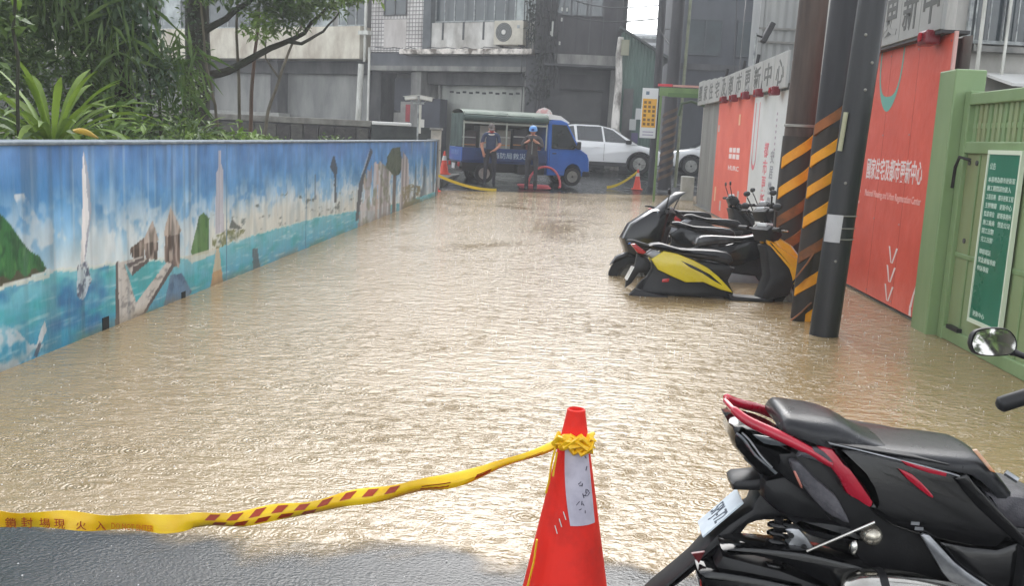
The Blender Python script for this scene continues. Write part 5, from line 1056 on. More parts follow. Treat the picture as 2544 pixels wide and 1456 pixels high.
for s in (-1, 1):
    kk = lambda z: s * (.72 * (1 - .12 * max(0, z - .95)) + .006)
    q = [(.74, 1.72), (1.16, 1.72), (1.50, 1.12), (1.40, 1.06), (.74, 1.06)]; mb = MB(); mb.add([(x, kk(z), z) for x, z in q] + [(x, kk(z) - s * .02, z) for x, z in q], [(0, 1, 2, 3, 4), (9, 8, 7, 6, 5)] + [(i, (i + 1) % 5, 5 + (i + 1) % 5, 5 + i) for i in range(5)]); w_ = mb.build('side_window', M_VGLASS, TR)
    mb = MB(); mb.tube([(x, kk(z) + s * .004, z) for x, z in q + [q[0]]], .015, 5); mb.build('window_seal', M_PLAST, w_)
    mb = MB(); mb.tube([(.68, s * .728, 1.02), (.68, s * .728, .40), (1.12, s * .728, .40)], .006, 4); d_ = mb.build('door_seam', M_BLUED, TR)
    mb = MB(); mb.box(.76, .88, s * .728 - .012, s * .728 + .012, .90, .93); mb.build('door_handle', M_PLAST, TR, bevel=.006)
    mb = MB(); mb.box(1.46, 1.56, s * .86 - .06, s * .86 + .06, 1.06, 1.28); mr_ = mb.build('mirror', M_PLAST, TR, bevel=.02); mb = MB(); mb.tube([(1.50, s * .70, 1.10), (1.52, s * .84, 1.14)], .012, 6); mb.build('arm', M_PLAST, mr_)
    mb = MB(); mb.box(1.86, 1.925, s * .55 - .12, s * .55 + .12, .66, .80); mb.build('headlight', M_LAMPW, TR, bevel=.02)
    mb = MB(); mb.box(1.70, 1.95, s * .60 - .13, s * .60 + .13, .28, .44); mb.build('bumper_corner', M_PLAST, TR, bevel=.03)
q = [(1.215, 1.76), (1.61, 1.10)]; mb = MB(); mb.add([(1.225, -.60, 1.75), (1.225, .60, 1.75), (1.615, .66, 1.09), (1.615, -.66, 1.09)], [(0, 1, 2, 3)]); mb.build('windscreen', M_VGLASS, TR, fixn=False)
mb = MB(); mb.add([(.60, -.64, 2.02), (1.0, -.60, 1.98), (1.30, -.56, 1.80), (1.30, .56, 1.80), (1.0, .60, 1.98), (.60, .64, 2.02), (.60, -.64, 1.87), (1.0, -.60, 1.865), (1.24, -.56, 1.77), (1.24, .56, 1.77), (1.0, .60, 1.865), (.60, .64, 1.87)], [(0, 1, 4, 5), (1, 2, 3, 4), (0, 6, 7, 1), (1, 7, 8, 2), (5, 4, 10, 11), (4, 3, 9, 10), (2, 8, 9, 3), (0, 5, 11, 6)]); mb.build('roof_deflector', M_PAINTW, TR)
# bed
for s in (-1, 1): mb = MB(); mb.box(-1.90, .58, s * .72 - .02, s * .72 + .02, .62, .98); bd = mb.build('bed_side', M_BLUED, TR, bevel=.01)
text('side_lettering', '消防局救災車', .2, pm('letter_pale', srgb(190, 206, 216), rough=.5), TR, frame_front(-1.0, -.742, .70), .001, 1.15, .17); text('tail_lettering', '消防救災', .2, pm('letter_blue', srgb(130, 160, 214), rough=.5), TR, Matrix(((0, 0, -1, -1.925), (-1, 0, 0, .5), (0, 1, 0, .76), (0, 0, 0, 1))), .001, .95, .14)
mb = MB(); mb.box(-1.92, -1.88, -.74, .74, .60, .98); mb.build('tailgate', M_BLUE, TR, bevel=.01); mb = MB(); mb.box(-1.9, .6, -.70, .70, .56, .62); mb.build('bed_floor', M_BLUED, TR)
mb = MB(); mb.box(-1.8, 1.2, -.42, .42, .30, .555); mb.build('chassis', M_PLAST, TR); mb = MB(); mb.box(-.25, .55, -.70, -.40, .28, .54); mb.build('tool_box', M_PLAST, TR, bevel=.01)
for s in (-1, 1): mb = MB(); mb.box(-1.96, -1.93, s * .55 - .10, s * .55 + .10, .44, .56); mb.build('tail_light', M_LAMPR, TR, bevel=.01)
mb = MB(); mb.box(-1.965, -1.945, -.14, .18, .36, .52); mb.build('number_plate', M_PAINTW, TR); mb = MB(); mb.box(-1.95, -1.84, -.70, .70, .36, .44); mb.build('rear_bumper', M_PLAST, TR)
for x in (-1.22, 1.42):
    for s in (-1, 1): wheel(TR, x, s * .62, .27, .27, .17, s)
# canopy frame, rolled tarp, rear flap, load
for x in (-1.86, -.62, .56):
    for s in (-1, 1): mb = MB(); mb.tube([(x, s * .70, .98), (x, s * .70, 1.96)], .022, 6); mb.build('canopy_post', pm('frame_pale', srgb(170, 176, 166), rough=.5), TR)
mb = MB(); rs = []
for i in range(9): a = math.pi * i / 8; rs.append([(-1.90, .74 * math.cos(a), 1.90 + .14 * math.sin(a)), (.60, .74 * math.cos(a), 1.90 + .14 * math.sin(a))])
mb.rings(rs, cap=False, closed=False); mb.build('canopy_roof', pm('tarp_top', srgb(132, 144, 132), srgb(104, 118, 108), 2, .6), TR, smooth=50)
mb = MB(); mb.tube([(-1.88, -.74, 1.80), (-.6, -.76, 1.79), (.58, -.74, 1.81)], [.085, .09, .085], 10); mb.build('rolled_tarp', M_TARP, TR, smooth=50)
mb = MB(); mb.box(-1.86, .58, -.72, -.69, 1.64, 1.69); mb.build('roof_rail', MATS['frame_pale'], TR)
mb = MB(); rs = []
for i in range(13): y = -.70 + 1.4 * i / 12; rs.append([(-1.90 + .02 * math.sin(i * 2), y, 1.0), (-1.90 + .012 * math.sin(i * 2 + 1), y, 1.92)])
mb.rings(rs, cap=False, closed=False); mb.build('rear_flap', M_TARP, TR, smooth=60); mb = MB(); rs = []
for i in range(11): x = -1.88 + 2.46 * i / 10; rs.append([(x, .71 + .015 * math.sin(i * 2), 1.0), (x, .71, 1.9)])
mb.rings(rs, cap=False, closed=False); mb.build('far_flap', pm('tarp_grey', srgb(120, 122, 114), srgb(96, 98, 92), 2, .7), TR, smooth=60)
lc = [(-1.6, .1, 1.0, 1.45, (84, 78, 80)), (-1.05, .15, 1.0, 1.6, (176, 176, 170)), (-.55, .2, 1.0, 1.5, (150, 148, 140)), (-.05, .2, 1.0, 1.55, (60, 60, 66)), (.35, .1, 1.0, 1.3, (110, 64, 58))]
for k, (x, y, z0, z1, c) in enumerate(lc):
    t = thing('load_crate', ['dark crate behind the stooping person on the truck bed', 'pale crate with shelves on the truck bed', 'grey box with orange strip on the truck bed', 'charcoal box behind the blue-helmet person', 'brown box against the truck cab'][k], 'crate', (0, 0, 0), world=True)
    ca_, sa_ = math.cos(R(20)), math.sin(R(20)); t.location = (-1.50 + x * ca_ - y * sa_, 28.36 + x * sa_ + y * ca_, TR.location.z + .62); t.rotation_euler = (0, 0, R(20)); WORLDP.pop(t.name, None)
    mb = MB(); mb.box(-.22, .22, -.35, .35, 0, z1 - .62); mb.build('box', pm('crate%d' % k, srgb(*c), rough=.7), t, bevel=.015)
    for j in range(3): mb = MB(); zz = (z1 - .62) * (.25 + .25 * j); mb.box(-.20, .20, -.358, -.351, zz, zz + .03); mb.build('shelf_strip', pm('strip%d' % j, srgb(*[(96, 96, 94), (190, 130, 80), (200, 200, 196)][j]), rough=.6), t)
# --- white SUV (x forward)
def suv(label, loc, rz):
    V = thing('white_car', label, 'car', loc, rz, group='white cars on the street')
    L = [(-2.15, .38), (-2.20, .62), (-2.15, .92), (-1.95, 1.02), (-1.0, 1.04), (.9, 1.03), (1.35, .99), (1.95, .88), (2.15, .76), (2.20, .55), (2.12, .34), (1.82, .30), (1.78, .48), (1.62, .66), (1.38, .72), (1.14, .66), (.98, .48), (.94, .26), (-.90, .26), (-.94, .48), (-1.10, .66), (-1.34, .72), (-1.58, .66), (-1.74, .48), (-1.78, .30)]
    mb = MB(); mb.puff(L, 0, .90, .10); mb.build('body', M_PAINTW, V, smooth=40)
    Gp = [(-2.05, 1.0), (-1.80, 1.34), (-1.50, 1.54), (-.9, 1.62), (-.1, 1.62), (.40, 1.52), (1.30, 1.0)]
    rs = []
    for y, k in ((-.86, .985), (-.80, 1.0), (.80, 1.0), (.86, .985)):
        rs.append([(x * k, y * (1 - .16 * max(0, (z - 1.0) / .66)), 1.0 + (z - 1.0) * k) for x, z in Gp])
    mb = MB(); mb.rings(rs); mb.build('greenhouse', M_PAINTW, V, smooth=35)
    for s in (-1, 1):
        yy = lambda z: s * (.86 * (1 - .16 * max(0, (z - 1.0) / .66)) + .004)
        for q in ([(-1.75, 1.10), (-1.50, 1.48), (-.95, 1.56), (-.85, 1.08)], [(-.78, 1.08), (-.85, 1.57), (.0, 1.57), (.10, 1.06)], [(.17, 1.06), (.06, 1.56), (.40, 1.47), (1.02, 1.05)]):
            mb = MB(); mb.add([(x, yy(z), z) for x, z in q] + [(x, yy(z) - s * .015, z) for x, z in q], [(0, 1, 2, 3), (7, 6, 5, 4)] + [(i, (i + 1) % 4, 4 + (i + 1) % 4, 4 + i) for i in range(4)]); mb.build('side_window', M_VGLASS, V)
        mb = MB(); mb.box(.86, 1.06, s * .98 - .09, s * .98 + .09, 1.02, 1.15); mb.build('mirror', M_PAINTW if s > 0 else M_PLAST, V, bevel=.03)
        mb = MB(); mb.box(-.9, .95, s * .90 - .015, s * .90 + .015, .24, .38); mb.build('sill', M_PLAST, V, bevel=.01)
        for x in (.14, -.82): mb = MB(); mb.tube([(x, s * .902, 1.0), (x, s * .902, .42)], .006, 4); mb.build('door_seam', M_GREYW, V)
        for x in (-.12, -1.0): mb = MB(); mb.box(x - .10, x + .10, s * .905 - .012, s * .905 + .012, .86, .89); mb.build('door_handle', M_PAINTW, V, bevel=.006)
        for cxw in (1.38, -1.34):
            mb = MB(); pts = [(cxw + .43 * math.cos(a), s * .895, .36 + .40 * math.sin(a)) for a in np.linspace(-.1, math.pi + .1, 14)]; mb.tube(pts, .035, 6); mb.build('arch_trim', M_PLAST, V, smooth=50); wheel(V, cxw, s * .80, .36, .36, .22, s, 5)
        mb = MB(); mb.box(1.98, 2.17, s * .70 - .14, s * .70 + .14, .70, .80); mb.build('headlight', M_LAMPW, V, bevel=.03); mb = MB(); mb.box(-2.20, -2.10, s * .74 - .12, s * .74 + .12, .78, .92); mb.build('tail_light', M_LAMPR, V, bevel=.02)
    mb = MB(); mb.add([(.42, -.70, 1.545), (.42, .70, 1.545), (1.27, .80, 1.02), (1.27, -.80, 1.02)], [(0, 1, 2, 3)]); mb.v = [(x + .012, y, z + .012) for x, y, z in mb.v]; mb.build('windscreen', M_VGLASS, V, fixn=False)
    mb = MB(); mb.box(-1.5, -.1, -.66, -.62, 1.69, 1.71); mb.build('roof_rail', M_PLAST, V); mb = MB(); mb.box(2.10, 2.22, -.55, .55, .36, .52); mb.build('bumper_grille', M_PLAST, V, bevel=.02)
    return V
suv('white car side-on behind the blue truck cab', (.98, 34.6, ground_z(1, 34.6)), 0)
suv('white car mostly hidden behind the thick striped pole', (5.75, 36.6, ground_z(5, 36.6)), math.pi)
# ------------------------------------------------------------------ people
def person(name, label, loc, rotz, joints, edges, mats, region, scale=1.0):
    t = thing(name, label, 'person', loc, rotz)
    bm = bmesh.new(); lay = bm.verts.layers.skin.verify(); vs = {}
    for k, (p, rad) in joints.items():
        v = bm.verts.new([c * scale for c in p]); v[lay].radius = (rad[0] * scale, rad[1] * scale) if isinstance(rad, tuple) else (rad * scale, rad * scale); vs[k] = v
    for a, b in edges: bm.edges.new((vs[a], vs[b]))
    vs['pelvis'][lay].use_root = True
    me = bpy.data.meshes.new('body'); bm.to_mesh(me); bm.free()
    o = bpy.data.objects.new('body', me); col.objects.link(o)
    sk = o.modifiers.new('skin', 'SKIN'); sk.use_smooth_shade = True; sb = o.modifiers.new('sub', 'SUBSURF'); sb.levels = 2; sb.render_levels = 2
    dg = bpy.context.evaluated_depsgraph_get(); dg.update(); me2 = bpy.data.meshes.new_from_object(o.evaluated_get(dg)); bpy.data.objects.remove(o)
    me2.materials.clear()
    for q in mats: me2.materials.append(q)
    for p in me2.polygons: p.material_index = region(p.center / scale); p.use_smooth = True
    link('body', me2, t); return t
M_SKIN = pm('skin', srgb(196, 142, 118), srgb(180, 124, 102), 9, .55); M_NAVY = pm('shirt_navy', srgb(58, 72, 104), srgb(44, 56, 84), 7, .8); M_TROU = pm('trousers', srgb(62, 62, 70), srgb(48, 48, 54), 6, .85); M_CHAR = pm('jacket_charcoal', srgb(72, 68, 70), srgb(52, 50, 54), 7, .75); M_SHOE = pm('shoe', srgb(34, 33, 34), rough=.5); M_HAIR = pm('hair', (.012, .01, .01), rough=.6)
def fingers(J, E, hand, wrist, d, up_, side, s=1):
    d = Vector(d).normalized(); up_ = Vector(up_); sd_ = d.cross(up_).normalized() * s; w = Vector(wrist); h = w + d * .07
    J[hand] = (tuple(w + d * .05), (.034, .018)); E.append((side, hand))
    for k, (off, L) in enumerate(((-.026, .062), (-.009, .072), (.009, .068), (.026, .052))):
        a = h + sd_ * off; b = a + d * L * .5 - up_ * .008; c = b + d * L * .35 - up_ * .024
        J[hand + 'f%da' % k] = (tuple(a), .009); J[hand + 'f%db' % k] = (tuple(b), .0085); J[hand + 'f%dc' % k] = (tuple(c), .007); E += [(hand, hand + 'f%da' % k), (hand + 'f%da' % k, hand + 'f%db' % k), (hand + 'f%db' % k, hand + 'f%dc' % k)]
    a = w + d * .03 - sd_ * .035; b = a + d * .035 - sd_ * .02; J[hand + 't1'] = (tuple(a), .011); J[hand + 't2'] = (tuple(b), .009); E += [(hand, hand + 't1'), (hand + 't1', hand + 't2')]
def base_body(hunch=0.0):
    # figure faces -Y; x > 0 is the viewer's right
    J = {'pelvis': ((0, 0, .96), (.155, .115)), 'waist': ((0, -.005 - .02 * hunch, 1.10), (.135, .10)), 'chest': ((0, -.01 - .05 * hunch, 1.30), (.165, .115)), 'collar': ((0, 0 - .09 * hunch, 1.435), (.10, .075)), 'neck': ((0, -.01 - .12 * hunch, 1.50), .054)}
    E = [('pelvis', 'waist'), ('waist', 'chest'), ('chest', 'collar'), ('collar', 'neck')]
    for s, n in ((-1, 'l'), (1, 'r')):
        J[n + 'hip'] = ((s * .095, 0, .90), .095); J[n + 'thigh'] = ((s * .11, -.01, .70), .078); J[n + 'knee'] = ((s * .115, -.015, .49), .060); J[n + 'calf'] = ((s * .12, .01, .34), .055); J[n + 'ankle'] = ((s * .12, .02, .09), .040); J[n + 'toe'] = ((s * .135, -.14, .035), (.045, .03)); J[n + 'heel'] = ((s * .12, .05, .035), .036)
        E += [('pelvis', n + 'hip'), (n + 'hip', n + 'thigh'), (n + 'thigh', n + 'knee'), (n + 'knee', n + 'calf'), (n + 'calf', n + 'ankle'), (n + 'ankle', n + 'toe'), (n + 'ankle', n + 'heel')]
    return J, E
def head_parts(t, c, tilt, face=M_SKIN):
    Mh = Matrix.Translation(c) @ Matrix.Rotation(tilt, 4, 'X')
    mb = MB(); mb.ball((0, 0, 0), .112, 10, sq=(.70, .86, 1.0)); mb.v = [tuple(Mh @ Vector((x * (1 - .25 * max(0, -z / .112)), y, z))) for x, y, z in mb.v]; h = mb.build('head', face, t, smooth=80)
    def add(nm, mb2, mt): mb2.v = [tuple(Mh @ Vector(p)) for p in mb2.v]; return mb2.build(nm, mt, h, smooth=70)
    mb = MB(); mb.tube([(0, -.09, .015), (0, -.112, -.022), (0, -.094, -.03)], [.008, .014, .010], 6); add('nose', mb, face)
    for s in (-1, 1):
        mb = MB(); mb.ball((s * .030, -.088, .012), .011, 6, sq=(1.3, .6, .7)); add('eye', mb, M_HAIR); mb = MB(); mb.ball((s * .080, .0, -.005), .024, 6, sq=(.4, .7, 1.1)); add('ear', mb, face)
    mb = MB(); mb.tube([(-.022, -.090, -.055), (0, -.097, -.056), (.022, -.090, -.055)], .006, 5); add('mouth', mb, pm('lips', srgb(150, 84, 80), rough=.5))
    return h, Mh
# 1: stooping person in navy shirt, arms low in front
J, E = base_body(.8)
J['lsh'] = ((-.185, -.05, 1.40), .064); J['lel'] = ((-.255, -.06, 1.12), .050); J['lwr'] = ((-.20, -.17, .92), .034)
J['rsh'] = ((.185, -.05, 1.40), .064); J['rel'] = ((.245, -.09, 1.13), .050); J['rwr'] = ((.09, -.27, 1.00), .034)
E += [('collar', 'lsh'), ('lsh', 'lel'), ('lel', 'lwr'), ('collar', 'rsh'), ('rsh', 'rel'), ('rel', 'rwr')]
fingers(J, E, 'lh', J['lwr'][0], (.2, -.3, -.9), (0, -1, 0), 'lwr'); fingers(J, E, 'rh', J['rwr'][0], (-.8, -.2, -.25), (0, 0, 1), 'rwr')
def reg1(c):
    if c.z < .085: return 3
    if c.z < .97: return 2 if not (c.y < -.13 or abs(c.x) > .20) else 0
    arm = abs(c.x) > .19 or c.y < -.16
    if arm and c.z < 1.20: return 0
    return 0 if c.z > 1.475 else 1
p1 = person('person', 'person in navy shirt and grey cap, head bowed, hands at waist', (-2.19, 26.45, ground_z(-2.19, 26.45)), R(8), J, E, [M_SKIN, M_NAVY, M_TROU, M_SHOE], reg1)
h, Mh = head_parts(p1, (0, -.15, 1.575), R(28))
mb = MB(); mb.lathe([(.098, .0), (.100, .03), (.086, .075), (.04, .105), (.005, .11)], 14, (0, .005, .025)); mb.v = [tuple(Mh @ Vector((x * .86, y, z))) for x, y, z in mb.v]; cp = mb.build('cap', pm('cap_grey', srgb(120, 112, 108), srgb(92, 86, 84), 12, .8), h, smooth=60)
mb = MB(); mb.add([(-.07, -.075, .04), (.07, -.075, .04), (.055, -.165, .025), (-.055, -.165, .025), (-.07, -.075, .047), (.07, -.075, .047), (.055, -.165, .032), (-.055, -.165, .032)], [(0, 1, 2, 3), (7, 6, 5, 4), (0, 4, 5, 1), (1, 5, 6, 2), (2, 6, 7, 3), (3, 7, 4, 0)]); mb.v = [tuple(Mh @ Vector(p)) for p in mb.v]; mb.build('cap_peak', MATS['cap_grey'], h)
mb = MB(); mb.ball((0, -.055, -.05), .062, 8, sq=(1.05, .85, .8)); mb.v = [tuple(Mh @ Vector(p)) for p in mb.v]; mb.build('face_mask', pm('mask_red', srgb(178, 52, 62), srgb(196, 90, 92), 12, .8), h, smooth=60)
mb = MB(); pts = [(.115 * math.cos(a), -.06 - .10 * math.sin(a) * (1 if math.sin(a) > 0 else .6), 1.46 - .05 * max(0, math.sin(a))) for a in np.linspace(0, 6.283, 17)]; mb.tube(pts, .022, 7); mb.build('white_collar', pm('towel_white', srgb(226, 222, 216), rough=.9), p1, smooth=60)
mb = MB(); mb.lathe([(.164, 0), (.166, .05)], 18, (0, 0, .97), cap=False); mb.v = [(x, y * .78, z) for x, y, z in mb.v]; mb.build('belt', M_HAIR, p1)
# 2: person in charcoal jacket with blue helmet, both hands raised to the chest
J, E = base_body(.2)
J['lsh'] = ((-.19, -.02, 1.41), .066); J['lel'] = ((-.285, -.10, 1.18), .054); J['lwr'] = ((-.085, -.26, 1.335), .036)
J['rsh'] = ((.19, -.02, 1.41), .066); J['rel'] = ((.285, -.10, 1.18), .054); J['rwr'] = ((.085, -.26, 1.335), .036)
E += [('collar', 'lsh'), ('lsh', 'lel'), ('lel', 'lwr'), ('collar', 'rsh'), ('rsh', 'rel'), ('rel', 'rwr')]
fingers(J, E, 'lh', J['lwr'][0], (.75, -.2, .45), (0, -.6, .8), 'lwr'); fingers(J, E, 'rh', J['rwr'][0], (-.75, -.2, .45), (0, -.6, .8), 'rwr', -1)
def reg2(c):
    if c.z < .10: return 3
    if c.z < .93: return 2
    if c.y < -.20 and c.z > 1.27: return 0
    return 0 if c.z > 1.485 else 1
p2 = person('person', 'person in charcoal jacket and blue helmet, both hands raised to chest', (-1.05, 26.4, ground_z(-1.05, 26.4)), R(-4), J, E, [M_SKIN, M_CHAR, M_TROU, M_SHOE], reg2)
h, Mh = head_parts(p2, (0, -.055, 1.60), R(12))
mb = MB(); mb.lathe([(.128, -.01), (.122, .02), (.115, .06), (.085, .105), (.03, .128), (.003, .13)], 16, (0, .005, .02)); mb.v = [tuple(Mh @ Vector((x * .92, y * 1.05, z))) for x, y, z in mb.v]; hm = mb.build('helmet', pm('helmet_blue', srgb(88, 150, 222), srgb(120, 172, 230), 10, .3), h, smooth=60)
mb = MB(); mb.box(-.035, .035, -.135, -.10, .035, .09); mb.v = [tuple(Mh @ Vector(p)) for p in mb.v]; mb.build('badge', pm('badge_blue', srgb(36, 74, 150), rough=.4), hm)
mb = MB(); mb.box(-.045, .045, -.36, -.345, 1.35, 1.42); mb.build('phone', M_BLK, p2, bevel=.004)
mb = MB(); mb.box(-.008, .008, -.138, -.12, .98, 1.40); mb.build('zip', M_FRAME, p2)
for s in (-1, 1): mb = MB(); mb.tube([(s * .12, .02, .04), (s * .12, .015, .28)], [.052, .060], 10); mb.build('boot_shaft', M_SHOE, p2, smooth=60)

# ------------------------------------------------------------------ parked scooters half under water
M_SEAT = pm('seat_black', srgb(46, 46, 49), srgb(34, 34, 37), 14, .38, .12, bump=.3, bscale=120); M_GBLK = pm('gloss_black', srgb(24, 25, 28), srgb(18, 19, 21), 4, .2, .08, coat=.25); M_MBLK = pm('matt_black', srgb(38, 38, 40), srgb(28, 28, 30), 8, .5)
M_YEL = pm('scooter_yellow', srgb(222, 204, 40), srgb(206, 184, 34), 3, .28, coat=.6); M_YELO = pm('scooter_amber', srgb(240, 180, 40), srgb(228, 160, 34), 3, .28, coat=.6); M_SILV = pm('scooter_silver', srgb(150, 152, 156), srgb(128, 130, 134), 4, .35, metal=.4); M_SBLUE = pm('scooter_blue', srgb(50, 112, 196), rough=.3, coat=.5); M_SMOKE = pm('smoke_screen', srgb(14, 15, 17), rough=.2, spec=.8)
def scooter(label, loc, rz, panel, front, tailm, seat=M_SEAT, shield=False, lean=0.0, steer=0.0):
    S = thing('parked_scooter', label, 'scooter', loc, rz, group='scooters parked in the flood'); S.rotation_euler = (lean, 0, rz)
    def pf(nm, out, y, hw, mt, rd=.015): mb = MB(); mb.puff(out, y, hw, rd); return mb.build(nm, mt, S, smooth=38)
    pf('under_body', [(.208, .634), (.41, .53), (.70, .52), (.93, .47), (.991, .36), (.983, .318), (.30, .30), (.112, .27), (.117, .339), (.152, .424), (.215, .542)], 0, .10, M_MBLK)
    for s in (-1, 1):
        pf('side_panel', [(.185, .640), (.30, .725), (.43, .705), (.58, .655), (.72, .59), (.83, .51), (.91, .435), (.975, .365), (.86, .385), (.687, .450), (.525, .438), (.40, .485), (.255, .545)], s * .125, .03, panel)
        pf('panel_accent', [(.46, .645), (.60, .595), (.75, .525), (.87, .43), (.80, .46), (.67, .535), (.55, .585)], s * .152, .006, M_GBLK, .004)
        pf('tail_panel', [(.144, .682), (.202, .726), (.284, .71), (.309, .65), (.218, .635)], s * .11, .025, tailm)
    st = pf('seat', [(.158, .765), (.20, .79), (.278, .80), (.38, .775), (.463, .757), (.56, .755), (.665, .758), (.80, .757), (.897, .745), (.945, .715), (.965, .66), (.93, .62), (.85, .64), (.71, .66), (.468, .69), (.283, .721)], 0, .135, seat, .04)
    pf('seat_base', [(.28, .70), (.5, .66), (.92, .62), (.985, .60), (.93, .47), (.70, .52), (.45, .58)], 0, .115, M_MBLK, .03)
    pf('tail_light', [(-.004, .771), (.036, .778), (.101, .735), (.15, .70), (.12, .68), (.063, .69)], 0, .07, M_LAMPR); pf('rear_fender', [(.063, .677), (.20, .60), (.17, .50), (.09, .50), (.03, .40), (-.03, .35), (-.023, .445), (.05, .57)], 0, .05, M_MBLK)
    mb = MB(); mb.tube([(.16, .12, .765), (.02, .11, .80), (-.03, 0, .80), (.02, -.11, .80), (.16, -.12, .765)], .014, 7); mb.build('grab_rail', M_MBLK, S, smooth=60)
    mb = MB(); mb.add([(-.03, -.11, .43), (-.03, .11, .43), (.03, .11, .56), (.03, -.11, .56), (-.022, -.11, .427), (-.022, .11, .427), (.038, .11, .557), (.038, -.11, .557)], [(0, 3, 2, 1), (4, 5, 6, 7), (0, 1, 5, 4), (1, 2, 6, 5), (2, 3, 7, 6), (3, 0, 4, 7)]); mb.build('number_plate', M_PAINTW, S)
    pf('floorboard', [(.93, .36), (.99, .335), (1.30, .325), (1.36, .36), (1.36, .30), (.95, .28)], 0, .16, M_MBLK)
    pf('leg_shield', [(1.231, .825), (1.31, .85), (1.40, .76), (1.52, .617), (1.572, .56), (1.50, .36), (1.30, .30), (1.235, .333), (1.297, .533), (1.258, .745)], 0, .17, M_MBLK, .05)
    for s in (-1, 1): pf('front_panel', [(1.256, .877), (1.297, .869), (1.561, .711), (1.60, .60), (1.52, .50), (1.476, .62), (1.347, .75), (1.259, .847)], s * .13, .05, front, .03)
    pf('front_nose', [(1.30, .90), (1.36, .92), (1.50, .84), (1.62, .70), (1.63, .60), (1.55, .55), (1.40, .7)], 0, .12, front, .05); pf('headlight', [(1.46, .86), (1.52, .83), (1.62, .71), (1.60, .67), (1.52, .74)], 0, .085, M_LAMPW, .03)
    pf('front_fender', [(1.42, .42), (1.52, .53), (1.66, .55), (1.80, .48), (1.86, .38), (1.80, .42), (1.66, .48), (1.54, .46)], 0, .06, panel, .02)
    Ms = Matrix.Translation((1.27, 0, 0)) @ Matrix.Rotation(steer, 4, 'Z') @ Matrix.Translation((-1.27, 0, 0))
    def st_(nm, mb, mt, par=S, **k): mb.v = [tuple(Ms @ Vector(p)) for p in mb.v]; return mb.build(nm, mt, par, **k)
    mb = MB(); mb.puff([(1.19, .97), (1.24, 1.02), (1.33, 1.0), (1.38, .93), (1.33, .86), (1.24, .86)], 0, .15, .04); hd = st_('handlebar_cover', mb, M_MBLK, smooth=40)
    mb = MB(); mb.tube([(1.20, -.34, .98), (1.25, -.15, .97), (1.25, .15, .97), (1.20, .34, .98)], [.017, .015, .015, .017], 8); st_('handlebar', mb, M_MBLK, smooth=60)
    for s in (-1, 1):
        mb = MB(); mb.tube([(1.195, s * .34, .98), (1.215, s * .22, .98)], .021, 8); st_('grip', mb, M_BLK); mb = MB(); mb.tube([(1.30, s * .32, .97), (1.28, s * .18, .97)], .007, 5); st_('brake_lever', mb, M_CHR)
        mb = MB(); mb.tube([(1.25, s * .19, .99), (1.22, s * .23, 1.09), (1.20, s * .26, 1.15)], .007, 6); ms = st_('mirror_stalk', mb, M_BLK)
        mb = MB(); mb.ball((1.20, s * .27, 1.19), .055, 8, sq=(.25, 1.3, .62)); st_('mirror', mb, M_BLK, ms, smooth=70)
        mb = MB(); mb.tube([(1.66 - .30, s * .07, .72), (1.62, s * .085, .25)], .018, 8); mb.build('fork', M_SILV, S, smooth=60)
    mb = MB(); mb.box(1.22, 1.30, -.08, .08, 1.0, 1.035); st_('gauge', mb, M_LAMPW, bevel=.008)
    pf('side_reflector', [(.30, .46), (.37, .47), (.36, .435), (.30, .43)], -.155, .006, M_LAMPR, .003)
    wheel(S, .30, 0, .25, .25, .11, -1, 5); wheel(S, 1.62, 0, .25, .25, .10, -1, 5)
    pf('engine_case', [(.20, .20), (.30, .34), (.55, .36), (.80, .33), (.80, .22), (.5, .14)], .07, .05, M_SILV, .02); pf('muffler', [(.0, .30), (.05, .36), (.36, .30), (.42, .25), (.36, .20), (.02, .22)], -.14, .045, M_MBLK, .03)
    if shield:
        mb = MB(); rs = []
        for i in range(8):
            u = i / 7; z = .90 + .30 * u; x = 1.55 - .34 * u; hw = .21 - .05 * u * u; rs.append([(x - .10 * abs(v) ** 2, hw * v, z) for v in (-1, -.6, -.2, .2, .6, 1)] + [(x - .10 * abs(v) ** 2 - .006, hw * v, z) for v in (1, .6, .2, -.2, -.6, -1)])
        mb.rings(rs); mb.build('windscreen', M_SMOKE, S, smooth=60); pf('front_cowl', [(1.26, 1.02), (1.46, 1.0), (1.68, .84), (1.76, .68), (1.70, .52), (1.55, .46), (1.40, .52), (1.30, .70)], 0, .20, M_GBLK, .08)
        for s in (-1, 1): pf('blue_flash', [(1.45, .76), (1.62, .70), (1.70, .62), (1.62, .62), (1.48, .70)], s * .185, .012, M_SBLUE, .006)
    return S
scooter('yellow and black scooter standing side-on beside the striped poles', (.62, 9.2, -.30), R(2), M_YEL, M_YELO, M_SILV, lean=R(-4), steer=R(20))
scooter('big black scooter with windscreen and blue flash, nose towards the mural', (2.34, 10.5, -.27), R(184), M_GBLK, M_GBLK, M_GBLK, seat=pm('seat_wet', srgb(84, 85, 88), srgb(56, 57, 60), 10, .2), shield=True, lean=R(5), steer=R(-22))
scooter('black scooter with silver tail behind the windscreen one, facing the fence', (1.05, 11.7, -.28), R(-5), M_GBLK, M_GBLK, M_SILV, lean=R(-6), steer=R(28))
scooter('dull black scooter, last but one in the row', (1.42, 13.4, -.30), R(-3), M_MBLK, M_MBLK, M_SILV, lean=R(-6), steer=R(20))
scooter('dark scooter parked farthest back near the white poster', (1.2, 14.6, -.30), R(6), M_MBLK, M_GBLK, M_MBLK, lean=R(-4), steer=R(-8))
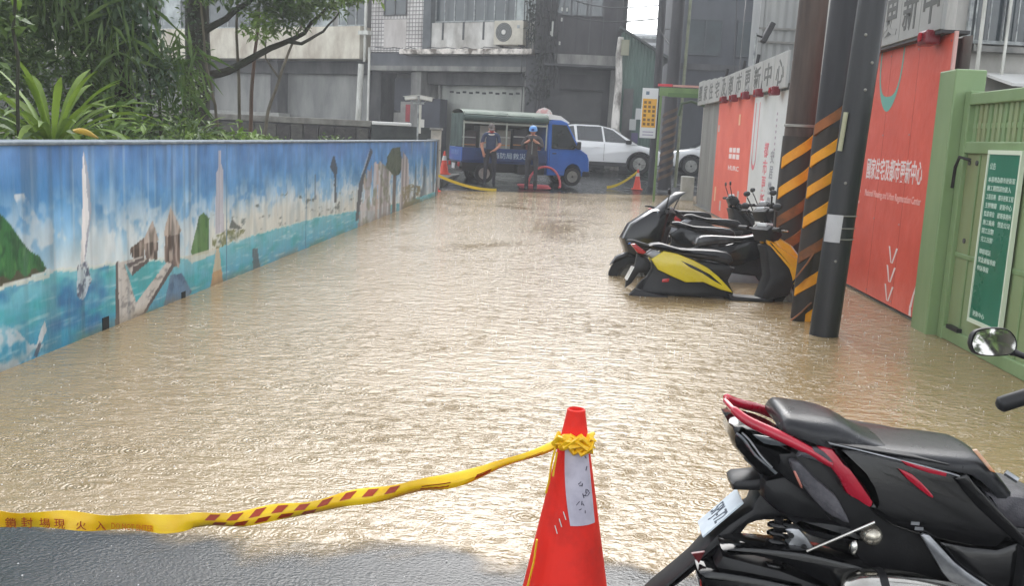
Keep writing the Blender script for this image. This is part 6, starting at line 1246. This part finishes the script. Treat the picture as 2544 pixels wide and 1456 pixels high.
# ------------------------------------------------------------------ foreground motorcycle (side at y = 2.40, mid-plane y = 2.53)
M_BRED = pm('bike_red', srgb(190, 26, 52), srgb(160, 20, 44), 8, .26, .08, coat=.7); M_BBLK = pm('bike_black', srgb(12, 12, 14), srgb(8, 8, 9), 5, .07, .04, coat=.35, spec=.35, bump=.15, bscale=160, bdist=.002); M_BMAT = pm('bike_matt', srgb(28, 28, 30), srgb(20, 20, 22), 20, .42, bump=.25, bscale=220, bdist=.001); M_BGREY = pm('bike_texture', srgb(92, 90, 94), srgb(66, 65, 70), 30, .5, bump=.8, bscale=240, bdist=.002)
M_BSEAT = pm('bike_seat', srgb(40, 41, 44), srgb(28, 29, 32), 24, .30, .10, bump=.35, bscale=260, bdist=.0015); M_LENS = pm('bike_lens', srgb(120, 126, 130), srgb(70, 74, 78), 10, .10, coat=.8); M_ALU = pm('bike_alu', srgb(176, 178, 180), srgb(140, 142, 146), 12, .34, metal=.8)
YC = 2.42
K = thing('parked_motorcycle', 'black and red motor scooter in the right foreground, rear towards the camera', 'motorcycle', (.9, YC, .01), world=True)
def adj(out, y): f = y / 2.4; return [(a * f, 1.42 - (1.42 - b_) * f) for a, b_ in out]
def A3(pts): return [(p[0] * p[1] / 2.4, p[1], 1.42 - (1.42 - p[2]) * p[1] / 2.4) for p in pts]
def pf(nm, out, y, hw, mt, rd=.012, par=K, fit=True): mb = MB(); mb.puff(adj(out, y - hw) if fit else out, y, hw, min(rd, hw)); return mb.build(nm, mt, par, smooth=38)
def both(nm, out, off, hw, mt, rd=.008):
    out = adj(out, YC - off - hw)
    for s in (-1, 1): pf(nm, out, YC + s * off, hw, mt, rd, K, False)
def curve(pts, n=6):
    out = []; P = [Vector(p) for p in pts]
    for i in range(len(P) - 1):
        p0, p1, p2, p3 = P[max(i - 1, 0)], P[i], P[i + 1], P[min(i + 2, len(P) - 1)]
        for k in range(n):
            t = k / n; out.append(.5 * ((2 * p1) + (-p0 + p2) * t + (2 * p0 - 5 * p1 + 4 * p2 - p3) * t * t + (-p0 + 3 * p1 - 3 * p2 + p3) * t ** 3))
    return out + [P[-1]]
def sm(out, n=3): q = [(p.x, p.y) for p in (Vector(v) for v in out)]; c = curve([(a, b, 0) for a, b in q + [q[0]]], n)[:-1]; return [(p.x, p.y) for p in c]
# seats (rounded cushions)
def cushion(nm, top, bot, hw, mt):
    mb = MB(); rs = []
    T = curve([(x, 0, z) for x, z in top], 5); B_ = curve([(x, 0, z) for x, z in bot], 5); n = 24
    for i in range(n + 1):
        u = i / n; a = T[int(u * (len(T) - 1))]; b_ = B_[int(u * (len(B_) - 1))]; h_ = a.z - b_.z; w = hw(u) if callable(hw) else hw; ring = []
        for v, k in ((-1, .10), (-1.0, .45), (-.95, .72), (-.80, .90), (-.45, .985), (0, 1), (.45, .985), (.80, .90), (.95, .72), (1, .45), (1, .10)): ring.append((b_.x + (a.x - b_.x) * k, YC + v * w, b_.z + h_ * k))
        rs.append(ring)
    mb.rings(rs); return mb.build(nm, mt, K, smooth=50)
cushion('pillion_seat', [(.540, .775), (.552, .795), (.60, .794), (.66, .789), (.705, .776), (.757, .748), (.80, .735)], [(.541, .755), (.57, .746), (.61, .734), (.65, .722), (.69, .714), (.75, .708), (.80, .712)], lambda u: .105 + .02 * math.sin(math.pi * min(1, u * 1.3)), M_BSEAT)
cushion('rider_seat', [(.680, .722), (.72, .737), (.794, .735), (.873, .731), (.98, .727), (1.03, .722), (1.075, .685), (1.139, .612)], [(.682, .712), (.751, .706), (.82, .70), (.89, .696), (.984, .684), (1.02, .664), (1.05, .64), (1.085, .606)], lambda u: .13 - .035 * max(0, u - .55) / .45, M_BSEAT)
pf('seat_piping', [(.69, .712), (.80, .700), (.90, .690), (.985, .676), (.985, .671), (.90, .684), (.80, .694), (.69, .706)], YC, .134, M_BMAT, .002)
pf('sticker', [(1.037, .716), (1.047, .719), (1.092, .671), (1.101, .661), (1.086, .665)], YC - .112, .004, pm('sticker_orange', srgb(226, 150, 96), srgb(214, 190, 170), 30, .4), .002)
mb = MB(); mb.tube([(1.085, YC - .10, .69), (1.112, YC - .11, .675)], .008, 6); mb.build('seat_lock', M_ALU, K)
# red grab rails
for s in (-1, 1):
    yy = lambda t: YC + s * (.10 + .03 * min(1, t))
    pts = curve([(.425, YC + s * .055, .795), (.461, YC + s * .085, .773), (.535, YC + s * .118, .749), (.606, YC + s * .126, .719), (.66, YC + s * .128, .690)], 5)
    mb = MB(); mb.tube(pts, [.006] + [.0105 + .003 * math.sin(i * .2) for i in range(len(pts) - 1)], 10); mb.build('grab_rail', M_BRED, K, smooth=60)
mb = MB(); mb.tube([(.43, YC - .055, .79), (.418, YC, .796), (.43, YC + .055, .79)], .008, 8); mb.build('rail_bridge', M_BRED, K, smooth=60)
both('red_panel', sm([(.655, .697), (.691, .694), (.724, .657), (.77, .626), (.799, .59), (.807, .563), (.80, .547), (.769, .564), (.738, .581), (.717, .618), (.688, .65)], 2), .116, .016, M_BRED, .006)
both('rail_joint', sm([(.605, .668), (.615, .685), (.645, .694), (.67, .69), (.70, .66), (.688, .648), (.64, .664)], 2), .123, .012, M_BGREY, .008)
# body sides
both('side_cover', sm([(.685, .706), (.751, .700), (.879, .680), (1.01, .652), (1.041, .626), (1.10, .575), (1.17, .52), (1.13, .46), (.98, .47), (.86, .50), (.80, .545), (.807, .563), (.77, .626), (.724, .657), (.70, .68)], 2), .102, .030, M_BBLK, .016)
both('pale_edge', [(.679, .712), (.751, .701), (.879, .677), (.99, .654), (1.03, .643), (1.03, .639), (.99, .649), (.879, .672), (.751, .696), (.685, .706)], .130, .006, M_ALU, .002)  # pale metal strip shaped to stand for the highlight along the cover's edge
both('red_stripe', [(.861, .679), (.901, .670), (.981, .653), (.979, .643), (.935, .650), (.88, .665)], .1335, .003, M_BRED, .002)
both('red_fin', sm([(.86, .655), (.897, .642), (.941, .604), (.955, .587), (.942, .588), (.884, .63)], 2), .1335, .004, M_BRED, .003)
both('cover_edge', sm([(1.0, .640), (1.03, .652), (1.05, .632), (1.12, .566), (1.26, .44), (1.25, .425), (1.08, .556), (1.02, .615)], 2), .124, .014, M_BBLK, .006)
both('lower_cover', sm([(.98, .47), (1.13, .46), (1.20, .49), (1.30, .43), (1.34, .30), (1.20, .28), (1.13, .335), (1.03, .40)], 2), .10, .030, M_BBLK, .018)
pf('frame_body', [(.62, .69), (.80, .68), (1.0, .64), (1.09, .58), (1.20, .48), (1.30, .40), (1.30, .26), (1.0, .26), (.82, .36), (.74, .46), (.66, .55), (.56, .62), (.55, .68)], YC, .095, M_BMAT, .02)
# tail
pf('tail_light', sm([(.432, .737), (.464, .740), (.52, .730), (.582, .704), (.611, .672), (.594, .655), (.562, .611), (.522, .608), (.447, .679), (.440, .717)], 2), YC, .092, M_BBLK, .025)
for s in (-1, 1):
    f_ = (YC - .094) / 2.4; F = lambda a, y, b_: (a * f_, y, 1.42 - (1.42 - b_) * f_)
    mb = MB(); mb.tube(curve([F(.448, YC + s * .090, .719), F(.467, YC + s * .0945, .707), F(.499, YC + s * .0945, .668), F(.53, YC + s * .0945, .643), F(.557, YC + s * .094, .622)], 4), .0042, 6); mb.build('led_strip', M_LENS, K, smooth=60)
    mb = MB(); mb.tube(curve([F(.462, YC + s * .090, .722), F(.482, YC + s * .0945, .705), F(.512, YC + s * .0945, .668), F(.545, YC + s * .094, .636)], 4), .003, 6); mb.build('led_strip', M_ALU, K, smooth=60)
    pf('lamp_highlight', sm([(.488, .720), (.53, .716), (.582, .700), (.56, .694), (.518, .698)], 2), YC + s * .0925, .004, M_LENS, .003, K, s < 0)  # light patch built on the tail lamp to stand for its white highlights
    pf('indicator', sm([(.591, .655), (.612, .655), (.656, .614), (.711, .572), (.732, .542), (.754, .502), (.728, .509), (.686, .531), (.629, .589), (.596, .636)], 2), YC + s * .122, .016, M_BGREY, .006)
    pf('indicator_lens', sm([(.600, .628), (.606, .632), (.626, .592), (.622, .588)], 2), YC + s * .134, .004, pm('amber_lens', srgb(206, 132, 116), rough=.2), .003)
pf('tail_bracket', [(.448, .584), (.458, .594), (.526, .606), (.56, .60), (.56, .56), (.537, .569), (.453, .566)], YC, .05, M_BMAT, .012)
pf('under_tail', sm([(.53, .60), (.62, .62), (.70, .56), (.75, .50), (.66, .485), (.60, .50), (.53, .55)], 2), YC, .085, M_BMAT, .02)
pf('rear_fender', sm([(.505, .520), (.530, .575), (.60, .56), (.644, .517), (.602, .494), (.545, .49), (.501, .475), (.476, .430), (.434, .399), (.36, .32), (.317, .280), (.26, .225), (.25, .245), (.31, .31), (.363, .366), (.406, .425), (.45, .475)], 2), YC, .05, M_BMAT, .015)
# number plate lies on the sloping fender
q0, q1 = adj([(.392, .436), (.486, .536)], YC - .03); pl0, pl1 = Vector((q0[0], 0, q0[1])), Vector((q1[0], 0, q1[1])); nn = Vector((-(pl1 - pl0).z, 0, (pl1 - pl0).x)).normalized()
mb = MB(); vs = []
for d in (.010, .014):
    for q, y in ((pl0, -.05), (pl1, -.05), (pl1, .05), (pl0, .05)): p = q + nn * d; vs.append((p.x, YC + y, p.z))
mb.add(vs, [(0, 1, 2, 3), (7, 6, 5, 4), (0, 4, 5, 1), (1, 5, 6, 2), (2, 6, 7, 3), (3, 7, 4, 0)]); npl = mb.build('number_plate', pm('plate_white', srgb(214, 224, 230), srgb(196, 208, 216), 20, .35), K)
ax = Vector((0, -1, 0)); ay = (pl1 - pl0).normalized(); o_ = pl0 + nn * .0145
Mp = Matrix(((ax.x, ay.x, nn.x, o_.x + ay.x * .03), (ax.y, ay.y, nn.y, YC + .042), (ax.z, ay.z, nn.z, o_.z + ay.z * .03), (0, 0, 0, 1)))
text('plate_number', '5PJ-72', .05, pm('plate_ink', srgb(70, 80, 92), rough=.5), npl, Mp, .0006, .083, .06)
pf('reflector', [(.361, .388), (.395, .396), (.382, .362)], YC - .076, .006, pm('reflector_red', srgb(96, 30, 34), rough=.3), .003)
# rear suspension and engine
mb = MB(); mb.tube(A3([(.575, YC - .07, .50), (.585, YC - .07, .30)]), .012, 8); sh = mb.build('shock_absorber', M_BMAT, K, smooth=60)
pts = [(.577 + .0 * i + .026 * math.cos(i * .7), YC - .07 + .026 * math.sin(i * .7), .495 - .0024 * i) for i in range(64)]; mb = MB(); mb.tube(A3(pts), .0065, 6); mb.build('spring', M_BBLK, sh, smooth=60)
pf('shock_bracket', sm([(.592, .473), (.629, .477), (.67, .429), (.653, .414), (.60, .416), (.61, .445)], 2), YC - .08, .02, M_ALU, .008)
for q in adj([(.61, .458), (.645, .430), (.622, .425)], YC - .10): mb = MB(); mb.lathe([(.007, -.104), (.007, -.098)], 10, (q[0], YC, q[1]), 'y'); mb.build('bracket_hole', M_BLK, K)
mb = MB(); mb.tube(A3([(.653, YC - .135, .418), (.816, YC - .135, .510)]), .0045, 8); mb.build('stay_rod', M_CHR, K, smooth=60)
mb = MB(); mb.lathe([(.004, -.135), (.018, -.130), (.024, -.122), (.026, -.105)], 18, (*A3([(.815, YC - .12, .471)])[0][:1], YC, A3([(.815, YC - .12, .471)])[0][2]), 'y'); mb.build('oil_cap', pm('cap_champagne', srgb(206, 200, 186), srgb(150, 142, 128), 30, .25, metal=.8), K, smooth=50); mb = MB(); mb.ball(A3([(.771, YC - .12, .437)])[0], .014, 8, sq=(.8, .8, 1.5)); mb.build('bolt_cover', M_CHR, K, smooth=60)
for q in adj([(.916, .515), (.927, .502)], YC - .13): mb = MB(); mb.box(q[0] - .010, q[0] + .010, YC - .134, YC - .126, q[1] - .004, q[1] + .004); mb.build('clip', M_ALU, K)
pf('air_cover', sm([(.60, .50), (.68, .50), (.76, .49), (.80, .45), (.70, .445), (.64, .465)], 2), YC - .06, .05, M_BMAT, .02)
pf('engine_cover', sm([(.438, .404), (.492, .417), (.58, .416), (.654, .412), (.747, .396), (.802, .385), (.842, .356), (.80, .30), (.74, .318), (.66, .35), (.606, .375), (.52, .392), (.46, .388)], 2), YC - .09, .05, M_BBLK, .012)
pf('swing_arm', [(.44, .39), (.60, .36), (.75, .31), (.95, .26), (.95, .20), (.6, .24), (.42, .34)], YC - .06, .045, M_BMAT, .02)
pf('silver_plate', sm([(.935, .482), (.958, .484), (1.027, .417), (1.09, .375), (1.140, .343), (1.09, .339), (1.022, .364), (.985, .41)], 2), YC - .138, .006, M_ALU, .004)
pf('hugger', sm([(.383, .336), (.416, .346), (.50, .34), (.625, .323), (.664, .307), (.66, .24), (.45, .22), (.40, .26)], 2), YC - .05, .075, M_BBLK, .02)
mb = MB(); pts = curve(A3([(.755, YC - .16, .30), (.80, YC - .165, .312), (.92, YC - .165, .318), (1.05, YC - .16, .298), (1.18, YC - .15, .27)]), 5); mb.tube(pts, [.030 + .030 * math.sin(min(1, i / 6) * 1.57) - .0012 * max(0, i - 8) for i in range(len(pts))], 18); mf = mb.build('muffler', M_CHR, K, smooth=50)
mb = MB(); mb.tube(A3([(.84, YC - .165, .312), (.86, YC - .165, .314)]), .0655, 18); mb.build('strap', M_BMAT, mf, smooth=40); mb = MB(); mb.tube([(1.15, YC - .14, .255), (1.3, YC - .1, .18), (1.4, YC, .16)], .022, 10); mb.build('exhaust_pipe', M_CHR, mf, smooth=50)
wheel(K, .72, YC, .23, .22, .12, -1, 5, 'rear_wheel')
# floor, front
pf('foot_board', sm([(1.079, .612), (1.136, .604), (1.20, .600), (1.30, .56), (1.42, .50), (1.42, .46), (1.20, .51), (1.155, .512), (1.091, .569)], 2), YC, .10, M_BGREY, .015)
pf('floor_panel', [(1.20, .46), (1.55, .36), (1.62, .32), (1.60, .26), (1.20, .26)], YC, .17, M_BMAT, .02)
both('floor_trim', sm([(1.150, .512), (1.20, .518), (1.30, .46), (1.30, .44), (1.19, .495)], 2), .125, .012, M_BBLK, .008)
pf('leg_shield', sm([(1.50, .36), (1.58, .36), (1.72, .60), (1.70, .90), (1.62, .92), (1.58, .70), (1.52, .50)], 2), YC, .18, M_BMAT, .04); pf('front_cowl', sm([(1.62, .92), (1.74, .90), (1.92, .70), (1.96, .58), (1.85, .52), (1.72, .58)], 2), YC, .17, M_BBLK, .07); pf('front_fender', sm([(1.72, .45), (1.85, .56), (2.0, .54), (2.12, .40), (1.98, .46), (1.85, .46)], 2), YC, .065, M_BRED, .02)
wheel(K, 1.92, YC, .27, .265, .12, -1, 5, 'front_wheel')
for s in (-1, 1): mb = MB(); mb.tube([(1.74, YC + s * .09, .72), (1.92, YC + s * .095, .27)], .02, 8); mb.build('fork', M_ALU, K, smooth=60)
mb = MB(); mb.tube(curve([(.990, 2.15, .905), (1.12, 2.165, .955), (1.40, 2.30, .965), (1.56, 2.50, .955), (1.56, 2.72, .955), (1.44, 2.92, .96)], 5), .012, 10); mb.build('handlebar', M_BMAT, K, smooth=60)
mb = MB(); mb.tube([(.968, 2.148, .898), (.975, 2.149, .901), (1.10, 2.163, .948)], [.010, .018, .018], 12); mb.build('grip', M_BLK, K, smooth=60); mb = MB(); mb.tube([(1.46, 2.91, .96), (1.56, 2.80, .955)], .018, 10); mb.build('grip', M_BLK, K, smooth=60)
mb = MB(); mb.puff([(1.50, .93), (1.55, 1.0), (1.64, .98), (1.68, .90), (1.56, .88)], YC, .15, .04); mb.build('handlebar_cover', M_BMAT, K, smooth=40)
# mirror: rounded shell with a real reflecting face
mc = Vector((.940, 2.15, 1.041)); outl = sm([(-.054, -.004), (-.046, .022), (-.02, .031), (.025, .030), (.046, .012), (.050, -.014), (.030, -.028), (-.02, -.030), (-.046, -.022)], 3)
fx = Vector((.985, .10, .02)).normalized(); fz = Vector((-.03, .10, .99)).normalized(); fn_ = fz.cross(fx).normalized(); fn_ = fn_ if fn_.y < 0 else -fn_
def mp_(a, b_, d, k=1.0): p = mc + fx * a * k + fz * b_ * k + fn_ * d; return tuple(p)
mb = MB(); mb.rings([[mp_(a, b_, .006, .94) for a, b_ in outl], [mp_(a, b_, .008, 1.0) for a, b_ in outl], [mp_(a, b_, .0, 1.04) for a, b_ in outl], [mp_(a, b_, -.018, .9) for a, b_ in outl], [mp_(a, b_, -.030, .45) for a, b_ in outl]]); mr_ = mb.build('mirror', M_BLK, K, smooth=50)
mb = MB(); mb.add([mp_(a, b_, .0085, .93) for a, b_ in outl], [tuple(range(len(outl)))]); mb.build('mirror_glass', pm('mirror_face', (.9, .9, .9), rough=.02, rvar=.0, metal=1.0), mr_, fixn=False)
mb = MB(); mb.tube(curve([(.985, 2.152, 1.022), (1.03, 2.16, 1.008), (1.12, 2.18, .99), (1.20, 2.20, .962)], 4), [.010, .008, .007, .007, .007, .007, .007, .007, .007, .007, .007, .007, .009], 8); mb.build('mirror_stalk', M_BLK, mr_, smooth=60)
mb = MB(); mb.tube([(1.02, YC + .10, .30), (.98, YC + .20, .012)], .012, 8); mb.build('side_stand', M_BMAT, K)

K.location.x += .012; K.location.z -= .015
# street tree behind the viewer, seen in the motorcycle's mirror
p = wig([(7.6, -7.3, 0), (7.65, -7.3, 1.2), (7.7, -7.3, 3.2)], .04, 91); br = []
bpts([(7.65, -7.3, 1.0), (7.0, -7.3, 1.7), (6.5, -7.3, 2.2)], .07, .02, 92); bpts([(7.65, -7.3, 1.1), (8.2, -7.3, 1.8), (8.8, -7.3, 2.3)], .07, .02, 93)
tree('street_tree', 'tree behind the viewer, seen only as a reflection in the mirror', (7.6, -7.3, 0), (p, rad_lin(len(p), .13, .08)), br, [((7.5 + .8 * math.cos(k * 2.4), -7.3 + .4 * math.sin(k * 2.4), 1.1 + .3 * k), (.6, .5, .35), 260, .15, k % 2) for k in range(8)], [LF_D, LF_M], 95)

# ------------------------------------------------------------------ rainy haze over the whole place
hz = MB(); hz.box(-450, 450, -250, 650, -1.5, 15.5)
hm = bpy.data.materials.new('rain_haze'); hm.use_nodes = True; nt = hm.node_tree; nt.nodes.clear()
vo = nt.nodes.new('ShaderNodeVolumePrincipled'); vo.inputs['Color'].default_value = (.93, .95, .97, 1); vo.inputs['Density'].default_value = HAZE; vo.inputs['Anisotropy'].default_value = .2
oo = nt.nodes.new('ShaderNodeOutputMaterial'); nt.links.new(vo.outputs[0], oo.inputs['Volume'])
hb = hz.build('haze', hm); tag(hb, 'pale rain haze hanging over the street', 'haze', kind='stuff')
